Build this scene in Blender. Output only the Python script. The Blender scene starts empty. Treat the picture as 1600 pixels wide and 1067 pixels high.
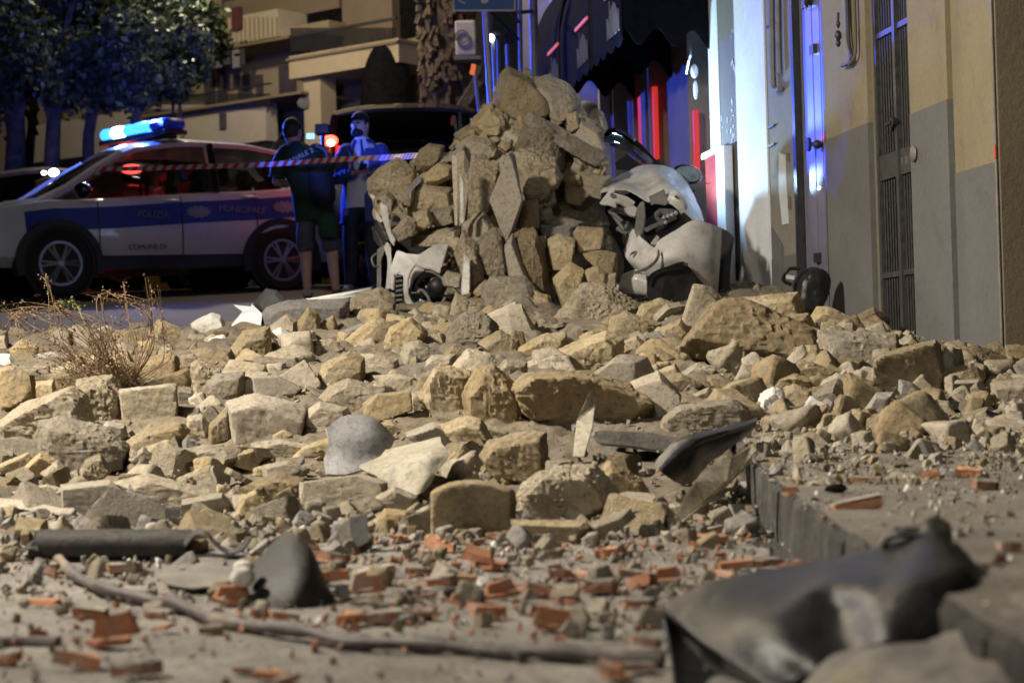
import bpy, bmesh, math, random
import numpy as np
from mathutils import Vector, Matrix, Euler

random.seed(7)
rng = np.random.default_rng(7)
SC = bpy.context.scene
COL = SC.collection
R = math.radians

# ------------------------------------------------------------------ camera, world, lights, exposure
FPX = 3000.0                      # focal length in pixels of the 1600 wide photograph
CAMZ = 0.46
PITCH, ROLL = R(0.98), R(1.6)
F_ = Vector((0, math.cos(PITCH), math.sin(PITCH)))
U0 = Vector((0, -math.sin(PITCH), math.cos(PITCH)))
R0 = Vector((1, 0, 0))
RT = R0 * math.cos(ROLL) - U0 * math.sin(ROLL)
UP = R0 * math.sin(ROLL) + U0 * math.cos(ROLL)
CAM = Vector((0, 0, CAMZ))
cd = bpy.data.cameras.new('camera')
cam = bpy.data.objects.new('camera', cd)
COL.objects.link(cam)
m = Matrix((RT, UP, -F_)).transposed().to_4x4()
m.translation = CAM
cam.matrix_world = m
cd.sensor_width = 36.0
cd.lens = FPX / 1600 * 36
cd.clip_start, cd.clip_end = 0.05, 400
cd.dof.use_dof = True
cd.dof.focus_distance = 9.0
cd.dof.aperture_fstop = 4.0
SC.camera = cam

world = bpy.data.worlds.new('World')
SC.world = world
world.use_nodes = True
wn = world.node_tree
bg = wn.nodes['Background']
sky = wn.nodes.new('ShaderNodeTexSky')
sky.sky_type = 'NISHITA'
sky.sun_disc = False
sky.sun_elevation = R(-4.0)
sky.sun_rotation = R(-60)
wn.links.new(sky.outputs[0], bg.inputs[0])
bg.inputs[1].default_value = 0.12          # night: the sun is below the horizon

def lamp(name, kind, loc, energy, col, **kw):
    d = bpy.data.lights.new(name, kind)
    d.energy = energy
    d.color = col
    for k, v in kw.items():
        setattr(d, k, v)
    o = bpy.data.objects.new(name, d)
    COL.objects.link(o)
    o.location = loc
    return o

def aim(o, target):
    o.rotation_euler = (Vector(target) - o.location).to_track_quat('-Z', 'Y').to_euler()

# moonlight-weak sun, street lamps that light the place, and an added fill
sun = lamp('sun', 'SUN', (0, 0, 30), 0.015, (0.75, 0.85, 1.0), angle=R(3))
sun.rotation_euler = (R(35), R(-25), 0)
KEY = lamp('street_light', 'SPOT', (-5.2, 5.6, 5.2), 5000, (1.0, 0.90, 0.765), spot_size=R(116), spot_blend=1.0, shadow_soft_size=0.32)
aim(KEY, (-1.0, 7.4, 0.1))
FILL = lamp('soft_fill_behind', 'POINT', (-3.0, -5.5, 6.5), 1250, (1.0, 0.93, 0.83), shadow_soft_size=1.6)  # unseen soft fill added behind the camera to lift the front faces
BACK = lamp('street_light_far', 'POINT', (-5.2, 27.4, 8.4), 1700, (1.0, 0.86, 0.62), shadow_soft_size=0.3)
BACK2 = lamp('street_light_square', 'POINT', (-2.2, 22.8, 7.5), 520, (1.0, 0.82, 0.58), shadow_soft_size=0.3)

SC.view_settings.view_transform = 'Standard'
SC.view_settings.look = 'None'
SC.view_settings.gamma = 1
SC.view_settings.exposure = 0.0
SC.view_settings.use_curve_mapping = False
SC.cycles.max_bounces = 6
SC.cycles.diffuse_bounces = 3
SC.cycles.glossy_bounces = 3
SC.cycles.transparent_max_bounces = 12
SC.cycles.sample_clamp_indirect = 6
SC.cycles.use_denoising = True
SC.cycles.caustics_reflective = False
SC.cycles.caustics_refractive = False

# ------------------------------------------------------------------ pixel -> place helpers
def ray(px, py):
    return F_ + RT * ((px - 800) / FPX) - UP * ((py - 533.5) / FPX)

def at(px, py, d):
    return CAM + ray(px, py) * d

REG = dict(A=(0, 430, 3.81), B=(400, 430, 3.81), C=(800, 430, 3.81), D=(1180, 430, 3.81), E=(0, 680, 2.757),
           F=(400, 640, 2.963), G=(800, 640, 2.963), H=(1000, 660, 2.622), P=(560, 100, 2.6675), W=(860, 180, 3.334),
           L=(570, 280, 5.08), V=(400, 150, 3.234), Q=(900, 260, 4.85), N=(0, 0, 1.0))

def project(p):
    v = Vector(p) - CAM; k = v.dot(F_)
    return 800 + FPX * v.dot(RT) / k, 533.5 - FPX * v.dot(UP) / k

# things that stand free in the photograph: loose filler stones keep off them
KEEP = [(895, 600, 935, 745), (672, 750, 805, 850), (560, 640, 705, 785), (505, 635, 612, 748), (1015, 645, 1185, 765), (1045, 690, 1195, 830), (186, 598, 282, 668),
        (352, 612, 480, 700), (525, 795, 582, 862), (925, 668, 1080, 706), (798, 582, 1012, 676), (983, 575, 1062, 665), (470, 735, 606, 800), (360, 470, 432, 522), (0, 585, 56, 650),
        (0, 600, 145, 700), (62, 650, 198, 742), (720, 570, 822, 680), (566, 612, 645, 660), (495, 545, 572, 608), (1068, 472, 1290, 585), (1365, 530, 1478, 620), (1375, 785, 1415, 815)]
def kept_clear(px, py, pad=8):
    return any(a - pad < px < c + pad and b - pad < py < d + pad for a, b, c, d in KEEP)

def ph(reg, x, y):
    a, b, s = REG[reg]
    return a + x / s, b + y / s

def sst(a, b, x):
    t = np.clip((np.asarray(x, float) - a) / (b - a), 0, 1)
    return t * t * (3 - 2 * t)

def gz(Y):
    """street level: flat near the camera, then climbing at ten per cent, levelling out again"""
    Y = np.asarray(Y, float)
    k = 0.6
    up = k * np.logaddexp(0, (Y - 5.9) / k)
    dn = 1.2 * np.logaddexp(0, (Y - 22.5) / 1.2)
    return 0.1 * (up - dn)

def kerb_x(Y):
    Y = np.asarray(Y, float)
    a = 0.62 + 0.046 * (Y - 3.7)
    b = 0.86 - 0.138 * (Y - 9)
    return np.where(Y < 9, a, b)

def fac_x(Y):
    return 3.68 - 0.138 * np.asarray(Y, float)

def ground(X, Y):
    X = np.asarray(X, float)
    return gz(Y) + np.where(X > kerb_x(Y), 0.13, 0.0)

def mound(X, Y):
    """top of the rubble field"""
    X = np.asarray(X, float); Y = np.asarray(Y, float)
    side = np.clip((X - kerb_x(Y)) / 0.25, 0, 1)
    near = sst(5.25, 8.6, Y + 0.35 * np.sin(X * 1.7 + 1))
    near_r = sst(6.6, 8.8, Y)
    n = near * (1 - side) + near_r * side
    farl = 12.2 + 2.6 * sst(-2.2, -0.6, X)
    far = 1 - sst(farl - 0.9, farl + 1.2, Y)
    h = 0.21 * n * far
    h = h + 0.05 * n * far * np.exp(-((X + 0.1) / 1.2) ** 2 - ((Y - 10.5) / 2.2) ** 2)
    h = h - 0.07 * sst(10.6, 11.4, Y) * sst(0.2, 0.5, X) * far
    h = h * (1 - 0.85 * sst(-1.0, -0.15, X - fac_x(Y)) * (1 - sst(12.2, 13.2, Y)))
    return gz(Y) + 0.13 * side * (0.6 + 0.4 * sst(-1.0, -0.2, X - fac_x(Y))) + h

def on_mound(px, py, f=mound, lo=2.4, hi=18.0):
    ds = np.arange(lo, hi, 0.01)
    r = ray(px, py)
    X = CAM.x + r.x * ds; Y = CAM.y + r.y * ds; Z = CAM.z + r.z * ds
    below = Z <= f(X, Y)
    if not below.any():
        return hi
    return float(ds[int(np.argmax(below))])

def on_ground(px, py):
    return on_mound(px, py, ground, 2.0, 40.0)

# ------------------------------------------------------------------ noise on arrays
def _hash(i, j, k, s):
    h = (i * 374761393 + j * 668265263 + k * 2147483647 + s * 974634777) & 0xFFFFFFFF
    h = ((h ^ (h >> 13)) * 1274126177) & 0xFFFFFFFF
    return ((h ^ (h >> 16)) & 0xFFFF) / 32767.5 - 1.0

def vnoise(p, seed=0):
    pi = np.floor(p).astype(np.int64)
    f = p - pi
    f = f * f * f * (f * (f * 6 - 15) + 10)
    out = 0
    for dx in (0, 1):
        wx = f[:, 0] if dx else 1 - f[:, 0]
        for dy in (0, 1):
            wy = f[:, 1] if dy else 1 - f[:, 1]
            for dz in (0, 1):
                wz = f[:, 2] if dz else 1 - f[:, 2]
                out = out + wx * wy * wz * _hash(pi[:, 0] + dx, pi[:, 1] + dy, pi[:, 2] + dz, seed)
    return out

def fbm(p, seed=0, octv=4, gain=0.5, ridge=False):
    a, s, o = 1.0, 0, 0
    for q in range(octv):
        v = vnoise(p * (2.0 ** q) + q * 17.3, seed + q)
        if ridge:
            v = 1 - 2 * np.abs(v)
        o = o + a * v
        s += a
        a *= gain
    return o / s

# ------------------------------------------------------------------ mesh helpers
def npmesh(name, V, Fq, smooth=True):
    """V (n,3) array, Fq (m,3|4) array"""
    me = bpy.data.meshes.new(name)
    V = np.asarray(V, np.float32); Fq = np.asarray(Fq, np.int32)
    k = Fq.shape[1]
    me.vertices.add(len(V)); me.vertices.foreach_set('co', V.ravel())
    me.loops.add(Fq.size); me.loops.foreach_set('vertex_index', Fq.ravel())
    me.polygons.add(len(Fq))
    me.polygons.foreach_set('loop_start', np.arange(0, Fq.size, k, dtype=np.int32))
    me.update(calc_edges=True)
    me.polygons.foreach_set('use_smooth', np.full(len(Fq), smooth))
    return me

class MB:
    """collects shapes for ONE mesh"""
    def __init__(s):
        s.v, s.f, s.mi = [], [], []
        s.cur = 0
    def add(s, vs, fs):
        o = len(s.v)
        s.v += [tuple(v) for v in vs]
        s.f += [tuple(i + o for i in f) for f in fs]
        s.mi += [s.cur] * len(fs)
        return s
    def box(s, c, d, rot=None, bev=0.0):
        hx, hy, hz = d[0] / 2, d[1] / 2, d[2] / 2
        M = rot if isinstance(rot, Matrix) else (Euler(rot).to_matrix() if rot else None)
        vs = []
        if bev > 0:
            b = min(bev, hx * .9, hy * .9, hz * .9)
            # chamfered box: three inset rectangles per axis pair
            pts = []
            for sx in (-1, 1):
                for sy in (-1, 1):
                    for sz in (-1, 1):
                        pts += [(sx * (hx - b), sy * (hy - b), sz * hz), (sx * (hx - b), sy * hy, sz * (hz - b)), (sx * hx, sy * (hy - b), sz * (hz - b))]
            bm = bmesh.new()
            for p in pts: bm.verts.new(p)
            bmesh.ops.convex_hull(bm, input=bm.verts)
            bm.verts.index_update()
            vs = [v.co.copy() for v in bm.verts]
            fs = [tuple(v.index for v in f.verts) for f in bm.faces]
            bm.free()
        else:
            vs = [Vector((x, y, z)) for x in (-hx, hx) for y in (-hy, hy) for z in (-hz, hz)]
            fs = [(0, 1, 3, 2), (4, 6, 7, 5), (0, 4, 5, 1), (2, 3, 7, 6), (0, 2, 6, 4), (1, 5, 7, 3)]
        c = Vector(c)
        return s.add([(M @ v if M else v) + c for v in vs], fs)
    def tube(s, path, rad, n=8, cap=True):
        path = [Vector(p) for p in path]
        k = len(path)
        rr = rad if hasattr(rad, '__len__') else [rad] * k
        vs, fs = [], []
        prev = None
        for i, p in enumerate(path):
            t = (path[min(i + 1, k - 1)] - path[max(i - 1, 0)]).normalized()
            if prev is None:
                a = t.orthogonal().normalized()
            else:
                a = (prev - t * prev.dot(t))
                a = a.normalized() if a.length > 1e-6 else t.orthogonal().normalized()
            prev = a
            b = t.cross(a)
            for j in range(n):
                an = 2 * math.pi * j / n
                vs.append(p + (a * math.cos(an) + b * math.sin(an)) * rr[i])
        for i in range(k - 1):
            for j in range(n):
                fs.append((i * n + j, i * n + (j + 1) % n, (i + 1) * n + (j + 1) % n, (i + 1) * n + j))
        if cap:
            fs.append(tuple(range(n - 1, -1, -1)))
            fs.append(tuple((k - 1) * n + j for j in range(n)))
        return s.add(vs, fs)
    def grid(s, P, close_u=False):
        """P[row][col] of points"""
        r, c = len(P), len(P[0])
        vs = [p for row in P for p in row]
        fs = []
        for i in range(r - 1):
            for j in range(c - 1 + (1 if close_u else 0)):
                j2 = (j + 1) % c
                fs.append((i * c + j, i * c + j2, (i + 1) * c + j2, (i + 1) * c + j))
        return s.add(vs, fs)
    def prism(s, front, back):
        """two matching outlines joined"""
        n = len(front)
        fs = [tuple(range(n)), tuple(range(2 * n - 1, n - 1, -1))]
        for i in range(n):
            j = (i + 1) % n
            fs.append((i, i + n, j + n, j))
        return s.add(list(front) + list(back), fs)
    def ball(s, c, r, n=10, mm=7, M=None):
        c = Vector(c)
        r = Vector(r) if hasattr(r, '__len__') else Vector((r, r, r))
        P = []
        for i in range(mm + 1):
            th = math.pi * i / mm
            row = []
            for j in range(n):
                a = 2 * math.pi * j / n
                v = Vector((r.x * math.sin(th) * math.cos(a), r.y * math.sin(th) * math.sin(a), r.z * math.cos(th)))
                row.append((M @ v if M else v) + c)
            P.append(row)
        return s.grid(P, close_u=True)
    def disc(s, c, nrm, r, n=20, th=0.01, hole=0.0):
        c = Vector(c); nrm = Vector(nrm).normalized()
        a = nrm.orthogonal().normalized(); b = nrm.cross(a)
        ring = lambda rad, off: [c + nrm * off + (a * math.cos(2 * math.pi * j / n) + b * math.sin(2 * math.pi * j / n)) * rad for j in range(n)]
        if hole <= 0:
            return s.prism(ring(r, th / 2), ring(r, -th / 2))
        o1, i1, o0, i0 = ring(r, th / 2), ring(hole, th / 2), ring(r, -th / 2), ring(hole, -th / 2)
        return s.grid([i0, i1, o1, o0, i0], close_u=True)
    def mesh(s, name, mats, smooth=False):
        me = bpy.data.meshes.new(name)
        me.from_pydata(s.v, [], s.f)
        bm = bmesh.new(); bm.from_mesh(me)
        bmesh.ops.recalc_face_normals(bm, faces=bm.faces)
        bm.to_mesh(me); bm.free()
        for q in (mats if isinstance(mats, (list, tuple)) else [mats]):
            me.materials.append(q)
        me.polygons.foreach_set('material_index', s.mi)
        if smooth:
            me.polygons.foreach_set('use_smooth', [True] * len(me.polygons))
            try:
                me.set_sharp_from_angle(angle=R(40))
            except Exception:
                pass
        me.update()
        return me

def wloc(o):
    v = Vector((0, 0, 0))
    while o:
        v += o.location
        o = o.parent
    return v

def link(name, me, parent=None, loc=None):
    o = bpy.data.objects.new(name, me)
    COL.objects.link(o)
    if parent: o.parent = parent
    if loc is not None: o.location = loc
    return o

def put(name, mb, mat, parent=None, smooth=False, local=False):
    """mesh given in world coordinates (or local=True: in the parent's) -> object with a sensible origin"""
    me = mb.mesh(name, mat, smooth)
    if local:
        return link(name, me, parent)
    if parent:
        off = wloc(parent)
        me.transform(Matrix.Translation(-off))
        return link(name, me, parent)
    n = len(me.vertices)
    co = np.empty(n * 3, np.float32); me.vertices.foreach_get('co', co); co = co.reshape(-1, 3)
    c = Vector(((co[:, 0].min() + co[:, 0].max()) / 2, (co[:, 1].min() + co[:, 1].max()) / 2, co[:, 2].min()))
    me.transform(Matrix.Translation(-c))
    return link(name, me, None, c)

USED = {}
def tag(o, label, cat, group=None, kind=None):
    if label: o['label'] = label
    if cat: o['category'] = cat
    if group: o['group'] = group
    if kind: o['kind'] = kind
    if label: USED[label] = USED.get(label, 0) + 1
    return o

def thing(name, label, cat, loc=(0, 0, 0), rot=(0, 0, 0), group=None):
    o = bpy.data.objects.new(name, None)
    COL.objects.link(o)
    o.location = loc
    o.rotation_euler = rot
    o.empty_display_size = 0.1
    return tag(o, label, cat, group)

def uniq(cands):
    for c in cands:
        if c not in USED and len(c.split()) <= 16: return c
    return next((c for c in cands if len(c.split()) <= 16), cands[0])

def structure(o):
    o['kind'] = 'structure'
    return o

# ------------------------------------------------------------------ materials
def new_mat(name):
    mt = bpy.data.materials.new(name)
    mt.use_nodes = True
    nt = mt.node_tree
    return mt, nt, nt.nodes['Principled BSDF']

def N(nt, typ, **kw):
    n = nt.nodes.new(typ)
    for k, v in kw.items():
        if k.startswith('i_'):
            n.inputs[k[2:].replace('_', ' ')].default_value = v
        else:
            setattr(n, k, v)
    return n

def ramp(nt, fac, stops):
    r = nt.nodes.new('ShaderNodeValToRGB')
    el = r.color_ramp.elements
    while len(el) < len(stops): el.new(0.5)
    for e, (p, c) in zip(el, stops):
        e.position = p
        e.color = (c[0], c[1], c[2], 1)
    nt.links.new(fac, r.inputs[0])
    return r.outputs[0]

def mixc(nt, fac, a, b, mode='MIX'):
    n = nt.nodes.new('ShaderNodeMix')
    n.data_type = 'RGBA'; n.blend_type = mode
    for sock, val in ((n.inputs[0], fac), (n.inputs[6], a), (n.inputs[7], b)):
        if hasattr(val, 'links') or hasattr(val, 'is_linked'):
            nt.links.new(val, sock)
        elif hasattr(val, '__len__'):
            sock.default_value = (val[0], val[1], val[2], 1)
        else:
            sock.default_value = val
    return n.outputs[2]

def coords(nt, jitter=True):
    tc = nt.nodes.new('ShaderNodeTexCoord')
    if not jitter: return tc.outputs['Object']
    oi = nt.nodes.new('ShaderNodeObjectInfo')
    ml = N(nt, 'ShaderNodeMath', operation='MULTIPLY'); ml.inputs[1].default_value = 43.0
    nt.links.new(oi.outputs['Random'], ml.inputs[0])
    ad = N(nt, 'ShaderNodeVectorMath', operation='ADD')
    nt.links.new(tc.outputs['Object'], ad.inputs[0]); nt.links.new(ml.outputs[0], ad.inputs[1])
    return ad.outputs[0]

def noise(nt, vec, scale, detail=6, rough=0.6):
    n = nt.nodes.new('ShaderNodeTexNoise')
    n.inputs['Scale'].default_value = scale
    n.inputs['Detail'].default_value = detail
    n.inputs['Roughness'].default_value = rough
    nt.links.new(vec, n.inputs['Vector'])
    return n.outputs[0]

def bump(nt, bsdf, heights, dist=0.01, strength=1.0):
    prev = None
    for h, d in heights:
        b = nt.nodes.new('ShaderNodeBump')
        b.inputs['Strength'].default_value = strength
        b.inputs['Distance'].default_value = d
        nt.links.new(h, b.inputs['Height'])
        if prev: nt.links.new(prev, b.inputs['Normal'])
        prev = b.outputs[0]
    nt.links.new(prev, bsdf.inputs['Normal'])

def stone_mat(name, dark, mid, light, stain, sc=7.0, rough_bump=0.006, var=0.35, stain_amt=0.5, grime=(0.20, 0.185, 0.16)):
    mt, nt, b = new_mat(name)
    v = coords(nt)
    n1 = noise(nt, v, sc, 9, 0.66)
    base = ramp(nt, n1, [(0.26, dark), (0.48, mid), (0.72, light)])
    n2 = noise(nt, v, sc * 0.55, 5, 0.55)
    sm = ramp(nt, n2, [(0.50, (0, 0, 0)), (0.66, (stain_amt,) * 3)])
    c = mixc(nt, sm, base, stain)
    n3 = noise(nt, v, 55, 5, 0.75)
    sp = ramp(nt, n3, [(0.32, (0.42, 0.39, 0.35)), (0.47, (1, 1, 1)), (0.75, (1.22, 1.2, 1.16))])
    c = mixc(nt, 0.85, c, sp, 'MULTIPLY')
    n5 = noise(nt, v, sc * 1.7, 8, 0.7)
    gm = ramp(nt, n5, [(0.54, (0, 0, 0)), (0.70, (0.75,) * 3)])
    c = mixc(nt, gm, c, grime)
    oi = nt.nodes.new('ShaderNodeObjectInfo')
    rv = ramp(nt, oi.outputs['Random'], [(0, (1 - var, 1 - var * 0.98, 1 - var * 0.9)), (0.5, (1, 1, 1)), (1, (1 + var * .55, 1 + var * .52, 1 + var * .45))])
    c = mixc(nt, 1.0, c, rv, 'MULTIPLY')
    nt.links.new(c, b.inputs['Base Color'])
    b.inputs['Roughness'].default_value = 0.93
    b.inputs['Specular IOR Level'].default_value = 0.2
    n4 = noise(nt, v, 24, 12, 0.78)
    vo = nt.nodes.new('ShaderNodeTexVoronoi'); vo.inputs['Scale'].default_value = 34
    nt.links.new(v, vo.inputs['Vector'])
    bump(nt, b, [(n1, rough_bump * 1.8), (n4, rough_bump * 2.6), (vo.outputs['Distance'], rough_bump * 0.8)])
    return mt

def plain(name, col, rough=0.7, metal=0.0, var=0.12, sc=12, bmp=0.0, spec=0.5, coat=0.0, jitter=True):
    mt, nt, b = new_mat(name)
    v = coords(nt, jitter)
    n1 = noise(nt, v, sc, 7, 0.65)
    lo = tuple(c * (1 - var * 2) for c in col); hi = tuple(min(1, c * (1 + var)) for c in col)
    nt.links.new(ramp(nt, n1, [(0.3, lo), (0.7, hi)]), b.inputs['Base Color'])
    rr = nt.nodes.new('ShaderNodeMapRange')
    rr.inputs['To Min'].default_value = max(0.02, rough - 0.12); rr.inputs['To Max'].default_value = min(1, rough + 0.12)
    nt.links.new(n1, rr.inputs['Value']); nt.links.new(rr.outputs[0], b.inputs['Roughness'])
    b.inputs['Metallic'].default_value = metal
    b.inputs['Specular IOR Level'].default_value = spec
    b.inputs['Coat Weight'].default_value = coat
    if bmp > 0:
        bump(nt, b, [(noise(nt, v, sc * 5, 6, 0.7), bmp)])
    return mt

def emit(name, col, strength):
    mt, nt, b = new_mat(name)
    b.inputs['Base Color'].default_value = (*[c * 0.3 for c in col], 1)
    b.inputs['Emission Color'].default_value = (*col, 1)
    b.inputs['Emission Strength'].default_value = strength
    return mt

def glass(name, tint, gl=0.12):
    mt, nt, b = new_mat(name)
    nt.nodes.remove(b)
    out = nt.nodes['Material Output']
    tr = nt.nodes.new('ShaderNodeBsdfTransparent'); tr.inputs[0].default_value = (*tint, 1)
    g = nt.nodes.new('ShaderNodeBsdfGlossy'); g.inputs['Roughness'].default_value = 0.04
    lw = nt.nodes.new('ShaderNodeLayerWeight'); lw.inputs[0].default_value = 0.35
    mr = nt.nodes.new('ShaderNodeMapRange'); mr.inputs['To Min'].default_value = gl; mr.inputs['To Max'].default_value = 0.8
    nt.links.new(lw.outputs['Fresnel'], mr.inputs['Value'])
    mx = nt.nodes.new('ShaderNodeMixShader')
    nt.links.new(mr.outputs[0], mx.inputs[0]); nt.links.new(tr.outputs[0], mx.inputs[1]); nt.links.new(g.outputs[0], mx.inputs[2])
    nt.links.new(mx.outputs[0], out.inputs[0])
    return mt

M = {}
M['y'] = stone_mat('tuff_yellow', (0.24, 0.19, 0.11), (0.41, 0.335, 0.21), (0.52, 0.44, 0.30), (0.40, 0.29, 0.13))
M['t'] = stone_mat('tuff_dusty', (0.25, 0.21, 0.15), (0.40, 0.35, 0.265), (0.50, 0.45, 0.36), (0.39, 0.32, 0.21), stain_amt=0.6)
M['g'] = stone_mat('plaster_grey', (0.30, 0.265, 0.21), (0.37, 0.325, 0.255), (0.43, 0.385, 0.31), (0.33, 0.30, 0.24), sc=4, rough_bump=0.0018, var=0.22, stain_amt=0.4)
M['d'] = stone_mat('tuff_brown', (0.17, 0.13, 0.075), (0.31, 0.24, 0.14), (0.43, 0.345, 0.215), (0.33, 0.255, 0.145))
M['r'] = stone_mat('masonry_rough', (0.23, 0.185, 0.12), (0.43, 0.36, 0.25), (0.55, 0.475, 0.35), (0.44, 0.375, 0.28), sc=11, rough_bump=0.012, stain_amt=0.8)
M['w'] = stone_mat('plaster_white', (0.52, 0.50, 0.46), (0.66, 0.64, 0.58), (0.74, 0.72, 0.67), (0.5, 0.46, 0.38), sc=6, rough_bump=0.002, var=0.12)
M['c'] = stone_mat('concrete_grey', (0.20, 0.19, 0.175), (0.29, 0.275, 0.25), (0.37, 0.35, 0.32), (0.25, 0.235, 0.21), sc=9, rough_bump=0.003, var=0.2)

# ================================================================== SETTING
def sheet(name, xs, ys, zf, mat, amp=0.0, fr=3.0, seed=3):
    X, Y = np.meshgrid(xs, ys)
    V = np.stack([X.ravel(), Y.ravel(), zf(X.ravel(), Y.ravel())], 1)
    if amp > 0:
        p = np.stack([V[:, 0] * fr, V[:, 1] * fr, np.full(len(V), 0.37)], 1)
        V[:, 2] += amp * fbm(p, seed, 5)
    nx, ny = len(xs), len(ys)
    i = np.arange(nx * ny).reshape(ny, nx)
    Fq = np.stack([i[:-1, :-1], i[:-1, 1:], i[1:, 1:], i[1:, :-1]], -1).reshape(-1, 4)
    me = npmesh(name, V, Fq)
    me.materials.append(mat)
    return structure(link(name, me))

# asphalt road
mt, nt, b = new_mat('asphalt')
v = coords(nt, False)
n1 = noise(nt, v, 1.3, 8, 0.7); n2 = noise(nt, v, 90, 3, 0.7)
c = ramp(nt, n1, [(0.3, (0.030, 0.030, 0.031)), (0.6, (0.055, 0.053, 0.050)), (0.8, (0.085, 0.08, 0.072))])
nt.links.new(mixc(nt, 0.6, c, ramp(nt, n2, [(0.3, (0.5, 0.5, 0.5)), (0.7, (1.3, 1.3, 1.3))]), 'MULTIPLY'), b.inputs['Base Color'])
b.inputs['Roughness'].default_value = 0.72
bump(nt, b, [(n2, 0.004)])
M['asphalt'] = mt
xs = np.concatenate([np.linspace(-60, -8, 14), np.linspace(-7, 7, 40), np.linspace(8, 60, 14)])
ys = np.concatenate([np.linspace(-14, 0, 8), np.linspace(0.5, 26, 90), np.linspace(27, 160, 30)])
sheet('street', xs, ys, lambda X, Y: gz(Y) - 0.012, M['asphalt'])

# plaster dust and grit spread over the near street
mt, nt, b = new_mat('dusty_grit')
v = coords(nt, False)
n1 = noise(nt, v, 2.6, 9, 0.7); n2 = noise(nt, v, 60, 4, 0.75); n3 = noise(nt, v, 9, 6, 0.7)
c = ramp(nt, n1, [(0.28, (0.125, 0.117, 0.103)), (0.5, (0.235, 0.218, 0.192)), (0.75, (0.36, 0.336, 0.295))])
c = mixc(nt, ramp(nt, n3, [(0.52, (0, 0, 0)), (0.72, (0.6,) * 3)]), c, (0.17, 0.16, 0.15))
c = mixc(nt, 0.8, c, ramp(nt, n2, [(0.3, (0.6, 0.58, 0.55)), (0.65, (1.2, 1.18, 1.15))]), 'MULTIPLY')
nt.links.new(c, b.inputs['Base Color'])
b.inputs['Roughness'].default_value = 0.95
bump(nt, b, [(n3, 0.02), (n2, 0.006)])
M['grit'] = mt
sheet('dusty_ground', np.linspace(-3.6, 0.62, 150), np.linspace(1.6, 7.0, 190),
      lambda X, Y: gz(Y) - 0.004, M['grit'], 0.010, 5.0)

# pavement with its kerb
mt, nt, b = new_mat('pavement_dusty')
v = coords(nt, False)
n1 = noise(nt, v, 2.2, 9, 0.7); n2 = noise(nt, v, 70, 4, 0.75)
c = ramp(nt, n1, [(0.3, (0.13, 0.12, 0.10)), (0.5, (0.20, 0.18, 0.15)), (0.75, (0.29, 0.26, 0.21))])
c = mixc(nt, 0.8, c, ramp(nt, n2, [(0.3, (0.6, 0.58, 0.55)), (0.65, (1.2, 1.18, 1.15))]), 'MULTIPLY')
nt.links.new(c, b.inputs['Base Color'])
b.inputs['Roughness'].default_value = 0.93
bump(nt, b, [(n1, 0.012), (n2, 0.006)])
M['pave'] = mt
ys = np.linspace(1.2, 20, 150); V = []; nx = 46
for y in ys:
    x0 = float(kerb_x(y)) + 0.15; x1 = float(fac_x(y)) + 0.5
    for q in range(nx):
        x = x0 + (x1 - x0) * q / (nx - 1)
        V.append((x, y, float(gz(y)) + 0.13))
V = np.array(V); V[:, 2] += 0.007 * fbm(np.stack([V[:, 0] * 6, V[:, 1] * 6, V[:, 0] * 0], 1), 5, 5)
i = np.arange(len(V)).reshape(len(ys), nx)
me = npmesh('pavement', V, np.stack([i[:-1, :-1], i[:-1, 1:], i[1:, 1:], i[1:, :-1]], -1).reshape(-1, 4))
me.materials.append(M['pave']); pavement = structure(link('pavement', me))

M['kerb'] = stone_mat('kerb_basalt', (0.035, 0.033, 0.031), (0.06, 0.057, 0.053), (0.11, 0.105, 0.095), (0.18, 0.165, 0.14), sc=9, rough_bump=0.004, var=0.1, stain_amt=0.35, grime=(.10,.095,.085))
kerb = bpy.data.objects.new('kerb', None); COL.objects.link(kerb); structure(kerb)
for k, (ya, yb) in enumerate([(1.0, 2.33), (2.345, 3.68), (3.695, 5.03), (5.045, 6.40), (6.415, 7.7), (7.715, 9.0), (9.015, 10.3), (10.315, 11.6)]):
    mb = MB(); P = []
    for y in np.linspace(ya, yb, 12):
        x = float(kerb_x(y)); z = float(gz(y)); j = 0.004 * math.sin(y * 9 + k) + 0.003 * math.sin(y * 23)
        P.append([(x + 0.165, y, z - .1), (x + 0.165, y, z + 0.134 + j), (x + 0.022, y, z + 0.137 + j), (x + 0.006 + j, y, z + 0.120 + j), (x + j, y, z + 0.03), (x, y, z - .1)])
    mb.grid(P, close_u=True)
    mb.f.append(tuple(range(6))); mb.f.append(tuple(len(mb.v) - 6 + q for q in range(6))); mb.mi += [0, 0]
    ks = put('kerb_stone', mb, [M['kerb'], M['pave']], kerb)
    for pl_ in ks.data.polygons:
        if abs(pl_.normal.z) > .8: pl_.material_index = 1      # plaster dust lies on the tread

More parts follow.
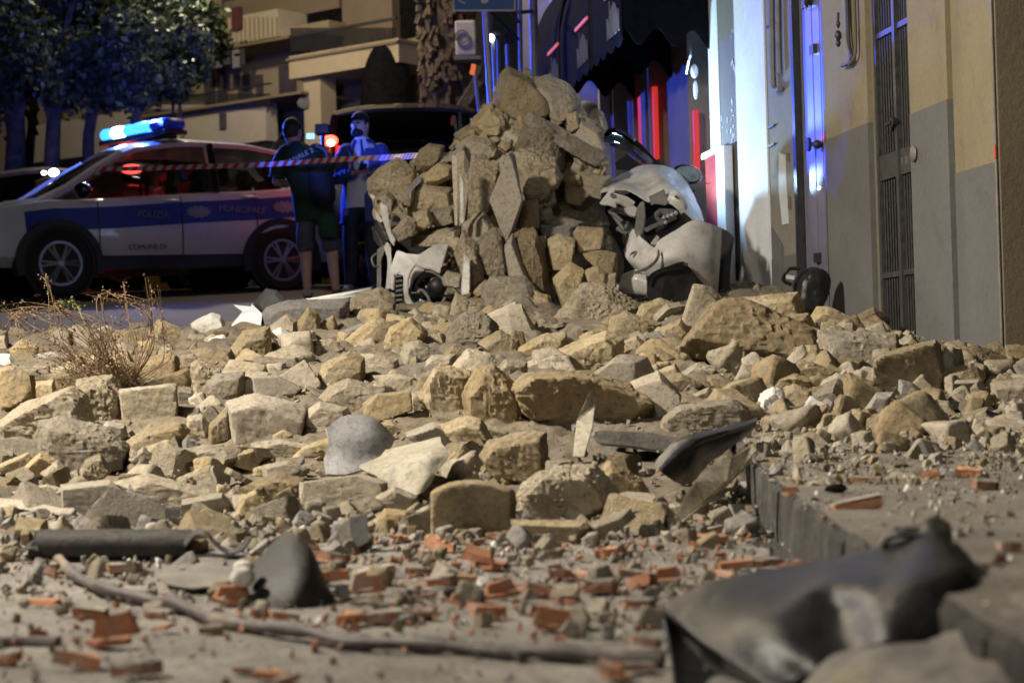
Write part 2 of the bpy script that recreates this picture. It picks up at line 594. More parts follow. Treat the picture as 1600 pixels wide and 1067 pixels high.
# mound of fine rubble under the stones
mt, nt, b = new_mat('fine_rubble')
v = coords(nt, False)
n1 = noise(nt, v, 5, 10, 0.75); n2 = noise(nt, v, 45, 6, 0.8); n3 = noise(nt, v, 1.2, 4, 0.6)
c = ramp(nt, n1, [(0.25, (0.15, 0.12, 0.08)), (0.5, (0.29, 0.24, 0.165)), (0.75, (0.42, 0.36, 0.265))])
c = mixc(nt, ramp(nt, n3, [(0.45, (0, 0, 0)), (0.65, (0.6,) * 3)]), c, (0.30, 0.275, 0.235))
c = mixc(nt, 0.8, c, ramp(nt, n2, [(0.3, (0.55, 0.52, 0.5)), (0.65, (1.2, 1.18, 1.15))]), 'MULTIPLY')
nt.links.new(c, b.inputs['Base Color']); b.inputs['Roughness'].default_value = 0.96
bump(nt, b, [(n1, 0.03), (n2, 0.012)])
M['fines'] = mt
xs = np.linspace(-4.6, 2.75, 300); ys = np.linspace(5.2, 16.2, 420)
X, Y = np.meshgrid(xs, ys); X = X.ravel(); Y = Y.ravel()
Z = mound(X, Y)
hh = np.clip((Z - gz(Y) - 0.1 * (X > kerb_x(Y))) / 0.2, 0, 1)
pn = np.stack([X, Y, X * 0], 1)
Z = Z - 0.012 + hh * (0.05 * fbm(pn * 3.1, 11, 5) + 0.055 * fbm(pn * 9.0, 21, 4, ridge=True)) - 0.03 * (1 - hh)
ii = np.arange(len(X)).reshape(len(ys), len(xs))
Fq = np.stack([ii[:-1, :-1], ii[:-1, 1:], ii[1:, 1:], ii[1:, :-1]], -1).reshape(-1, 4)
keep = (X < fac_x(Y) + 0.02)[Fq].all(1)
me = npmesh('rubble_bed', np.stack([X, Y, Z], 1), Fq[keep]); me.materials.append(M['fines'])
rb = link('rubble_bed', me)
tag(rb, 'fine tan rubble and mortar crumbs filling the gaps under all the fallen stones', 'rubble', kind='stuff')

# ================================================================== ROCK BUILDER
_CS = {}
def cubesphere(n):
    if n in _CS: return _CS[n]
    idx, V, Fq = {}, [], []
    g = np.linspace(-1, 1, n + 1); g = np.tan(g * math.pi / 4)
    def vid(p):
        key = tuple(int(round(c * 10000)) for c in p)
        if key not in idx:
            idx[key] = len(V); V.append(p)
        return idx[key]
    for ax in range(3):
        for s in (-1, 1):
            ids = [[0] * (n + 1) for _ in range(n + 1)]
            for i in range(n + 1):
                for j in range(n + 1):
                    p = [0, 0, 0]; p[ax] = s; p[(ax + 1) % 3] = g[i]; p[(ax + 2) % 3] = g[j]
                    ids[i][j] = vid(p)
            for i in range(n):
                for j in range(n):
                    q = [ids[i][j], ids[i + 1][j], ids[i + 1][j + 1], ids[i][j + 1]]
                    Fq.append(q if s > 0 else q[::-1])
    V = np.array(V, float); V /= np.linalg.norm(V, axis=1)[:, None]
    _CS[n] = (V, np.array(Fq, np.int32))
    return _CS[n]

def hull_planes(pts):
    bm = bmesh.new()
    for p in pts: bm.verts.new(p)
    bmesh.ops.convex_hull(bm, input=bm.verts)
    pl = []
    for f in bm.faces:
        f.normal_update()
        n = f.normal; d = n.dot(f.verts[0].co)
        if n.length < .5: continue
        if d < 0: n = -n; d = -d
        if not any(a.dot(n) > 0.992 and abs(e - d) < 0.06 * abs(d) + 1e-4 for a, e in pl):
            pl.append((n.copy(), max(d, 1e-3)))
    bm.free()
    return np.array([list(a) for a, _ in pl]), np.array([d for _, d in pl])

def rock_mesh(name, pts, n, mat, p=26, rough=0.5, seed=0, chips=2):
    """pts: points (centred) whose hull is the block; edges worn, corners chipped, faces broken"""
    pts = np.array(pts, float)
    ext = np.abs(pts).max(0) + 1e-4
    rs = np.random.default_rng(seed)
    Nn, D = hull_planes([Vector(q) for q in pts])
    size = float(np.sort(ext)[1]) * 2
    for _ in range(chips):          # break a corner off
        k = rs.integers(len(pts)); q = pts[k]
        nn = q / ext + rs.normal(0, .35, 3); nn = nn / ext; nn /= np.linalg.norm(nn)
        d = (pts @ nn).max() * rs.uniform(0.80, 0.93)
        if d > 0: Nn = np.vstack([Nn, nn]); D = np.append(D, d)
    base, Fq = cubesphere(n)
    d = base * ext; d /= np.linalg.norm(d, axis=1)[:, None]
    q = np.clip(d @ Nn.T / D, 0, None)
    mx = q.max(1)
    inv = mx * ((q / mx[:, None]) ** p).sum(1) ** (1.0 / p)
    V = d / inv[:, None]
    rel_ = np.sqrt(((V / ext) ** 2).sum(1)); V = V / np.maximum(1.0, rel_ / 1.45)[:, None]
    if rough > 0:
        o = rs.uniform(-50, 50, 3)
        a = size * rough
        V = V + d * (a * 0.024 * fbm(V / size * 2.6 + o, seed % 997, 4) + a * 0.028 * fbm(V / size * 6.0 + o, seed % 991, 4, 0.6, True) - a * 0.012)[:, None]
        if n >= 12:
            V = V + d * (a * 0.026 * fbm(V / size * 15 + o, seed % 983, 3, 0.6, True))[:, None]
    me = npmesh(name, V, Fq)
    me.set_sharp_from_angle(angle=R(24))
    me.materials.append(mat)
    return me

LANDMARKS = [('the dry weed', 150, 520), ('the upright square pale block', 233, 632), ('the bent cream sheet', 640, 725),
             ('the wooden splinter', 912, 670), ('the long brown boulder', 905, 625), ('the yellow-stained square block', 738, 800),
             ('the slab with the dark front', 415, 655), ('the crushed white bumper corner', 665, 430), ('the black bumper grille', 1045, 455),
             ('the black bag at the door', 1268, 462), ('the barred gate', 1400, 500), ('the curled black membrane', 1085, 690),
             ('the broken end of the kerb', 1150, 770), ('the rolled black membrane', 190, 850), ('the diamond-shaped slab', 800, 310),
             ('the white sheet', 395, 492), ('the grey flat sheet', 560, 690), ('the big overhanging boulder', 1175, 540),
             ('the cubic block by the gate', 1420, 580), ('the long brown log-shaped stone', 475, 490), ('the topmost boulder', 830, 150),
             ('the dark boulder at the heap edge', 20, 605), ('the leaning tall flat slab', 1098, 487), ('the black wheel arch', 1130, 420),
             ('the smooth pale slab', 1010, 610)]
ADJ_Y = {'y': 'yellow', 't': 'tan', 'g': 'grey-faced', 'd': 'brown', 'r': 'rough crumbly', 'w': 'white', 'c': 'grey'}

def word_shape(w, h):
    a = w / max(h, 1)
    if a > 2.1: return 'long low'
    if a > 1.35: return 'wide'
    if a < 0.6: return 'upright narrow'
    if a < 0.85: return 'tall'
    return 'squarish'

def word_size(s):
    return 'large' if s > 105 else 'medium' if s > 62 else 'small'

def auto_label(px, py, w, h, mk, noun='tuff stone'):
    lm = sorted(LANDMARKS, key=lambda q: math.hypot((q[1] - px) * .8, q[2] - py))
    sz = word_size(max(w, h)); sh = word_shape(w, h); co = ADJ_Y[mk]
    def rel(q):
        dx, dy = px - q[1], py - q[2]
        if abs(dx) < 14 and abs(dy) < 14: return 'touching ' + q[0]
        if abs(dx) > 1.8 * abs(dy): return ('just ' if abs(dx) < 70 else '') + ('right of ' if dx > 0 else 'left of ') + q[0]
        if abs(dy) > 1.8 * abs(dx): return ('right ' if abs(dy) < 45 else '') + ('in front of ' if dy > 0 else 'behind ') + q[0]
        return ('in front and ' if dy > 0 else 'behind and ') + ('right of ' if dx > 0 else 'left of ') + q[0]
    cand = [f'{sz} {sh} {co} {noun} {rel(q)}' for q in lm[:3]]
    cand += [f'{sz} {sh} {co} {noun} between {lm[0][0]} and {lm[k][0]}' for k in (1, 2, 3)]
    cand += [f'{sz} {sh} {co} {noun} {rel(q)}' for q in lm[3:8]]
    cand += [f'second {sz} {sh} {co} {noun} {rel(q)}' for q in lm[:6]]
    cand += [f'third {sz} {sh} {co} {noun} {rel(q)}' for q in lm[:6]]
    for c in cand:
        if c not in USED and len(c.split()) <= 16: return c
    return cand[0]

ROCKS = []
def rock(reg, mk, poly, label=None, sx=0.0, sy=-0.12, s=0.72, th=None, rough=None, d=None, name='tuff_stone', p=140, group='tuff stones of the collapsed wall', lift=0.12, parent=None, chips=3, grow=1.07, cat='stone', noun='tuff stone'):
    """poly: outline in the photograph; sx, sy, s: where its front face sits inside the outline; th: depth (m)"""
    pp = np.array([ph(reg, *q) for q in poly])
    x0, y0 = pp.min(0); x1, y1 = pp.max(0)
    cx, cy = (x0 + x1) / 2, (y0 + y1) / 2
    w, h = x1 - x0, y1 - y0
    if d is None:
        d = on_mound(cx, y1 - lift * h)
    sc = FPX / d
    seed = int(x0 * 131 + y0 * 17) % 100000
    rs = np.random.default_rng(seed)
    W, H = w / sc, h / sc
    if th is None: th = 0.85 * min(W, H) + 0.12 * max(W, H)
    if rough is None: rough = {'r': 1.5, 'g': 0.45, 'w': 0.4}.get(mk, 0.85)
    dc = d + th * 0.45
    sc2 = FPX / dc
    ctr = at(cx, cy, dc)
    f = ray(cx, cy); f.normalize()
    pts = []
    tx, ty = rs.uniform(-.22, .22, 2)
    for q in pp:                                   # silhouette, spread over some thickness
        u, v = (q[0] - cx) / sc2 * grow, -(q[1] - cy) / sc2 * grow
        pts.append(RT * u + UP * v + f * th * rs.uniform(-0.06, 0.2))
        u2, v2 = u * rs.uniform(.8, .95), v * rs.uniform(.8, .95)
        pts.append(RT * u2 + UP * v2 + f * th * 0.5)
        u3, v3 = u * s + sx * W + rs.normal(0, .03) * W, v * s + sy * H + rs.normal(0, .03) * H
        # keep the front face inside the outline
        pts.append(RT * u3 + UP * v3 - f * th * (0.45 + tx * (q[0] - cx) / w + ty * (q[1] - cy) / h))
    n = int(min(34, max(10, max(w, h) / 5.5 + 7)))
    me = rock_mesh(name, [list(q) for q in pts], n, M[mk], p=p, rough=rough, seed=seed, chips=chips)
    o = link(name, me, None, ctr)
    tag(o, label or auto_label(cx, cy, w, h, mk, noun), cat, group)
    ROCKS.append((cx, cy, d, w, h))
    return o

# ================================================================== THE STONES OF THE RUBBLE FIELD (traced one by one)
rk = rock
# --- left
rk('A', 'd', [(-30, 590), (60, 545), (200, 600), (205, 740), (60, 830), (-30, 830)], 'dark brown boulder at the edge of the heap, in front of the weed', sy=.06)
rk('A', 't', [(-20, 560), (90, 535), (220, 560), (222, 640), (60, 640), (-20, 620)])
rk('A', 't', [(-20, 890), (140, 770), (420, 670), (500, 720), (545, 905), (230, 985), (30, 1015), (-20, 1000)], 'long slanting tan block rising to a grey broken end, below the weed', sx=-.05, sy=-.1, s=.75)
rk('N', 't', [(63, 660), (95, 652), (165, 668), (197, 695), (195, 725), (120, 740), (66, 722)], 'low tan block with flat pale top in front of the long slanting block', sy=-.14, s=.82)
rk('A', 'r', [(460, 640), (540, 615), (660, 610), (735, 700), (730, 870), (600, 905), (545, 880), (490, 780)], sx=-.06, s=.7)
rk('A', 't', [(715, 685), (1045, 655), (1055, 872), (740, 900)], 'upright square pale tuff block with flat front, under the weed roots', sy=-.02, s=.93, rough=.5, chips=1)
rk('A', 't', [(1040, 665), (1130, 680), (1200, 740), (1150, 785), (1050, 780)])
rk('A', 'd', [(745, 540), (830, 520), (1020, 460), (1060, 500), (1055, 570), (900, 625), (790, 670), (760, 620)], 'dark ridged tuff piece at the base of the dry weed', sy=-.1, s=.8)
rk('A', 'd', [(860, 635), (1000, 590), (1110, 560), (1140, 610), (1140, 680), (1000, 660)])
rk('A', 'r', [(1140, 530), (1190, 500), (1300, 580), (1240, 730), (1150, 680)])
rk('A', 't', [(1235, 640), (1290, 590), (1450, 580), (1440, 725), (1290, 750), (1240, 700)])
rk('A', 't', [(1440, 595), (1600, 575), (1640, 640), (1600, 700), (1430, 715)])
rk('A', 'y', [(905, 320), (950, 260), (1130, 340), (1172, 390), (1080, 405), (900, 390)])
rk('A', 'w', [(1140, 290), (1180, 262), (1260, 228), (1310, 240), (1345, 300), (1330, 335), (1170, 372)], 'white rounded plaster lump beside the leaning white sheet', noun='plaster lump')
rk('A', 'y', [(1370, 440), (1450, 340), (1600, 310), (1610, 470), (1430, 535)])
rk('A', 'y', [(1130, 450), (1250, 430), (1370, 440), (1410, 525), (1300, 550), (1170, 520)])
rk('A', 't', [(290, 370), (360, 310), (410, 330), (430, 430), (290, 450)])
rk('A', 'g', [(410, 320), (460, 295), (600, 360), (600, 430), (420, 440)])
rk('A', 'y', [(60, 440), (130, 380), (230, 420), (210, 500), (150, 530), (70, 520)])
rk('A', 't', [(-20, 360), (30, 360), (50, 455), (-20, 465)])
rk('A', 'y', [(200, 640), (320, 620), (330, 680), (260, 745), (200, 745)])
rk('A', 'd', [(320, 600), (420, 560), (500, 610), (460, 680), (330, 670)])
rk('A', 't', [(1120, 840), (1200, 835), (1250, 890), (1220, 970), (1110, 930)])
rk('A', 'y', [(745, 1000), (880, 910), (1080, 880), (1120, 930), (1060, 1000), (870, 1070), (750, 1080)])
rk('N', 'g', [(355, 628), (400, 616), (476, 634), (470, 662), (428, 672), (385, 697), (366, 690)], 'wide slab with pale flat top and dark front face, left of centre', sy=-.25, s=.9, rough=.4, p=40, th=.34)
rk('A', 'y', [(1250, 890), (1360, 770), (1372, 965), (1240, 1010)])
rk('A', 'y', [(870, 1020), (1000, 980), (1110, 1060), (1050, 1100), (870, 1090)])
rk('A', 'g', [(590, 930), (640, 870), (740, 890), (760, 960), (680, 990)])
rk('A', 'c', [(230, 470), (330, 455), (420, 480), (440, 540), (340, 560), (230, 520)])
rk('A', 'w', [(580, 320), (640, 300), (700, 330), (690, 360), (600, 352)], noun='plaster lump')
rk('A', 'w', [(1240, 370), (1330, 355), (1360, 400), (1280, 420), (1230, 405)], noun='plaster lump')
rk('A', 'w', [(-20, 470), (60, 470), (90, 520), (40, 560), (-20, 545)], noun='plaster lump')
rk('A', 't', [(300, 560), (380, 545), (420, 580), (330, 620)])
rk('A', 't', [(640, 410), (730, 400), (800, 440), (790, 500), (660, 490)])
rk('A', 'y', [(820, 400), (900, 385), (960, 430), (940, 490), (840, 470)])
rk('A', 'r', [(960, 430), (1010, 415), (1060, 470), (1010, 530), (930, 500)])
rk('A', 'r', [(1080, 480), (1150, 470), (1190, 510), (1140, 560), (1080, 540)])
# --- middle left
rk('B', 'w', [(-5, 160), (60, 85), (120, 95), (172, 145), (60, 220), (-5, 205)], 'bright white plaster block leaning over the white sheet', noun='plaster lump')
rk('B', 'c', [(25, 300), (45, 240), (80, 190), (200, 155), (450, 150), (540, 145), (545, 210), (470, 300), (250, 335), (100, 310)], 'long grey-brown log-shaped stone under the two metal strips', sy=-.1)
rk('B', 'w', [(420, 175), (470, 112), (570, 170), (560, 225), (430, 215)], noun='plaster lump')
rk('B', 't', [(60, 320), (180, 235), (240, 270), (240, 375), (150, 350)])
rk('B', 'y', [(250, 285), (310, 190), (370, 230), (380, 330), (360, 375), (260, 382)])
rk('B', 'd', [(365, 295), (460, 240), (485, 300), (480, 340), (370, 360)])
rk('B', 'r', [(575, 140), (640, 100), (740, 82), (830, 120), (840, 190), (740, 265), (580, 300), (555, 240)], 'crumbly mortar clod just left of the crushed bumper corner')
rk('B', 'd', [(-25, 340), (60, 310), (150, 400), (192, 495), (100, 500), (-20, 470)])
rk('B', 'y', [(515, 400), (650, 290), (720, 250), (770, 262), (740, 440), (640, 410), (560, 435)])
rk('B', 'y', [(770, 390), (800, 320), (920, 258), (1032, 350), (960, 400), (880, 480), (770, 490)], 'rounded ochre block with its flat side up, centre of the heap', sy=.06)
rk('B', 'd', [(640, 385), (740, 290), (862, 268), (800, 365), (740, 455), (650, 425)])
rk('B', 't', [(868, 485), (890, 410), (970, 388), (1115, 475), (1000, 540), (880, 570)])
rk('B', 'r', [(1130, 450), (1170, 290), (1250, 230), (1400, 240), (1455, 310), (1330, 400), (1200, 480)], 'large crumbly grey mass below the foot of the tall pile')
rk('B', 'y', [(1325, 405), (1450, 330), (1560, 390), (1582, 475), (1440, 510)])
rk('B', 'g', [(1365, 240), (1540, 165), (1605, 225), (1610, 370), (1480, 335)], s=.85)
rk('B', 'r', [(1145, 300), (1190, 110), (1350, 180), (1352, 230), (1240, 240)], sx=-.05)
rk('B', 'r', [(245, 460), (330, 400), (450, 380), (522, 430), (500, 470), (360, 490)])
rk('B', 'y', [(365, 625), (400, 530), (560, 455), (640, 490), (642, 605), (500, 648), (400, 675)], 'ochre block with worn rounded corners behind the pale pentagon slab', sy=-.1)
rk('B', 'g', [(125, 615), (290, 508), (385, 640), (370, 690), (200, 650)], 'pale grey pentagon slab standing on edge', s=.95, rough=.25, th=.12, p=50, sy=0, chips=0)
rk('B', 'g', [(-10, 595), (130, 600), (255, 660), (230, 712), (-10, 725)], s=.9, rough=.3)
rk('B', 't', [(380, 730), (440, 670), (550, 618), (760, 678), (780, 740), (640, 800), (480, 800)], sy=-.16, s=.8)
rk('B', 'y', [(640, 765), (720, 712), (915, 692), (922, 805), (720, 872), (650, 835)], 'ochre brick-shaped block with a clean flat front, centre', sy=-.04, s=.9, rough=.6)
rk('B', 't', [(245, 845), (380, 755), (530, 790), (562, 835), (400, 915), (280, 935)])
rk('B', 'y', [(975, 720), (1100, 538), (1285, 580), (1255, 700), (1255, 850), (1050, 840)], sx=-.06, sy=-.06)
rk('B', 'd', [(1245, 690), (1310, 558), (1410, 540), (1540, 650), (1595, 790), (1562, 935), (1350, 925), (1250, 830)], 'massive brown split boulder left of the long brown boulder')
rk('B', 't', [(1175, 545), (1260, 438), (1390, 470), (1455, 520), (1280, 610)])
rk('B', 't', [(1425, 570), (1490, 500), (1610, 520), (1610, 630), (1480, 650)])
rk('B', 't', [(945, 570), (1050, 480), (1180, 470), (1185, 525), (1020, 580)])
rk('B', 'y', [(715, 885), (800, 865), (922, 920), (850, 960), (740, 940)])
rk('B', 'y', [(1105, 890), (1230, 845), (1335, 860), (1395, 960), (1385, 1075), (1250, 1090), (1190, 1010)])
rk('B', 'g', [(895, 940), (1050, 880), (1130, 895), (1210, 1060), (1120, 1080), (1000, 1000)], s=.9, rough=.3)
rk('B', 'y', [(95, 945), (170, 910), (225, 948), (180, 985), (100, 985)])
rk('B', 'y', [(200, 1090), (280, 1020), (480, 950), (525, 990), (450, 1080)])
rk('B', 't', [(-20, 1000), (150, 980), (300, 1010), (240, 1080), (-10, 1090)])
rk('B', 't', [(590, 480), (690, 470), (840, 500), (850, 570), (700, 600), (600, 560)])
rk('B', 't', [(700, 600), (850, 590), (960, 620), (960, 700), (760, 680)])
rk('B', 't', [(920, 700), (985, 690), (1010, 790), (930, 800)])
rk('B', 't', [(-10, 480), (90, 500), (200, 500), (260, 540), (120, 590), (-10, 570)])
rk('B', 'w', [(90, 340), (150, 310), (240, 380), (220, 420), (110, 390)], noun='plaster lump')
rk('B', 'c', [(460, 350), (540, 330), (640, 280), (660, 300), (560, 370), (480, 380)])
rk('B', 't', [(1300, 860), (1420, 900), (1500, 930), (1480, 990), (1390, 1000)])
# --- middle right
rk('C', 'r', [(265, 240), (430, 60), (560, 60), (755, 185), (720, 250), (590, 330), (330, 310)], 'big crumbly mortar boulder below the black bumper grille', sx=-.05)
rk('C', 'y', [(740, 250), (770, 180), (880, 140), (950, 160), (1015, 250), (900, 275)], 'rounded ochre boulder under the bumper of the crushed car')
rk('C', 'y', [(575, 340), (600, 250), (680, 222), (882, 290), (885, 345), (840, 400), (640, 380)], 'pale-topped ochre block below the crumbly mortar boulder', sy=-.06)
rk('C', 't', [(1015, 270), (1082, 60), (1180, 75), (1275, 165), (1185, 225), (1180, 330), (1060, 340)], 'tall flat tan slab leaning against the crushed bumper', s=.9, sx=-.02, rough=.45)
rk('N', 'd', [(1068, 545), (1108, 490), (1122, 476), (1155, 474), (1182, 512), (1282, 520), (1283, 556), (1240, 582), (1180, 577), (1105, 570)], 'big brown overhanging boulder in front of the white pilaster', sy=.14, s=.8, th=.5)
rk('N', 'y', [(1160, 467), (1245, 459), (1254, 480), (1252, 515), (1185, 522)], 'square ochre block against the foot of the white pilaster')
rk('N', 'd', [(1186, 521), (1212, 495), (1262, 491), (1275, 518), (1240, 534)], sy=-.1)
rk('C', 'y', [(875, 320), (1000, 262), (1065, 335), (970, 400), (900, 380)])
rk('C', 'y', [(45, 430), (200, 348), (315, 360), (315, 440), (130, 480), (38, 520)])
rk('C', 'y', [(285, 440), (410, 390), (560, 335), (655, 380), (655, 480), (500, 600), (420, 600), (330, 500)], 'big ochre wedge with ribbed broken face, right of centre')
rk('C', 't', [(80, 520), (270, 458), (345, 480), (395, 600), (90, 600)])
rk('C', 'g', [(455, 610), (640, 475), (795, 490), (845, 590), (720, 640), (560, 650)], 'blotchy grey wedge-shaped stone right of the ribbed ochre wedge', sx=-.05)
rk('C', 'y', [(735, 465), (850, 428), (965, 490), (935, 540), (840, 545)])
rk('C', 'g', [(705, 640), (870, 575), (985, 690), (995, 745), (880, 880), (790, 830)], 'smooth pale slab leaning right of the long brown boulder', s=.9, rough=.25)
rk('C', 'd', [(10, 660), (100, 595), (400, 585), (600, 635), (705, 650), (805, 760), (805, 810), (730, 880), (690, 940), (490, 940), (200, 910), (60, 810)], 'long brown grooved boulder behind the upright wooden splinter', sy=-.05, s=.85, th=.5)
rk('C', 'y', [(905, 610), (1000, 585), (1135, 650), (1050, 730), (980, 710)])
rk('C', 't', [(1000, 590), (1100, 525), (1215, 550), (1155, 655), (1010, 620)])
rk('C', 't', [(880, 930), (910, 850), (1000, 778), (1310, 742), (1395, 790), (1405, 865), (1100, 960)], 'long low tan block behind the curled black membrane', sy=-.1, s=.85)
rk('C', 't', [(985, 750), (1170, 668), (1215, 720), (1150, 765), (1020, 780)])
rk('C', 'y', [(1165, 600), (1230, 588), (1355, 650), (1280, 680), (1170, 660)])
rk('C', 't', [(1200, 700), (1290, 660), (1380, 690), (1370, 750), (1220, 750)])
rk('C', 'g', [(-15, 180), (60, 178), (155, 350), (-10, 390)], s=.9, rough=.3)
rk('C', 'y', [(128, 115), (210, 118), (240, 175), (150, 220)])
rk('C', 'y', [(855, 575), (970, 528), (1015, 595), (960, 640)])
rk('C', 't', [(325, 340), (400, 290), (530, 310), (450, 350), (340, 375)])
rk('C', 'r', [(150, 220), (260, 270), (330, 330), (250, 350), (150, 320)])
rk('C', 't', [(660, 400), (740, 360), (800, 410), (760, 460), (680, 450)])
rk('C', 'd', [(1060, 350), (1160, 320), (1190, 350), (1120, 390)])
rk('C', 't', [(980, 430), (1080, 380), (1180, 400), (1180, 480), (1060, 520)], sy=-.1)
rk('C', 'y', [(1000, 470), (1060, 440), (1090, 520), (1030, 560)])
# --- right, along the facade
rk('D', 'y', [(325, 260), (370, 190), (440, 192), (582, 260), (480, 330), (340, 340)])
rk('D', 'd', [(565, 268), (700, 193), (795, 260), (775, 355), (590, 330)], 'brown pointed stone against the wall left of the gate')
rk('D', 't', [(385, 330), (520, 390), (830, 355), (842, 445), (720, 570), (510, 550), (400, 470)], 'long low stone with a pale left face, in front of the gate', sx=.06, sy=-.14, s=.8)
rk('D', 'y', [(718, 650), (725, 510), (760, 468), (960, 465), (1065, 398), (1088, 422), (1124, 570), (1112, 695), (980, 700), (820, 728)], 'cubic ochre block with peaked corner standing below the gate', sy=-.04, s=.88, sx=-.02, chips=1)
rk('D', 'y', [(1115, 570), (1280, 527), (1365, 580), (1362, 645), (1120, 700)])
rk('D', 'y', [(165, 700), (230, 648), (332, 690), (332, 805), (190, 805)], sy=-.08)
rk('D', 'y', [(55, 660), (100, 600), (240, 578), (345, 620), (335, 695), (180, 690)], sy=-.15)
rk('D', 'd', [(405, 650), (560, 588), (705, 640), (692, 745), (560, 800), (480, 770)])
rk('D', 'y', [(475, 800), (540, 755), (565, 815), (500, 875)])
rk('D', 'c', [(600, 880), (720, 700), (815, 700), (792, 765), (700, 875)])
rk('D', 'y', [(1160, 860), (1380, 788), (1395, 905), (1300, 945), (1170, 920)], 'flat-topped yellow block wedged under the dark slab, far right')
rk('D', 'c', [(955, 800), (1020, 698), (1065, 795), (1062, 875), (960, 860)])
rk('D', 't', [(1405, 645), (1560, 618), (1640, 620), (1640, 790), (1480, 800), (1420, 725)])
rk('D', 'd', [(1295, 745), (1420, 708), (1455, 775), (1320, 800)])
rk('D', 'y', [(385, 1050), (480, 1000), (560, 968), (612, 990), (602, 1075), (390, 1085)])
rk('D', 'w', [(195, 840), (360, 803), (392, 862), (250, 890), (150, 895)], noun='plaster lump')
rk('D', 't', [(250, 925), (450, 888), (605, 930), (580, 975), (270, 975)])
rk('D', 't', [(1060, 745), (1150, 750), (1192, 795), (1110, 855)])
rk('D', 'd', [(75, 580), (120, 538), (205, 570), (180, 610), (80, 630)])
rk('D', 'd', [(215, 545), (330, 518), (475, 570), (400, 650), (230, 590)])
rk('D', 'w', [(35, 710), (110, 668), (172, 690), (182, 795), (120, 825), (0, 865)], 'crumpled white plaster scrap left of the ochre stones by the pavement', noun='plaster lump', rough=1.2)
rk('D', 'd', [(1385, 600), (1440, 578), (1505, 630), (1400, 665)])
rk('D', 'd', [(1105, 560), (1110, 460), (1200, 440), (1320, 420), (1330, 470), (1515, 500), (1480, 595), (1150, 550)], 'low dark debris bank along the facade base')
rk('D', 'd', [(1490, 420), (1560, 415), (1640, 430), (1640, 520), (1500, 500)])
rk('D', 't', [(770, 950), (900, 930), (960, 980), (940, 1040), (800, 1030)])
rk('D', 't', [(1000, 980), (1090, 960), (1130, 1010), (1090, 1060), (1000, 1050)])
rk('D', 'c', [(860, 620), (930, 640), (1010, 700), (960, 730), (850, 700)])
rk('D', 'y', [(620, 840), (660, 810), (700, 850), (670, 890), (620, 880)])
# --- front of the heap
rk('F', 'y', [(818, 375), (920, 333), (1080, 333), (1192, 370), (1197, 575), (1160, 610), (900, 610), (822, 595)], 'yellow-stained square block standing alone at the front of the heap', sy=-.03, s=.93, rough=.55, chips=1, p=18)
rk('F', 'y', [(1035, 230), (1080, 148), (1240, 108), (1335, 108), (1345, 265), (1240, 345), (1110, 335)], 'rounded yellow boulder behind the yellow-stained square block', sy=-.05)
rk('G', 't', [(40, 400), (60, 350), (130, 288), (380, 258), (485, 400), (440, 450), (280, 540), (80, 510)], 'knobbly pale boulder right of the yellow-stained square block', rough=1.4)
rk('G', 'y', [(375, 325), (440, 238), (595, 320), (645, 405), (500, 450)])
rk('G', 'y', [(545, 450), (690, 428), (775, 500), (740, 548), (570, 530)])
rk('G', 'y', [(5, 510), (130, 538), (330, 518), (355, 540), (290, 618), (130, 618), (20, 598)])
rk('G', 't', [(325, 608), (350, 530), (540, 458), (565, 500), (420, 598)])
rk('F', 't', [(212, 340), (500, 303), (595, 330), (605, 455), (300, 472), (213, 455)], 'wide tan block with straight top edge below the grey flat sheet', sy=-.02, s=.92, rough=.5)
rk('F', 'd', [(-20, 340), (100, 298), (218, 320), (204, 435), (90, 440), (-20, 400)])
rk('E', 'y', [(1008, 355), (1040, 268), (1100, 238), (1185, 320), (1172, 368)], sy=0)
rk('E', 'g', [(268, 215), (470, 193), (545, 250), (460, 348), (280, 328)], 'flat grey plaster slab lying behind the rolled black membrane', s=.9, rough=.3, th=.12)
rk('E', 't', [(498, 205), (640, 168), (860, 228), (1015, 270), (990, 340), (780, 340)])
rk('E', 't', [(55, 245), (200, 212), (272, 230), (262, 275), (80, 268)])
rk('E', 'y', [(75, 155), (180, 72), (245, 110), (182, 175)])
rk('E', 't', [(175, 165), (250, 108), (325, 190), (230, 215)])
rk('E', 'r', [(335, 180), (370, 108), (430, 83), (475, 150), (430, 195)])
rk('E', 't', [(555, 105), (620, 48), (685, 120), (590, 140)])
rk('E', 't', [(635, 115), (760, 88), (795, 140), (700, 138)])
rk('E', 'y', [(-15, 130), (120, 73), (140, 110), (-15, 165)])
rk('F', 't', [(555, 405), (640, 358), (745, 400), (722, 468), (600, 448)])
rk('F', 'y', [(535, 530), (600, 458), (700, 468), (745, 530), (640, 560)])
rk('F', 't', [(740, 470), (800, 440), (835, 480), (800, 520)])
rk('E', 't', [(800, 60), (900, 40), (1000, 70), (1000, 130), (860, 140), (790, 110)])
rk('E', 'y', [(1010, 60), (1090, 55), (1130, 100), (1090, 150), (1010, 130)])
rk('E', 't', [(1130, 130), (1240, 110), (1300, 150), (1250, 185), (1140, 180)])
rk('F', 't', [(100, 260), (180, 250), (240, 270), (230, 310), (110, 305)])
rk('F', 'y', [(-10, 265), (90, 255), (120, 290), (40, 310), (-10, 305)])

# ================================================================== THE TALL PILE ON THE CAR
def pd(reg, y):
    yy = ph(reg, 0, y)[1]
    return 12.70 + (490 - yy) / 380 * 1.15
PILE_L = []
def pk(mk, poly, label=None, **kw):
    ys = [q[1] for q in poly]
    kw.setdefault('d', pd('P', max(ys)) + kw.pop('dd', 0.0))
    kw.setdefault('group', 'stones of the tall pile on the crushed car')
    o_ = rock('P', mk, poly, label, **kw)
    if label: PILE_L.append((o_, ROCKS[-1][0], ROCKS[-1][1]))
    return o_
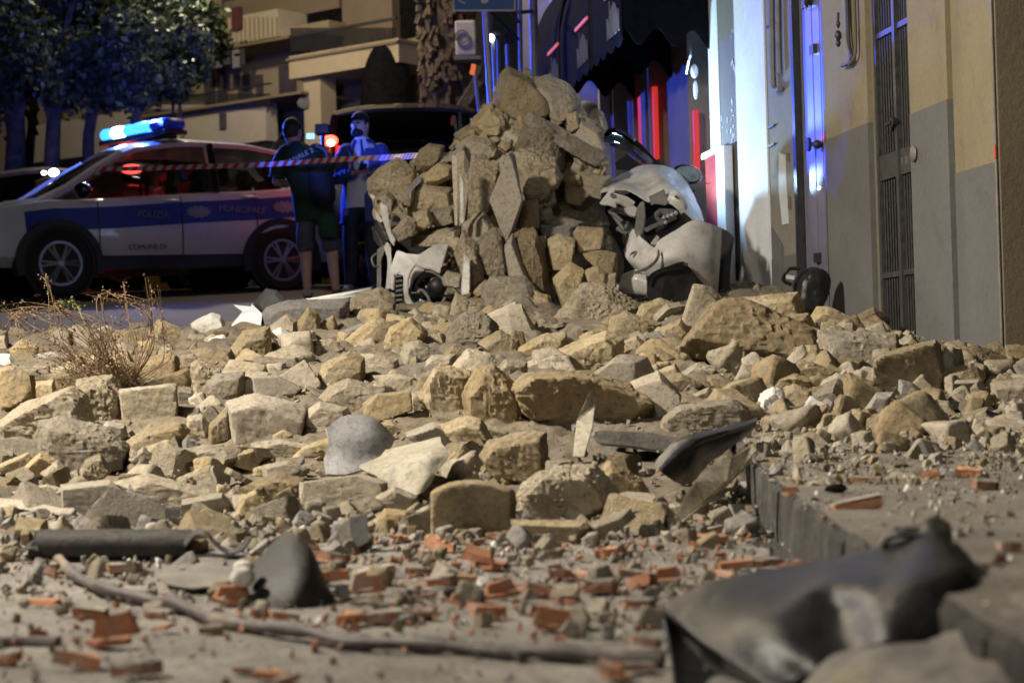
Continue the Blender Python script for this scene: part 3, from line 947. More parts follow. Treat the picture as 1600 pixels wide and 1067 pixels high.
# hidden heart of the pile
core = []
for a in np.linspace(0, 2 * math.pi, 12, endpoint=False):
    for (zz, rr) in ((0.15, 1.0), (0.75, 0.86), (1.25, 0.62), (1.75, 0.36), (1.98, 0.14)):
        core.append((0.04 + (0.80 * rr) * math.cos(a) + 0.17 * zz, 13.62 + 0.58 * rr * math.sin(a) + .12 * zz, 0.40 + zz * 0.92))
cc = np.mean(core, 0)
me = rock_mesh('rubble_core', [np.array(q) - cc for q in core], 44, M['r'], p=20, rough=.75, seed=77, chips=0)
o = link('rubble_core', me, None, Vector(cc))
tag(o, 'packed mortar and rubble at the heart of the tall pile on the car', 'rubble', kind='stuff')

pk('y', [(565, 180), (595, 55), (625, 18), (710, 60), (785, 130), (815, 215), (700, 262), (645, 230)], 'topmost boulder of the pile, huge with a smooth tan face', sx=.03, sy=-.05, s=.78, dd=-.05, rough=.7)
pk('d', [(680, 60), (690, 18), (715, 22), (725, 62)], dd=.5)
pk('t', [(725, 75), (800, 48), (870, 90), (925, 155), (880, 205), (830, 265), (780, 195)])
pk('y', [(825, 155), (900, 138), (955, 215), (900, 265), (830, 235)], dd=.1)
pk('y', [(862, 215), (910, 198), (925, 265), (880, 285)], dd=-.05)
pk('g', [(885, 275), (930, 228), (1000, 268), (1025, 335), (1000, 395), (930, 345)], 'grey smooth slab at the right shoulder of the pile', s=.9, rough=.3, dd=.1)
pk('r', [(965, 215), (990, 183), (1020, 208), (1038, 262), (1010, 305), (975, 262)], 'ragged stone lump poking up beside the broken windscreen pillar', dd=.35)
pk('t', [(685, 245), (730, 205), (1025, 375), (1015, 415), (960, 398)], 'long rough beam lying diagonally down the right of the pile', th=.16, s=.75, dd=-.1, name='stone_beam', cat='beam', noun='beam')
pk('y', [(478, 228), (548, 168), (600, 208), (592, 285), (540, 300), (480, 258)], 'pointed ochre stone with frosted right edge, left of the topmost boulder')
pk('d', [(398, 315), (470, 248), (535, 258), (522, 305), (430, 345)], dd=.1)
pk('t', [(408, 345), (470, 298), (560, 318), (582, 372), (540, 405), (440, 395)])
pk('t', [(583, 285), (640, 255), (692, 290), (662, 365), (600, 405), (583, 375)], dd=.1)
pk('r', [(660, 350), (690, 270), (742, 235), (820, 258), (852, 340), (850, 445), (760, 410)], 'large shadowy crumbled mass in the middle of the pile', dd=-.1)
pk('r', [(645, 380), (720, 348), (820, 400), (842, 475), (780, 565), (690, 565), (650, 450)], 'rough broken masonry right of the diamond-shaped slab', dd=-.15)
pk('g', [(552, 565), (598, 450), (630, 378), (652, 388), (682, 580), (626, 760), (600, 705)], 'tall diamond-shaped smooth grey slab on the front of the pile', s=.93, rough=.18, th=.22, p=60, chips=0, sx=-.06, sy=0, dd=-.34)
pk('d', [(676, 580), (745, 568), (752, 685), (655, 695)], dd=-.2)
pk('d', [(835, 415), (1002, 413), (1002, 505), (930, 590), (855, 575)], 'dark rectangular block set deep in the pile beside the crushed bonnet', dd=.2)
pk('r', [(455, 430), (480, 403), (582, 418), (572, 525), (545, 605), (447, 645)], 'rough masonry pillar piece standing upright left of the diamond-shaped slab', dd=-.1)
pk('t', [(430, 660), (520, 615), (562, 680), (520, 770), (445, 770)], dd=-.12)
pk('r', [(495, 745), (560, 688), (602, 700), (634, 885), (560, 900), (515, 865)], 'rough upright masonry stump under the diamond-shaped slab', dd=-.2)
pk('g', [(612, 762), (645, 708), (692, 860), (720, 935), (635, 900)], 'narrow smooth grey wedge under the tip of the diamond-shaped slab', s=.92, rough=.25, th=.16, dd=-.3, sx=-.05)
pk('d', [(648, 702), (740, 688), (772, 770), (804, 955), (715, 940)], 'dark pitted masonry face right of the narrow grey wedge', rough=1.3, dd=-.2)
pk('t', [(408, 385), (440, 368), (468, 440), (442, 665), (418, 672)], dd=-.05, rough=1.2)
pk('r', [(405, 790), (440, 700), (500, 760), (524, 905), (470, 945), (425, 855)], dd=-.2)
pk('w', [(427, 955), (440, 795), (466, 820), (466, 935)], 'narrow upright white plaster strip at the foot of the pile', dd=-.3, s=.85, rough=.5, noun='plaster strip')
pk('y', [(238, 405), (258, 362), (300, 336), (357, 345), (352, 395), (300, 465), (250, 455)], 'pale rounded disc-like stone high on the left of the pile', sy=.04)
pk('g', [(338, 405), (440, 338), (452, 382), (360, 410)], dd=-.1)
pk('y', [(262, 475), (340, 410), (392, 430), (387, 475), (320, 505), (268, 505)], sy=.05, dd=-.1)
pk('r', [(42, 495), (80, 440), (160, 398), (225, 430), (242, 465), (180, 535), (48, 548)], 'crumbly rounded stone at the left end of the pile')
pk('d', [(148, 535), (232, 448), (242, 482), (182, 552)], dd=-.1)
pk('t', [(58, 565), (120, 523), (152, 560), (142, 605), (78, 628)])
pk('y', [(208, 565), (270, 503), (382, 520), (398, 605), (300, 618), (228, 618)], 'ochre block with a worn front on the left of the pile')
pk('y', [(228, 625), (290, 603), (312, 655), (270, 695), (238, 665)], dd=-.15)
pk('r', [(146, 695), (200, 638), (242, 650), (244, 705), (170, 740)], dd=-.15)
pk('r', [(162, 545), (232, 518), (222, 592), (168, 575)], dd=-.1)
pk('t', [(238, 755), (330, 690), (422, 683), (425, 712), (350, 752)], 'flat tan slab lying on top of the crushed bumper corner', dd=-.1, th=.3, sy=-.2)
pk('t', [(348, 895), (370, 863), (432, 878), (425, 935), (358, 925)], dd=-.3)
pk('c', [(760, 672), (900, 676), (902, 722), (770, 720)], 'flat dark shelf-like slab right of the masonry stumps', dd=-.1)
pk('y', [(896, 695), (912, 680), (1016, 685), (1012, 765), (910, 775)], 'brick-shaped ochre block just left of the crushed headlamp', rough=.5, dd=-.2, s=.88, sx=.03)
pk('y', [(786, 735), (830, 712), (902, 730), (892, 835), (850, 858), (808, 855)], 'upright ochre block right of the dark pitted face', dd=-.22, sx=.05)
pk('y', [(812, 895), (880, 832), (934, 860), (922, 955), (850, 1008)], 'egg-shaped ochre stone under the upright ochre block', dd=-.25)
pk('d', [(936, 795), (1000, 777), (1075, 790), (1075, 885), (1010, 858)], 'dark ochre block under the brick-shaped ochre block', dd=-.25)
pk('y', [(942, 865), (990, 842), (1034, 870), (1028, 930), (960, 920)], dd=-.3)
pk('t', [(517, 925), (560, 888), (690, 888), (745, 950), (744, 1035), (600, 1010), (525, 1025)], 'squared tan block at the foot of the pile below the diamond-shaped slab', dd=-.35, sy=-.12)
pk('y', [(482, 945), (530, 898), (545, 945), (490, 968)], dd=-.3)
pk('t', [(753, 720), (782, 718), (784, 765), (755, 760)], dd=-.2)
pk('y', [(733, 945), (800, 970), (802, 1015), (758, 1035)], dd=-.35)
pk('t', [(772, 665), (840, 633), (935, 660), (922, 680)], dd=-.05)
pk('t', [(1040, 880), (1075, 870), (1075, 930), (1045, 935)], dd=-.3)
pk('t', [(300, 610), (390, 600), (400, 660), (330, 680), (300, 660)], dd=-.05)
pk('t', [(540, 520), (585, 500), (600, 560), (555, 580)], dd=.0)
pk('t', [(350, 750), (420, 720), (440, 770), (400, 800)], dd=-.1)

# ------------------------------------------------------------------ small stones lying on and between
def small_rock_lib(k, mk, n, rough, p=14):
    out = []
    for q in range(k):
        rs = np.random.default_rng(500 + q * 7 + len(mk) * 31 + ord(mk[0]))
        e = np.array([1.0, rs.uniform(.6, .95), rs.uniform(.42, .75)])
        e = e * np.array([1, 1, 1.0])
        pts = np.array([(a, b_, c) for a in (-1, 1) for b_ in (-1, 1) for c in (-1, 1)], float) * e * .5 * rs.uniform(.72, 1.05, (8, 3))
        if q % 3 == 0: pts = pts[:7]          # one corner gone
        out.append(rock_mesh('small_stone', pts, n, M[mk], p=p, rough=rough, seed=900 + q, chips=3))
    return out
LIB = {mk: small_rock_lib(8, mk, 12, .9, 110) for mk in 'ytdcw'}
cand = []
while len(cand) < 175:
    px = rng.uniform(0, 1600); py = rng.uniform(470, 860)
    if py > 815 and px > 1180: continue
    d = on_mound(px, py)
    if not 5.0 < d < 14.5: continue
    if px < 480 and py < 500: continue
    if kept_clear(px, py, 12): continue
    if 930 < px < 1160 and py < 505: continue
    pt = at(px, py, d)
    if pt.x > fac_x(pt.y) - .12: continue
    cand.append((px, py, d, pt))
cand.sort(key=lambda q: q[2])
for i, (px, py, d, pt) in enumerate(cand):
    big = float(np.clip(rng.lognormal(math.log(0.115), 0.38), 0.05, 0.24))
    mk = rng.choice(list('yytttddccw'), p=[.16, .16, .17, .17, .1, .06, .06, .05, .04, .03])
    o = link('small_stone', LIB[mk][int(rng.integers(8))], None, pt + Vector((0, .3 * big, -big * .05)))
    o.scale = (big, big, big)
    o.rotation_euler = rng.uniform(0, 6.28, 3)
    co = {'y': 'ochre', 't': 'tan', 'd': 'brown', 'c': 'grey', 'w': 'white'}[mk]
    sz = 'brick-sized' if big > .15 else 'fist-sized' if big > .085 else 'egg-sized'
    def where(l):
        dx, dy = px - l[1], py - l[2]
        if abs(dx) > abs(dy): return ('left of ' if dx < 0 else 'right of ') + l[0]
        return ('in front of ' if dy > 0 else 'behind ') + l[0]
    ls = sorted(LANDMARKS, key=lambda q: math.hypot(q[1] - px, q[2] - py))
    cs = [f'{sz} {co} rubble fragment {where(l)}' for l in ls[:3]] + [f'{sz} {co} rubble fragment between {ls[0][0]} and {l[0]}' for l in ls[1:4]] + [f'{sz} {co} rubble fragment {where(ls[0])} and {where(l)}' for l in ls[1:6]]
    lab = uniq(cs)
    if lab in USED: bpy.data.objects.remove(o); continue
    tag(o, lab, 'stone', 'small fragments strewn over the heap')

PILE_PX = [(80, 560), (160, 420), (400, 340), (500, 220), (620, 60), (760, 80), (1000, 270), (1030, 520), (1000, 900), (760, 960), (420, 950), (250, 740), (120, 700)]
def inside(x, y, poly):
    c = False
    for i in range(len(poly)):
        (x1, y1), (x2, y2) = poly[i], poly[i - 1]
        if (y1 > y) != (y2 > y) and x < (x2 - x1) * (y - y1) / (y2 - y1) + x1: c = not c
    return c
k = 0
while k < 110:
    x, y = rng.uniform(60, 1040), rng.uniform(60, 960)
    if not inside(x, y, PILE_PX): continue
    px, py = ph('P', x, y)
    if 860 < px and py > 290: continue
    big = float(np.clip(rng.lognormal(math.log(.105), .45), .04, .24))
    mk = rng.choice(list('yttddc'))
    o = link('small_stone', LIB[mk][int(rng.integers(8))], None, at(px, py, pd('P', y) + .10 + rng.uniform(0, .12)))
    o.scale = (big, big, big); o.rotation_euler = rng.uniform(0, 6.28, 3); k += 1
    co = {'y': 'ochre', 't': 'tan', 'd': 'brown', 'c': 'grey'}[mk]
    pls = sorted([(o_['label'], cx_, cy_) for o_, cx_, cy_ in PILE_L], key=lambda q: math.hypot(q[1] - px, q[2] - py))
    sz = 'brick-sized' if big > .15 else 'fist-sized' if big > .085 else 'egg-sized'
    def where2(l):
        dx, dy = px - l[1], py - l[2]
        if abs(dx) > abs(dy): return ('left of the ' if dx < 0 else 'right of the ') + l[0]
        return ('under the ' if dy > 0 else 'above the ') + l[0]
    short = [(' '.join(l[0].split(' of the pile')[0].split(',')[0].split()[:7]), l[1], l[2]) for l in pls[:8]]
    short = [q for q in short if len(q[0].split()) <= 7]
    lab = uniq([f'{sz} {co} fragment {where2(l)}' for l in short])
    if lab in USED: bpy.data.objects.remove(o); continue
    tag(o, lab, 'stone', 'small fragments filling the tall pile')

def scatter(name, count, place, size, mats, seed, label, flat=0.6, lib=None):
    """thousands of crumbs as one mesh"""
    rs = np.random.default_rng(seed)
    shapes = []
    for q in range(10):
        e = np.array([1, rs.uniform(.6, 1), rs.uniform(.35, flat + .2)])
        pts = rs.normal(0, 1, (9, 3)); pts /= np.linalg.norm(pts, axis=1)[:, None]; pts *= e * .5
        bm = bmesh.new()
        for pq in pts: bm.verts.new(pq)
        r_ = bmesh.ops.convex_hull(bm, input=bm.verts)
        bm.verts.index_update()
        vs = np.array([v.co[:] for v in bm.verts]); fs = np.array([[v.index for v in f.verts] for f in bm.faces if len(f.verts) == 3])
        bm.free(); shapes.append((vs, fs))
    if lib:
        shapes = []
        for me_ in lib:
            co = np.empty(len(me_.vertices) * 3); me_.vertices.foreach_get('co', co)
            lp = np.empty(len(me_.loops), np.int32); me_.loops.foreach_get('vertex_index', lp)
            shapes.append((co.reshape(-1, 3), lp.reshape(-1, 4)))
    Vs, Fs, mi, o = [], [], [], 0
    done = 0
    while done < count:
        p = place(rs)
        if p is None: continue
        vs, fs = shapes[rs.integers(len(shapes))]
        sz = size(rs, p)
        E = np.array(Euler(rs.uniform(0, 6.28, 3)).to_matrix())
        Vs.append((vs * sz) @ E.T + np.array(p)); Fs.append(fs + o); o += len(vs)
        mi += [int(rs.integers(len(mats)))] * len(fs)
        done += 1
    me = npmesh(name, np.concatenate(Vs), np.concatenate(Fs), smooth=bool(lib))
    for q in mats: me.materials.append(q)
    me.polygons.foreach_set('material_index', np.array(mi, np.int32))
    ob = link(name, me)
    tag(ob, label, 'rubble', kind='stuff')
    return ob
def pl_heap(rs):
    x = rs.uniform(-4.2, 2.4); y = rs.uniform(5.4, 14.6)
    if abs(x) > 0.3 * y + .3 or x > fac_x(y) - .05: return None
    h = float(mound(x, y) - ground(x, y))
    if h < 0.015 and rs.random() > .25: return None
    return (x, y, float(max(mound(x, y), ground(x, y))) + rs.uniform(-.02, .02))
scatter('rubble_crumbs', 9000, pl_heap, lambda rs, p: float(np.clip(rs.lognormal(math.log(.018), .62), .007, .085)), [M['t'], M['y'], M['c'], M['fines'], M['t']], 5,
        'small tan crumbs and chips of tuff strewn all over the heap')
def pl_near(rs):
    y = rs.uniform(2.5, 6.6) if rs.random() < .5 else 2.5 + 4.1 * math.sqrt(rs.random()); x = rs.uniform(-.29, .29) * y
    if rs.random() > .25 + .75 * float(sst(3.2, 5.8, y)): return None
    return (x, y, float(ground(x, y)) + .004)
scatter('grit_crumbs', 5000, pl_near, lambda rs, p: float(np.clip(rs.lognormal(math.log(.011), .55), .004, .045)), [M['t'], M['c'], M['fines'], M['w'], M['c']], 6,
        'loose grit and mortar chips scattered over the dusty street in front')
def pl_pave(rs):
    y = rs.uniform(5.0, 9.0); x0 = float(kerb_x(y)) + .03; x = rs.uniform(x0, min(float(fac_x(y)) - .05, .3 * y))
    if rs.random() > .3 + .7 * float(sst(5.2, 7.2, y)): return None
    return (x, y, float(max(ground(x, y), mound(x, y))) + .008)
scatter('pavement_crumbs', 2200, pl_pave, lambda rs, p: float(np.clip(rs.lognormal(math.log(.024), .65), .008, .12)), [M['t'], M['c'], M['fines'], M['d'], M['t']], 8,
        'broken chips of tuff and plaster covering the pavement beside the kerb')

BLK = small_rock_lib(10, 'y', 9, .8, 110)
def pl_blocks(rs):
    x = rs.uniform(-4.0, 2.3); y = rs.uniform(5.6, 14.2)
    if abs(x) > 0.29 * y + .2 or x > fac_x(y) - .08: return None
    if .2 < x < 1.7 and y > 10.6: return None
    if kept_clear(*project((x, y, float(max(mound(x, y), ground(x, y))) + .04)), 10): return None
    h = float(mound(x, y) - ground(x, y))
    if h < 0.03 and rs.random() > .12: return None
    return (x, y, float(max(mound(x, y), ground(x, y))) + rs.uniform(-.06, .0))
scatter('rubble_blocks', 620, pl_blocks, lambda rs, p: float(np.clip(rs.lognormal(math.log(.105), .42), .04, .26)), [M['t'], M['y'], M['t'], M['d'], M['y'], M['g']], 15,
        'broken tuff lumps packed between the larger stones of the heap', lib=BLK)
def pl_front(rs):
    y = rs.uniform(3.3, 6.6); x = rs.uniform(-.29, .26) * y
    if x > kerb_x(y) - .03 and y < 6: return None
    if rs.random() > .10 + .9 * float(sst(4.4, 5.9, y)): return None
    return (x, y, float(ground(x, y)) + .008)
scatter('front_chips', 1150, pl_front, lambda rs, p: float(np.clip(rs.lognormal(math.log(.035), .5), .014, .09)), [M['t'], M['y'], M['c'], M['g'], M['t']], 16,
        'flat chips of tuff and plaster along the front edge of the heap', lib=BLK)
def pl_pave2(rs):
    y = rs.uniform(5.6, 9.2); x0 = float(kerb_x(y)) + .05; x = rs.uniform(x0, min(float(fac_x(y)) - .45, .3 * y))
    if rs.random() > .12 + .88 * float(sst(5.6, 7.6, y)): return None
    return (x, y, float(max(ground(x, y), mound(x, y))) + .012)
scatter('pavement_lumps', 260, pl_pave2, lambda rs, p: float(np.clip(rs.lognormal(math.log(.085), .5), .03, .24)), [M['t'], M['d'], M['y'], M['g'], M['t']], 18,
        'broken lumps of tuff and plaster heaped over the pavement by the gate', lib=BLK)
for (x, y, d_, n_) in ((5, 520, 0, 9),): pass
def pl_pile(rs):
    x, y = rs.uniform(60, 1040), rs.uniform(40, 960)
    if not inside(x, y, PILE_PX): return None
    px, py = ph('P', x, y)
    if px > 860 and py > 285: return None
    return tuple(at(px, py, pd('P', y) + rs.uniform(.0, .24)))
scatter('pile_fill', 1000, pl_pile, lambda rs, p: float(np.clip(rs.lognormal(math.log(.07), .5), .025, .20)), [M['r'], M['t'], M['g'], M['r'], M['y']], 19,
        'mortar lumps and chips wedged between the stones of the tall pile', lib=BLK)

# thin broken plaster slabs tilted among the stones
SLB = []
for q in range(6):
    rs = np.random.default_rng(70 + q); n_ = 6; a_ = np.sort(rs.uniform(0, 6.28, n_))
    ring = [(.5 * math.cos(t_) * rs.uniform(.7, 1), .36 * math.sin(t_) * rs.uniform(.7, 1)) for t_ in np.linspace(0, 6.28, n_, endpoint=False) + rs.uniform(-.3, .3, n_)]
    pts = [(x, y, z) for x, y in ring for z in (-.055, .055)]
    SLB.append(rock_mesh('plaster_slab', pts, 12, M['g'], p=140, rough=.5, seed=70 + q, chips=0))
k = 0; tries = 0
while k < 46 and tries < 3000:
    tries += 1
    px, py = rng.uniform(0, 1590), rng.uniform(500, 830)
    if kept_clear(px, py, 22) or (px > 1180 and py > 740): continue
    d = on_mound(px, py); pt = at(px, py, d)
    if not 5.2 < d < 13 or pt.x > fac_x(pt.y) - .3: continue
    s_ = float(np.clip(rng.lognormal(math.log(.19), .35), .1, .34))
    co = ('grey', 'tan', 'white')[int(rng.choice(3, p=[.6, .28, .12]))]
    lm = sorted(LANDMARKS, key=lambda q: math.hypot(q[1] - px, q[2] - py))
    wh = lambda l: (('left of ' if px < l[1] else 'right of ') if abs(px - l[1]) > abs(py - l[2]) else ('in front of ' if py > l[2] else 'behind ')) + l[0]
    lab_ = uniq([f'thin tilted {co} plaster slab fragment {wh(l)}' for l in lm[:4]])
    if lab_ in USED: continue
    me = SLB[int(rng.integers(6))]
    if co != 'grey':
        nm_ = 'slab_' + co + str(int(rng.integers(6)))
        me = SLB[int(rng.integers(6))].copy(); me.materials[0] = M['t' if co == 'tan' else 'w']
    o = link('plaster_slab', me, None, pt + Vector((0, .02, .01)))
    o.scale = (s_, s_, s_); o.rotation_euler = (rng.normal(.5, .45), rng.normal(0, .4), rng.uniform(0, 6.28))
    tag(o, lab_, 'slab', 'thin plaster slabs among the stones', 'thing'); k += 1

# ================================================================== SHEETS, PLATES, BRICKS
def catmull(P, n):
    """P (k,...) control rows -> (k-1)*n+1 rows"""
    P = np.asarray(P, float); k = len(P)
    E = np.concatenate([[2 * P[0] - P[1]], P, [2 * P[-1] - P[-2]]])
    out = []
    for i in range(k - 1):
        p0, p1, p2, p3 = E[i], E[i + 1], E[i + 2], E[i + 3]
        for t in np.linspace(0, 1, n, endpoint=False):
            out.append(0.5 * ((2 * p1) + (-p0 + p2) * t + (2 * p0 - 5 * p1 + 4 * p2 - p3) * t * t + (-p0 + 3 * p1 - 3 * p2 + p3) * t ** 3))
    out.append(P[-1])
    return np.array(out)

def thick_grid(name, G, th, mat, crumple=0.0, cfr=12.0, seed=1):
    """G (r,c,3) surface -> closed sheet of thickness th"""
    G = np.asarray(G, float)
    du = np.gradient(G, axis=1); dv = np.gradient(G, axis=0)
    nr = np.cross(du, dv); nr /= np.linalg.norm(nr, axis=2)[:, :, None] + 1e-9
    if crumple > 0:
        s = fbm(G.reshape(-1, 3) * cfr, seed, 4).reshape(G.shape[:2])
        G = G + nr * (s * crumple)[:, :, None]
    A = G + nr * th / 2; B = G - nr * th / 2
    r, c = G.shape[:2]
    V = np.concatenate([A.reshape(-1, 3), B.reshape(-1, 3)])
    i = np.arange(r * c).reshape(r, c)
    F1 = np.stack([i[:-1, :-1], i[:-1, 1:], i[1:, 1:], i[1:, :-1]], -1).reshape(-1, 4)
    F2 = F1[:, ::-1] + r * c
    loop = np.concatenate([i[0, :], i[1:, -1], i[-1, -2::-1], i[-2:0:-1, 0]])
    l2 = np.roll(loop, -1)
    F3 = np.stack([loop, loop + r * c, l2 + r * c, l2], -1)
    me = npmesh(name, V, np.concatenate([F1, F2, F3]))
    bm = bmesh.new(); bm.from_mesh(me); bmesh.ops.recalc_face_normals(bm, faces=bm.faces); bm.to_mesh(me); bm.free()
    me.polygons.foreach_set('use_smooth', [True] * len(me.polygons))
    me.set_sharp_from_angle(angle=R(50))
    me.materials.append(mat)
    return me

def place_mesh(name, me, parent=None):
    if parent:
        me.transform(Matrix.Translation(-wloc(parent)))
        return link(name, me, parent)
    n = len(me.vertices); co = np.empty(n * 3, np.float32); me.vertices.foreach_get('co', co); co = co.reshape(-1, 3)
    c = Vector(((co[:, 0].min() + co[:, 0].max()) / 2, (co[:, 1].min() + co[:, 1].max()) / 2, co[:, 2].min()))
    me.transform(Matrix.Translation(-c))
    return link(name, me, None, c)

def rest_shift(reg, pts, f=None):
    """how far to move traced points along the view so that the lowest one lies on the rubble"""
    q = max(pts, key=lambda q: q[1]); px, py = ph(reg, q[0], q[1])
    return on_mound(px, min(py, 1066), f or mound) - .04 - q[2]
def patch(name, reg, rows, th, mat, up=7, parent=None, crumple=0.0, cfr=12.0, seed=1, rest=False):
    if rest:
        k_ = rest_shift(reg, [q for r_ in rows for q in r_]); rows = [[(q[0], q[1], q[2] + k_) for q in r_] for r_ in rows]
    G = np.array([[list(at(*ph(reg, q[0], q[1]), q[2])) for q in row] for row in rows])
    G = catmull(G, up)
    G = catmull(G.transpose(1, 0, 2), up).transpose(1, 0, 2)
    return place_mesh(name, thick_grid(name, G, th, mat, crumple, cfr, seed), parent)

def plate(name, reg, poly, d, th, mat, parent=None, curve=0.0, tilt=(0, 0), bev=0.0, smooth=False, rest=False):
    """flat outline at distance d (th metres thick); tilt: extra distance per metre right / up"""
    if rest:
        poly = [(q[0], q[1], q[2] if len(q) > 2 else d) for q in poly]
        k_ = rest_shift(reg, poly); poly = [(q[0], q[1], q[2] + k_) for q in poly]
    pp = [ph(reg, *q[:2]) for q in poly]
    cx = sum(q[0] for q in pp) / len(pp); cy = sum(q[1] for q in pp) / len(pp)
    fr, bk = [], []
    for k, (x, y) in enumerate(pp):
        dd = poly[k][2] if len(poly[k]) > 2 else d
        u = (x - cx) / FPX * dd; v = -(y - cy) / FPX * dd
        dd = dd + tilt[0] * u + tilt[1] * v + curve * (u * u + v * v)
        p = at(x, y, dd)
        fr.append(p); bk.append(p + ray(x, y).normalized() * th)
    me = MB().prism(fr, bk).mesh(name, mat)
    bm = bmesh.new(); bm.from_mesh(me)
    bmesh.ops.triangulate(bm, faces=[f for f in bm.faces if len(f.verts) > 4])
    bm.to_mesh(me); bm.free()
    if bev > 0:
        bm = bmesh.new(); bm.from_mesh(me)
        bmesh.ops.bevel(bm, geom=[e for e in bm.edges if e.calc_face_angle(0) > .5], offset=bev, segments=2, affect='EDGES', clamp_overlap=True)
        bm.to_mesh(me); bm.free()
    if smooth:
        me.polygons.foreach_set('use_smooth', [True] * len(me.polygons)); me.set_sharp_from_angle(angle=R(40))
    return place_mesh(name, me, parent)

# bitumen membrane, dusty on the outside
def membrane(name, base, dust, rough=0.42, amt=0.6, spec=0.5):
    mt, nt, b = new_mat(name)
    v = coords(nt)
    n1 = noise(nt, v, 7, 8, 0.7); n2 = noise(nt, v, 60, 5, 0.7); n3 = noise(nt, v, 3.2, 5, 0.6)
    c = ramp(nt, n2, [(0.3, tuple(x * .75 for x in base)), (0.7, tuple(x * 1.3 for x in base))])
    f = ramp(nt, n1, [(0.46, (0, 0, 0)), (0.72, (amt,) * 3)])
    c = mixc(nt, f, c, dust)
    f2 = ramp(nt, n3, [(0.58, (0, 0, 0)), (0.66, (amt * .8,) * 3)])
    c = mixc(nt, f2, c, (0.30, 0.235, 0.14))
    nt.links.new(c, b.inputs['Base Color'])
    rr = nt.nodes.new('ShaderNodeMapRange'); rr.inputs['To Min'].default_value = rough; rr.inputs['To Max'].default_value = min(1, rough + .5)
    nt.links.new(f, rr.inputs['Value']); nt.links.new(rr.outputs[0], b.inputs['Roughness'])
    b.inputs['Specular IOR Level'].default_value = spec
    bump(nt, b, [(n1, 0.006), (n2, 0.002)])
    return mt
M['bit'] = membrane('bitumen_black', (0.016, 0.016, 0.017), (0.085, 0.08, 0.07), 0.33, 0.2, .42)
M['bitd'] = membrane('bitumen_dusty', (0.024, 0.022, 0.020), (0.11, 0.10, 0.086), 0.55, 0.4, .3)
M['felt'] = membrane('felt_dusty', (0.16, 0.15, 0.13), (0.30, 0.275, 0.235), 0.75, 0.8, 0.3)
M['cream'] = stone_mat('sheet_cream', (0.27, 0.245, 0.19), (0.37, 0.34, 0.27), (0.43, 0.40, 0.33), (0.3, 0.26, 0.18), sc=6, rough_bump=.0015, var=.1)
M['greysheet'] = stone_mat('sheet_grey', (0.30, 0.30, 0.30), (0.38, 0.38, 0.38), (0.43, 0.43, 0.43), (0.34, 0.33, 0.31), sc=6, rough_bump=.001, var=.06)

# --- right: the big crumpled black membrane and the dusty felt in front of it
t = thing('crumpled_membrane', 'big crumpled black bitumen membrane in the lower right corner, shiny along its fold', 'membrane', at(*ph('H', 800, 800), 2.9) + Vector((0, 0, -.1)))
rows = [
 [(95, 745, 3.10), (300, 655, 3.16), (560, 602, 3.18), (800, 562, 3.16), (1000, 512, 3.12), (1180, 462, 3.05), (1290, 500, 3.04), (1400, 610, 3.0)],
 [(112, 760, 3.02), (330, 712, 3.00), (580, 672, 3.0), (800, 612, 3.02), (1010, 575, 2.97), (1200, 530, 2.92), (1330, 560, 2.92), (1425, 650, 2.90)],
 [(180, 820, 2.90), (370, 800, 2.84), (560, 770, 2.80), (760, 668, 2.88), (980, 668, 2.78), (1150, 632, 2.74), (1310, 620, 2.76), (1420, 690, 2.80)],
 [(260, 890, 2.80), (430, 890, 2.74), (620, 850, 2.70), (800, 775, 2.80), (980, 770, 2.68), (1130, 735, 2.66), (1280, 720, 2.68), (1400, 700, 2.74)],
 [(400, 980, 2.70), (530, 965, 2.67), (680, 930, 2.64), (830, 880, 2.70), (1000, 850, 2.62), (1130, 830, 2.62), (1250, 800, 2.64), (1370, 715, 2.70)],
 [(560, 1085, 2.62), (640, 1050, 2.62), (740, 1000, 2.60), (860, 940, 2.64), (1000, 900, 2.60), (1120, 890, 2.60), (1240, 855, 2.63), (1350, 740, 2.72)]]
patch('sheet', 'H', rows, 0.004, M['bit'], 8, t, 0.005, 7, 3)
rows = [[(95, 745, 3.10), (112, 760, 3.02), (180, 820, 2.90), (260, 890, 2.80), (400, 980, 2.70), (560, 1085, 2.62)],
        [(96, 800, 3.12), (150, 850, 3.12), (230, 920, 3.05), (300, 990, 2.95), (400, 1050, 2.85), (520, 1110, 2.74)],
        [(125, 950, 2.95), (180, 1000, 2.92), (250, 1060, 2.85), (320, 1100, 2.80), (400, 1130, 2.76), (480, 1140, 2.70)],
        [(142, 1090, 2.74), (190, 1120, 2.72), (250, 1140, 2.70), (330, 1150, 2.68), (400, 1160, 2.66), (470, 1165, 2.64)]]
patch('underside', 'H', rows, 0.004, M['bit'], 6, t)
rows = [[(970, 490, 3.14), (1060, 440, 3.13), (1140, 430, 3.12)], [(990, 510, 3.08), (1070, 470, 3.06), (1150, 470, 3.05)]]
patch('torn_edge', 'H', rows, 0.006, M['bit'], 5, t, .01, 30)
rows = [[(1140, 430, 3.12), (1200, 395, 3.12), (1245, 405, 3.12), (1270, 460, 3.1)], [(1150, 480, 3.05), (1210, 470, 3.04), (1260, 480, 3.04), (1300, 520, 3.02)]]
patch('torn_edge', 'H', rows, 0.006, M['bit'], 5, t, .01, 30)
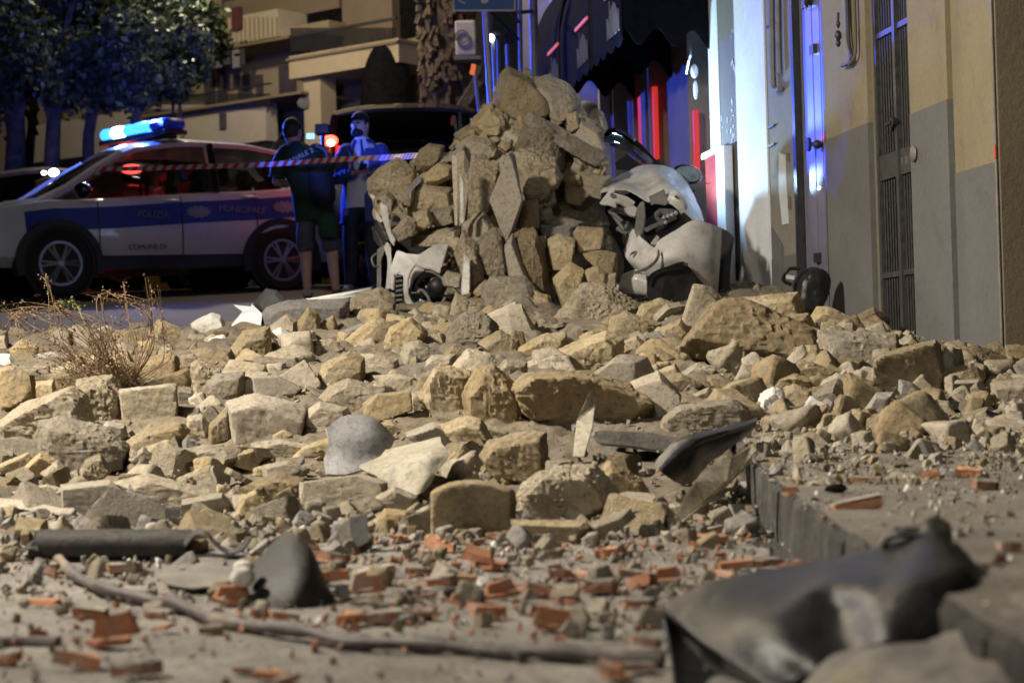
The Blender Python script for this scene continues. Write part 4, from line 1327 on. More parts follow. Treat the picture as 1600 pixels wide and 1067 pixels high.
rows = [
 [(672, 1085, 2.60), (840, 938, 2.60), (970, 902, 2.585), (1120, 893, 2.585), (1262, 858, 2.60), (1400, 752, 2.70), (1600, 690, 2.75)],
 [(720, 1100, 2.50), (880, 990, 2.50), (1030, 945, 2.48), (1180, 935, 2.47), (1320, 895, 2.48), (1450, 815, 2.55), (1610, 750, 2.60)],
 [(760, 1120, 2.40), (960, 1040, 2.40), (1090, 1000, 2.36), (1220, 985, 2.34), (1360, 950, 2.36), (1480, 880, 2.42), (1620, 830, 2.46)],
 [(800, 1150, 2.32), (1000, 1110, 2.30), (1130, 1080, 2.26), (1260, 1060, 2.24), (1400, 1020, 2.25), (1520, 980, 2.30), (1630, 940, 2.36)],
 [(850, 1200, 2.24), (1030, 1180, 2.2), (1150, 1160, 2.18), (1280, 1150, 2.16), (1420, 1130, 2.16), (1540, 1090, 2.2), (1640, 1060, 2.28)]]
o = patch('dusty_felt_sheet', 'H', rows, 0.006, M['felt'], 8, None, 0.022, 8, 5)
tag(o, 'dusty grey-beige felt sheet lying in front of the crumpled black membrane', 'felt sheet')

# --- left: rolled membrane, folded membrane, long pole
t = thing('rolled_membrane', 'rolled up dark bitumen membrane with a curled open end, lying on the dusty street', 'membrane', at(178, 876, 4.95))
d0 = 4.93; a0 = at(56, 852, d0 + .05); a1 = at(300, 851, d0)
ax = (a1 - a0).normalized(); upv = Vector((0, 0, 1)); sd = ax.cross(upv).normalized()
G = []
for k in range(44):
    an = k / 43 * 2 * math.pi * 1.45 - 0.6
    r = 0.0415 - 0.0012 * an
    G.append([list(a0.lerp(a1, q) + upv * (r * math.sin(an) + .0) + sd * (r * math.cos(an)) + ax * (.012 * math.sin(an * 2))) for q in np.linspace(0, 1, 14)])
place_mesh('roll', thick_grid('roll', np.array(G), 0.004, M['bitd'], .003, 20, 2), t)
rows = [[(795, 460, 4.9), (840, 412, 4.88), (890, 415, 4.86), (930, 460, 4.84), (985, 492, 4.82), (1040, 475, 4.8), (1062, 435, 4.8)],
        [(800, 480, 4.78), (845, 432, 4.78), (892, 438, 4.76), (935, 480, 4.74), (988, 508, 4.72), (1050, 488, 4.70), (1084, 440, 4.70)]]
patch('curled_flap', 'E', rows, 0.004, M['bitd'], 7, t, .003)
rows = [[(85, 500, 5.0), (120, 470, 5.0), (160, 440, 5.0)], [(95, 505, 4.9), (125, 490, 4.9), (165, 500, 4.9)]]
patch('torn_tip', 'E', rows, 0.004, M['bitd'], 5, t)

t = thing('folded_membrane', 'dark membrane sheet folded up into a cone shape behind the long pole', 'membrane', at(*ph('E', 1200, 780), 3.9))
rows = [
 [(930, 715, 4.02), (1000, 650, 4.06), (1090, 560, 4.10), (1170, 470, 4.14), (1225, 412, 4.16)],
 [(990, 735, 3.96), (1060, 670, 4.0), (1140, 580, 4.03), (1210, 480, 4.08), (1262, 418, 4.12)],
 [(1080, 755, 3.90), (1150, 690, 3.94), (1220, 600, 3.97), (1270, 500, 4.02), (1300, 450, 4.08)],
 [(1200, 770, 3.86), (1270, 700, 3.90), (1320, 620, 3.94), (1340, 540, 4.0), (1345, 500, 4.06)],
 [(1330, 765, 3.90), (1380, 720, 3.94), (1410, 680, 3.98), (1400, 640, 4.03), (1385, 600, 4.08)],
 [(1470, 752, 3.96), (1465, 735, 3.99), (1455, 720, 4.02), (1440, 700, 4.06), (1420, 680, 4.1)]]
patch('fold', 'E', rows, 0.004, M['bitd'], 8, t, .002, 14)
g_ = lambda x, y, dz=.012: tuple(list(ph('E', x, y)) + [on_ground(*ph('E', x, y))])
rows = []
for (ya, pts) in ((0, [(700, 600), (800, 560), (900, 520), (990, 505), (1060, 545)]), (1, [(690, 640), (800, 610), (900, 590), (1000, 590), (1060, 610)]), (2, [(720, 680), (820, 680), (920, 670), (1000, 670), (1040, 690)])):
    rows.append([(x, y - 26, on_ground(*ph('E', x, y))) for x, y in pts])
patch('flat_sheet', 'E', rows, 0.004, M['felt'], 6, t, .012, 9)
mb = MB()
mb.ball(at(*ph('E', 1050, 565), 4.0), (.022, .02, .014)); mb.ball(at(*ph('E', 1045, 610), 3.96), (.026, .022, .022))
o = put('plaster_lump', mb, M['w'], t, True)

pole = [(90, 874), (97, 879), (120, 898), (156, 918), (203, 930), (240, 936), (272, 944), (326, 963), (400, 977), (470, 987), (540, 1000), (620, 1005), (700, 1011), (780, 1016), (850, 1020), (940, 1025), (1036, 1028)]
pts = []
for k, (x, y) in enumerate(pole):
    d = on_ground(x, y + 12)
    pts.append(at(x, y, d) + Vector((0, 0, 0.004 * math.sin(k * 2.3))))
P2 = catmull(np.array([list(q) for q in pts]), 5)
rr = [0.0125 + 0.0025 * math.sin(k * .9) + .0015 * math.sin(k * 2.7) for k in range(len(P2))]
M['pole'] = membrane('pole_bark', (0.055, 0.042, 0.038), (0.19, 0.165, 0.145), 0.55, 0.8)
mb = MB(); mb.tube(P2, rr, 10)
o = put('long_pole', mb, M['pole'], None, True)
tag(o, 'long bent dark pole lying across the street from the roll to the crumpled membrane', 'pole')
# short stick fragments at the left front edge
def stick(reg, pts_, r, mat, label, name='wood_stick', cat='stick', n=8, dz=0.0):
    P_ = [at(*ph(reg, x, y), on_ground(*ph(reg, x, y + 10)) if dd is None else dd) for x, y, dd in pts_]
    mb = MB(); mb.tube(catmull(np.array([list(q) for q in P_]), 4), r, n)
    return tag(put(name, mb, M[mat], None, True), label, cat)
stick('E', [(-20, 895, None), (110, 890, None), (250, 890, None)], .011, 'pole', 'thick dark stick at the left front edge, below the long pole')

# --- sheets and boards in the middle
rows = [[(322, 85, 7.0), (420, 30, 7.05), (540, 40, 7.08), (640, 135, 7.1)],
        [(335, 150, 6.98), (430, 120, 7.0), (530, 130, 7.02), (620, 180, 7.05)],
        [(315, 235, 6.95), (400, 220, 6.96), (490, 230, 6.98), (570, 240, 7.0)],
        [(325, 302, 6.9), (400, 305, 6.9), (450, 295, 6.92), (500, 280, 6.95)]]
tag(patch('grey_flat_sheet', 'F', rows, 0.012, M['greysheet'], 6, None, .004, rest=True), 'smooth light grey sheet standing behind the bent cream sheet', 'sheet')
rows = [[(600, 190, 6.75), (690, 170, 6.76), (780, 150, 6.75), (855, 130, 6.72)],
        [(570, 225, 6.66), (680, 205, 6.62), (790, 185, 6.58), (862, 165, 6.60)],
        [(480, 268, 6.58), (640, 255, 6.50), (790, 225, 6.46), (892, 212, 6.52)],
        [(555, 305, 6.5), (660, 310, 6.42), (770, 290, 6.40), (850, 270, 6.44)],
        [(620, 360, 6.42), (700, 365, 6.36), (770, 345, 6.35), (810, 335, 6.38)],
        [(700, 398, 6.36), (735, 402, 6.33), (755, 390, 6.33), (775, 380, 6.34)]]
tag(patch('bent_cream_sheet', 'F', rows, 0.010, M['cream'], 6, None, .004, 10, rest=True), 'bent cream plaster sheet curling forward in front of the grey flat sheet', 'sheet')
o = plate('plaster_shard', 'F', [(372, 545), (440, 490), (515, 475), (522, 612), (470, 640), (400, 622)], 5.35, .03, M['w'], bev=.004, rest=True)
tag(o, 'upright white plaster shard with grey face at the front of the heap', 'plaster shard')
plate('grey_face', 'F', [(432, 500), (515, 478), (520, 610), (470, 634), (440, 590)], 5.335 + rest_shift('F', [(470, 640, 5.35)]), .012, M['greysheet'], o)
# black curled membrane on the heap, slate beam, lath boards
t = thing('curled_membrane', 'black membrane strip curling over the stones beside the grey slate beam', 'membrane', at(*ph('G', 850, 300), 6.3))
rows = [[(665, 250, 6.5), (740, 165, 6.55), (830, 118, 6.6), (930, 95, 6.7), (1040, 68, 6.8), (1135, 42, 6.9)],
        [(690, 285, 6.42), (770, 205, 6.46), (850, 150, 6.5), (940, 118, 6.6), (1040, 92, 6.7), (1130, 66, 6.8)],
        [(740, 325, 6.48), (820, 255, 6.52), (880, 200, 6.58), (960, 160, 6.66), (1040, 125, 6.76), (1115, 90, 6.86)],
        [(790, 345, 6.6), (850, 320, 6.64), (900, 250, 6.7), (970, 200, 6.78), (1045, 150, 6.88), (1105, 110, 6.95)]]
patch('sheet', 'G', rows, 0.006, M['bit'], 6, t, .006, rest=True)
o = plate('slate_beam', 'G', [(372, 112), (400, 96), (640, 104), (805, 140), (775, 172), (715, 205), (560, 180), (400, 165)], 6.75, .16, M['c'], bev=.008, rest=True)
tag(o, 'flat grey slate beam lying beside the black curled membrane', 'beam')
o = plate('wooden_splinter', 'C', [(362, 1080, 6.6), (385, 865, 6.75), (440, 740, 6.85), (466, 688, 6.9), (472, 762, 6.88), (498, 772, 6.87), (482, 905, 6.72), (432, 1080, 6.6)], 6.7, .02, stone_mat('wood_pale', (0.33, 0.28, 0.2), (0.48, 0.43, 0.34), (0.58, 0.54, 0.45), (0.4, 0.33, 0.22), sc=9, rough_bump=.002, var=.1), bev=.003, rest=True)
tag(o, 'pale split wooden splinter standing upright in front of the long brown boulder', 'wood splinter')
M['wood'] = bpy.data.materials['wood_pale']
o = plate('plaster_board', 'G', [(728, 540, 5.9), (765, 470, 6.0), (800, 395, 6.1), (850, 330, 6.2), (905, 275, 6.3), (980, 205, 6.4), (1010, 222, 6.4), (1090, 172, 6.5), (1122, 148, 6.55), (1142, 190, 6.5), (1060, 272, 6.4), (1000, 332, 6.3), (900, 422, 6.15), (775, 530, 5.95)], 6.2, .035, M['t'], bev=.005, rest=True)
tag(o, 'broken plaster board with a pale cut edge leaning down from the kerb end', 'board')
kb = rest_shift('G', [(728, 540, 5.9)])
o = plate('board_edge', 'G', [(a_, b_, c_ + kb) for a_, b_, c_ in [(735, 545, 5.87), (900, 425, 6.12), (1000, 335, 6.27), (1060, 275, 6.37), (1140, 195, 6.47), (1138, 210, 6.46), (1060, 290, 6.36), (1000, 350, 6.26), (900, 440, 6.11), (760, 545, 5.88)]], 6.1, .03, M['cream'], o)
o = plate('thin_plank', 'D', [(688, 945, 7.2), (900, 780, 7.45), (942, 784, 7.45), (735, 955, 7.2)], 7.3, .02, M['wood'], rest=True)
tag(o, 'thin pale plank slanting among the stones right of the white plaster scrap', 'plank')
o = plate('dark_plank', 'D', [(838, 712), (1000, 702), (1182, 704), (1172, 732), (1000, 735), (850, 742)], 8.0, .12, M['c'], rest=True)
tag(o, 'narrow flat grey plank lying in front of the cubic ochre block', 'plank')
o = plate('dark_slab', 'D', [(1380, 800), (1470, 830), (1600, 900), (1640, 930), (1480, 945), (1385, 915)], 6.95, .25, M['bitd'], bev=.006, rest=True)
tag(o, 'dark slab sheltering the flat-topped yellow block at the right edge', 'slab')
o = plate('roofing_scrap', 'D', [(1165, 745, 7.3), (1250, 755, 7.3), (1360, 780, 7.35), (1340, 800, 7.3), (1190, 800, 7.25)], 7.3, .15, M['bitd'], rest=True)
tag(o, 'short dark panel wedged above the flat-topped yellow block', 'panel')
o = plate('roofing_scrap', 'D', [(1360, 980, 6.4), (1640, 975, 6.4), (1640, 1010, 6.35), (1380, 1005, 6.35)], 6.4, .2, M['bitd'], rest=True)
tag(o, 'flat dark panel lying on the pavement debris at the right edge', 'panel')
o = plate('dark_tile', 'E', [(555, 268, 5.75), (575, 258, 5.78), (780, 318, 5.7), (770, 372, 5.62), (700, 365, 5.62), (620, 320, 5.68)], 5.7, .03, M['bit'], rest=True)
tag(o, 'dark curved tile piece propped behind the curled end of the roll', 'tile')
o = plate('flat_board', 'E', [(-15, 268, 5.55), (120, 282, 5.5), (272, 315, 5.4), (262, 345, 5.35), (100, 320, 5.42), (-15, 310, 5.45)], 5.45, .03, M['g'], bev=.004, rest=True)
tag(o, 'thin flat plaster board at the left edge behind the roll', 'board')
# white panels and metal strips at the back of the heap
M['white_sheet'] = plain('panel_white', (0.72, 0.78, 0.84), .5, var=.06)
o = plate('white_sheet', 'A', [(1350, 332, 11.2), (1442, 216, 11.5), (1388, 176, 11.6), (1492, 186, 11.5), (1500, 172, 11.5), (1562, 230, 11.3), (1550, 315, 11.1)], 11.3, .015, M['white_sheet'], rest=True)
tag(o, 'torn white panel sheet lying between the plaster lumps left of the long stone', 'sheet')
for (pl, lab) in (([(165, 165, 12.6), (420, 120, 12.9), (688, 70, 13.2), (682, 84, 13.15), (430, 138, 12.8), (200, 175, 12.55)], 'upper pale metal strip lying over the long grey-brown stone'),
                  ([(240, 150, 12.3), (420, 132, 12.5), (670, 97, 12.8), (672, 112, 12.75), (430, 152, 12.4), (260, 164, 12.25)], 'lower pale metal strip lying over the long grey-brown stone')):
    o = plate('metal_strip', 'B', pl, 12.7, .03, plain('strip_metal', (0.55, 0.6, 0.62), .4, .3) if 'strip_metal' not in bpy.data.materials else bpy.data.materials['strip_metal'])
    tag(o, lab, 'metal strip')
plate('metal_end', 'N', [(806, 490), (850, 488), (848, 496), (808, 498)], 12.2, .03, M['c'], o)

# ------------------------------------------------------------------ terracotta fragments
mt, nt, b = new_mat('terracotta')
v = coords(nt)
n1 = noise(nt, v, 14, 7, 0.7); n2 = noise(nt, v, 70, 5, 0.7); n3 = noise(nt, v, 9, 5, .6)
c = ramp(nt, n1, [(0.3, (0.28, 0.115, 0.055)), (0.55, (0.40, 0.185, 0.095)), (0.78, (0.48, 0.28, 0.18))])
c = mixc(nt, ramp(nt, n3, [(0.46, (0, 0, 0)), (0.66, (.8,) * 3)]), c, (0.34, 0.30, 0.25))
c = mixc(nt, .7, c, ramp(nt, n2, [(0.3, (.65, .62, .6)), (.65, (1.15, 1.1, 1.1))]), 'MULTIPLY')
nt.links.new(c, b.inputs['Base Color']); b.inputs['Roughness'].default_value = .9
oi = nt.nodes.new('ShaderNodeObjectInfo')
c = mixc(nt, 1.0, c, ramp(nt, oi.outputs['Random'], [(0, (.75, .7, .68)), (.5, (1.05, 1.05, 1.05)), (1, (1.35, 1.45, 1.5))]), 'MULTIPLY')
nt.links.new(c, b.inputs['Base Color'])
bump(nt, b, [(n2, .003), (n1, .004)])
M['terra'] = mt
M['mortar'] = stone_mat('mortar_top', (0.22, 0.20, 0.165), (0.33, 0.30, 0.25), (0.42, 0.385, 0.32), (0.3, 0.24, 0.18), sc=14, rough_bump=.002, var=.15)
def brick_mesh(k):
    rs = np.random.default_rng(40 + k)
    L, W, T = rs.uniform(.06, .12), rs.uniform(.04, .075), rs.uniform(.014, .026)
    n = 8; a = np.sort(rs.uniform(0, 2 * math.pi, n))
    out = []
    for an in a:
        c_, s_ = math.cos(an), math.sin(an)
        r = 1 / max(abs(c_), abs(s_)) * rs.uniform(.78, 1.0)
        out.append((L / 2 * r * c_, W / 2 * r * s_))
    mb = MB()
    jit = lambda: rs.normal(0, .0012)
    if k % 4 == 3:          # corner piece of a hollow block: base plate and a wall
        mb.prism([(x, y, T * .5 + jit()) for x, y in out], [(x * .96, y * .96, -T * .5) for x, y in out])
        mb.prism([(-L / 2, -W / 2, T * .5), (L / 2 * .8, -W / 2, T * .5), (L / 2 * .6, -W / 2, T * .5 + .035), (-L / 2 * .7, -W / 2, T * .5 + .045)], [(-L / 2, -W / 2 + .01, T * .5), (L / 2 * .8, -W / 2 + .01, T * .5), (L / 2 * .6, -W / 2 + .01, T * .5 + .035), (-L / 2 * .7, -W / 2 + .01, T * .5 + .045)])
    else:
        mb.prism([(x, y, T / 2 + jit()) for x, y in out], [(x * rs.uniform(.88, 1.0), y * rs.uniform(.88, 1), -T / 2 + jit()) for x, y in out])
        if k % 2 == 0:      # mortar still stuck on the top face
            mb.cur = 1
            mb.prism([(x * .93, y * .93, T / 2 + .006 + jit()) for x, y in out], [(x * .99, y * .99, T / 2 + .0005) for x, y in out])
    me = mb.mesh('brick_fragment', [M['terra'], M['mortar']])
    bm = bmesh.new(); bm.from_mesh(me)
    bmesh.ops.triangulate(bm, faces=[f for f in bm.faces if len(f.verts) > 4])
    bmesh.ops.subdivide_edges(bm, edges=[e for e in bm.edges if e.calc_length() > .02], cuts=1)
    for v_ in bm.verts:
        v_.co += Vector(rs.normal(0, .0011, 3))
    bm.to_mesh(me); bm.free()
    return me
BR = [brick_mesh(k) for k in range(14)]
# seen fragments: (photo x, y, width px, yaw) then random ones around them
seen = [(250, 965, 60), (64, 948, 70), (150, 962, 95), (170, 1013, 120), (10, 1036, 70), (105, 1045, 80), (10, 875, 60), (22, 748, 60), (195, 897, 70), (290, 870, 75), (215, 1055, 110),
        (362, 945, 80), (445, 968, 60), (545, 975, 100), (600, 972, 90), (660, 965, 60), (584, 902, 90), (575, 928, 75), (530, 878, 50), (430, 872, 50), (480, 850, 50),
        (760, 888, 85), (690, 915, 60), (720, 912, 70), (655, 898, 60), (785, 935, 75), (830, 930, 90), (870, 905, 60), (855, 870, 50), (905, 905, 60), (880, 940, 60), (865, 985, 90),
        (940, 925, 90), (985, 920, 110), (1000, 905, 80), (1045, 912, 60), (1000, 950, 60), (1150, 890, 70), (1180, 885, 60), (1125, 875, 30), (1200, 880, 50), (950, 870, 60), (930, 895, 50),
        (1125, 845, 70), (1110, 835, 60), (500, 880, 45), (415, 905, 60), (525, 910, 40), (990, 1050, 90), (960, 1060, 70), (1010, 1010, 60), (420, 1062, 70), (450, 1066, 60), (720, 945, 50),
        (640, 930, 50), (800, 845, 45), (775, 840, 40), (640, 845, 45), (1340, 798, 110), (1235, 775, 35), (1540, 765, 80), (1525, 745, 60), (1355, 755, 60), (1460, 750, 40), (1580, 860, 50), (1290, 812, 30), (1580, 925, 40), (1560, 880, 35), (1100, 815, 45), (680, 850, 40), (745, 850, 40), (250, 985, 40), (380, 1050, 50), (840, 965, 45), (905, 965, 45), (770, 960, 40), (560, 945, 40), (60, 1000, 45), (330, 990, 50)]
blm = [('the rolled black membrane', 190, 850), ('the folded cone membrane', 450, 900), ('the long pole', 600, 1005), ('the crumpled membrane', 1200, 960), ('the kerb', 1200, 830),
       ('the yellow-stained square block', 738, 800), ('the left end of the pole', 110, 880), ('the pavement stones', 1450, 740), ('the front left corner', 60, 1040)]
def brick(px, py, w, k, seen_=True):
    d = on_ground(px, py); p = at(px, py, d)
    me = BR[k % 14]
    L = max(v_.co.x for v_ in me.vertices) * 2
    s = float(np.clip(w / FPX * d / L * .80, .3, 1.15))
    o = link('brick_fragment', me, None, p + Vector((0, 0, .010 * s)))
    o.scale = (s, s, s * .85)
    o.rotation_euler = (rng.normal(0, .10), rng.normal(0, .10), rng.uniform(-.6, .6) + (math.pi if rng.random() < .5 else 0))
    q = sorted(blm, key=lambda q: math.hypot(q[1] - px, 1.6 * (q[2] - py)))
    sz = 'large' if w > 85 else 'medium' if w > 55 else 'small'
    sh = ('mortar-topped ' if k % 2 == 0 else 'cornered ' if k % 4 == 3 else 'plain ')
    rel = lambda c: ('left of ' if px < c[1] - 30 else 'right of ' if px > c[1] + 30 else 'in front of ' if py > c[2] else 'behind ') + c[0]
    cands = [f'{sz} {sh}orange brick fragment {rel(c)}' for c in q[:4]]
    cands += [f'{sz} {sh}orange brick fragment between {q[0][0]} and {c[0]}' for c in q[1:4]]
    cands += [f'{sz} {sh}orange brick fragment {x}{rel(q[0])}, {y}' for x in ('just ', '') for y in ('tilted', 'lying flat', 'half buried in grit')]
    if seen_:
        lab = uniq(cands)
        tag(o, lab, 'brick fragment', 'terracotta brick fragments on the street')
    else:
        lab = uniq([f'tiny orange brick chip {rel(c)}' for c in q[:4]] + [f'tiny orange brick chip {rel(q[0])} and {rel(c)}' for c in q[1:5]] + [f'tiny orange brick chip {rel(q[1])} and {rel(c)}' for c in q[2:5]])
        if lab in USED: bpy.data.objects.remove(o); return
        tag(o, lab, 'brick chip', 'brick chips on the street')
for k, (px, py, w) in enumerate(seen): brick(px, py, w, k)
for k in range(60):
    px = rng.uniform(380, 1230) if k < 46 else rng.uniform(0, 400); py = float(np.clip(rng.normal(905, 40), 830, 1050))
    if px > 1000 and py > 930: continue
    brick(px, py, rng.uniform(16, 36), int(rng.integers(14)), False)
def pl_br(rs):
    y = 3.2 + 2.4 * rs.random(); x = rs.normal(.0, .55)
    if x > kerb_x(y) - .02 or abs(x) > .28 * y: return None
    return (x, y, float(ground(x, y)) + .006)
scatter('brick_crumbs', 700, pl_br, lambda rs, p: float(np.clip(rs.lognormal(math.log(.014), .45), .006, .035)), [M['terra']], 9, 'orange crumbs of broken brick sprinkled over the dusty street')
# dark grey chips
for (px, py, w, lab) in ((712, 935, 45, 'dark slate chip among the brick fragments in front of the heap'), (1305, 775, 45, 'black chip lying on the pavement behind the long brick fragment')):
    d = on_ground(px, py); rs_ = np.random.default_rng(px)
    pts = rs_.normal(0, 1, (10, 3)); pts /= np.linalg.norm(pts, axis=1)[:, None]; pts *= np.array([1, .7, .55]) * w / FPX * d * .5
    o = link('slate_chip', rock_mesh('slate_chip', pts, 8, M['bitd'], seed=px), None, at(px, py - w * .2, d)); tag(o, lab, 'chip')

# ------------------------------------------------------------------ dry weed
M['stem'] = plain('dry_stem', (0.26, 0.17, 0.09), .9, var=.35, sc=30)
M['stemg'] = plain('green_stem', (0.28, 0.30, 0.10), .9, var=.3, sc=30)
wd = on_mound(190, 600) - .25
t = thing('dry_weed', 'dry brown weed with thin arching twigs growing out of the stones on the left', 'weed', at(190, 602, wd))
rs = np.random.default_rng(3)
arcs = [[(185, 600), (120, 500), (60, 480), (0, 486)], [(190, 598), (140, 510), (95, 484), (30, 492), (40, 528)], [(180, 600), (150, 470), (190, 465), (240, 482)], [(205, 596), (236, 520), (228, 490), (195, 474), (143, 462)],
        [(190, 600), (215, 560), (200, 500), (192, 440)], [(170, 604), (110, 540), (92, 520), (78, 450), (68, 436)], [(160, 606), (105, 560), (60, 545), (18, 547)], [(210, 596), (240, 545), (236, 500), (232, 440)],
        [(200, 600), (170, 520), (138, 500), (100, 492), (85, 475)], [(215, 596), (255, 560), (255, 510), (248, 450)], [(188, 604), (130, 580), (90, 532), (55, 510), (12, 485)], [(180, 600), (140, 540), (60, 495), (28, 490), (8, 510)]]
twg = MB(); lvs = MB(); grn = MB()
def twig(pts2, jit, r0, mbx):
    P_ = [at(x + rs.normal(0, jit), y + rs.normal(0, jit), wd + rs.normal(0, .10) * (k / len(pts2))) for k, (x, y) in enumerate(pts2)]
    C_ = catmull(np.array([list(q) for q in P_]), 6)
    mbx.tube(C_, list(np.linspace(r0, r0 * .35, len(C_))), 4, cap=False)
    return C_
for a in arcs:
    for q in range(3):
        C_ = twig(a, 5 if q else 1, .0035 if q == 0 else .0024, twg)
        for c_ in C_[8:]:
            for _ in range(4):
                if rs.random() < .55:
                    p = Vector(c_) + Vector(rs.normal(0, .012, 3)); s_ = rs.uniform(.003, .009)
                    u_ = Vector(rs.normal(0, 1, 3)).normalized() * s_; v_ = Vector(rs.normal(0, 1, 3)).normalized() * s_ * .6
                    lvs.add([p - u_, p + v_, p + u_, p - v_], [(0, 1, 2, 3)])
for q in range(85):
    bx = rs.uniform(140, 225); by = rs.uniform(585, 612)
    an = rs.normal(-.75, .55); L = rs.uniform(40, 150)
    ex, ey = bx + L * math.sin(an), by - L * .75 * math.cos(an)
    C_ = twig([(bx, by), ((bx + ex) / 2 + rs.normal(0, 6), (by + ey) / 2 - 6), (ex, ey)], 2, .0022, twg)
    for c_ in C_[4:]:
        for _ in range(3):
            p = Vector(c_) + Vector(rs.normal(0, .014, 3)); s_ = rs.uniform(.003, .009)
            u_ = Vector(rs.normal(0, 1, 3)).normalized() * s_; v_ = Vector(rs.normal(0, 1, 3)).normalized() * s_ * .6
            lvs.add([p - u_, p + v_, p + u_, p - v_], [(0, 1, 2, 3)])
C_ = twig([(160, 560), (130, 500), (118, 476), (85, 473)], 0, .003, grn)
for c_ in C_[10:]:
    for _ in range(14):
        p = Vector(c_) + Vector(rs.normal(0, .012, 3)); s_ = rs.uniform(.004, .010)
        u_ = Vector(rs.normal(0, 1, 3)).normalized() * s_; v_ = Vector(rs.normal(0, 1, 3)).normalized() * s_ * .5
        grn.add([p - u_, p + v_, p + u_, p - v_], [(0, 1, 2, 3)])
put('twigs', twg, M['stem'], t); put('leaves', lvs, M['stem'], t); put('green_sprig', grn, M['stemg'], t)

# ================================================================== THE CRUSHED WHITE CAR
mt, nt, b = new_mat('white_paint_dusty')
v = coords(nt, False)
n1 = noise(nt, v, 6, 8, .7); n2 = noise(nt, v, 40, 5, .7)
c = ramp(nt, n1, [(.3, (.34, .315, .275)), (.5, (.56, .545, .51)), (.7, (.66, .65, .63))])
c = mixc(nt, ramp(nt, n2, [(.55, (0, 0, 0)), (.75, (.6,) * 3)]), c, (.33, .285, .215))
nt.links.new(c, b.inputs['Base Color'])
b.inputs['Roughness'].default_value = .46; b.inputs['Coat Weight'].default_value = .35; b.inputs['Coat Roughness'].default_value = .2
bump(nt, b, [(n1, .006)])
M['wpaint'] = mt
M['blk'] = plain('black_plastic', (.018, .018, .019), .5, var=.3, sc=20)
M['gloss'] = plain('black_gloss', (.012, .012, .013), .16, var=.2, sc=20)
M['grayp'] = plain('grey_plastic', (.16, .155, .145), .55, var=.2, sc=20, bmp=.002)
M['metal'] = plain('bare_metal', (.5, .5, .49), .34, .85, var=.2, sc=25)
M['mirror'] = plain('mirror_glass', (.30, .37, .42), .16, .35, var=.25, sc=14)  # pale blue base colour stands in for what the glass reflects
M['under'] = plain('dark_underbody', (.03, .029, .028), .75, var=.3, sc=10)
car = thing('crushed_car', 'crushed white car buried under the tall pile of stones, front torn open, one mirror left', 'car', at(870, 470, 13.4))
# body hidden in the pile and the dark engine bay
plate('engine_bay', 'W', [(190, 590), (280, 470), (420, 400), (540, 400), (660, 420), (770, 540), (720, 640), (560, 760), (420, 900), (300, 900), (180, 800)], 13.75, .7, M['under'], car)
plate('cabin_shell', 'N', [(600, 470), (600, 330), (640, 290), (900, 280), (960, 300), (1000, 440), (960, 480)], 13.95, .9, M['under'], car)
# bonnet and wing, dome shaped, torn along the lower edge
rows = [
 [(295, 352, 13.75), (340, 318, 13.8), (400, 292, 13.8), (480, 260, 13.8), (560, 260, 13.8), (640, 292, 13.8), (705, 355, 13.8), (758, 450, 13.75), (797, 552, 13.6)],
 [(292, 362, 13.60), (350, 338, 13.62), (410, 322, 13.6), (485, 300, 13.55), (560, 292, 13.5), (632, 325, 13.48), (690, 385, 13.48), (740, 470, 13.48), (788, 556, 13.45)],
 [(285, 372, 13.45), (360, 355, 13.42), (430, 362, 13.36), (500, 360, 13.30), (565, 335, 13.27), (622, 352, 13.25), (672, 408, 13.27), (718, 490, 13.28), (772, 562, 13.28)],
 [(275, 385, 13.32), (370, 372, 13.28), (440, 392, 13.2), (505, 415, 13.15), (570, 385, 13.13), (618, 392, 13.12), (660, 435, 13.13), (700, 510, 13.15), (752, 570, 13.16)],
 [(262, 405, 13.25), (375, 388, 13.2), (440, 410, 13.12), (512, 455, 13.06), (585, 425, 13.08), (622, 430, 13.06), (655, 465, 13.06), (690, 530, 13.08), (735, 580, 13.1)]]
patch('bonnet', 'W', rows, .006, M['wpaint'], 9, car, .016, 5, 9)
# torn white bracket with holes under the bonnet edge
o = plate('torn_bracket', 'W', [(254, 462), (285, 420), (325, 372), (345, 385), (330, 405), (400, 425), (445, 455), (430, 470), (455, 485), (442, 532), (395, 512), (375, 470), (340, 455), (345, 485), (300, 470), (275, 470)], 13.0, .04, M['wpaint'], car, tilt=(.3, .2), bev=.004)
mb = MB(); nrm = -F_
for (x, y, r) in ((322, 417, 12), (346, 462, 6), (372, 470, 5)):
    mb.disc(at(*ph('W', x, y), 12.985), nrm, r / 3.334 / FPX * 13, 14, .012, r * .45 / 3.334 / FPX * 13)
put('bolt_ring', mb, M['grayp'], o)
plate('inner_flap', 'W', [(300, 500), (340, 470), (420, 530), (445, 540), (440, 520), (420, 500), (360, 480)], 13.08, .03, M['wpaint'], car)
plate('grey_blade', 'W', [(438, 605), (445, 545), (452, 480), (470, 452), (490, 450), (496, 520), (488, 590), (470, 640), (455, 650)], 12.95, .025, M['grayp'], car, bev=.004)
plate('grey_cover', 'W', [(512, 425), (592, 385), (617, 452), (600, 470), (545, 462), (525, 470)], 12.98, .03, M['grayp'], car, tilt=(0, .4))
mb = MB()
for (a, c_) in (((310, 500), (375, 555)), ((330, 520), (385, 600)), ((400, 560), (385, 620)), ((385, 600), (425, 625)), ((350, 590), (400, 620))):
    mb.tube([at(*ph('W', *a), 13.35), at(*ph('W', *c_), 13.3)], [.018, .014], 8)
put('strut', mb, M['grayp'], car, True)
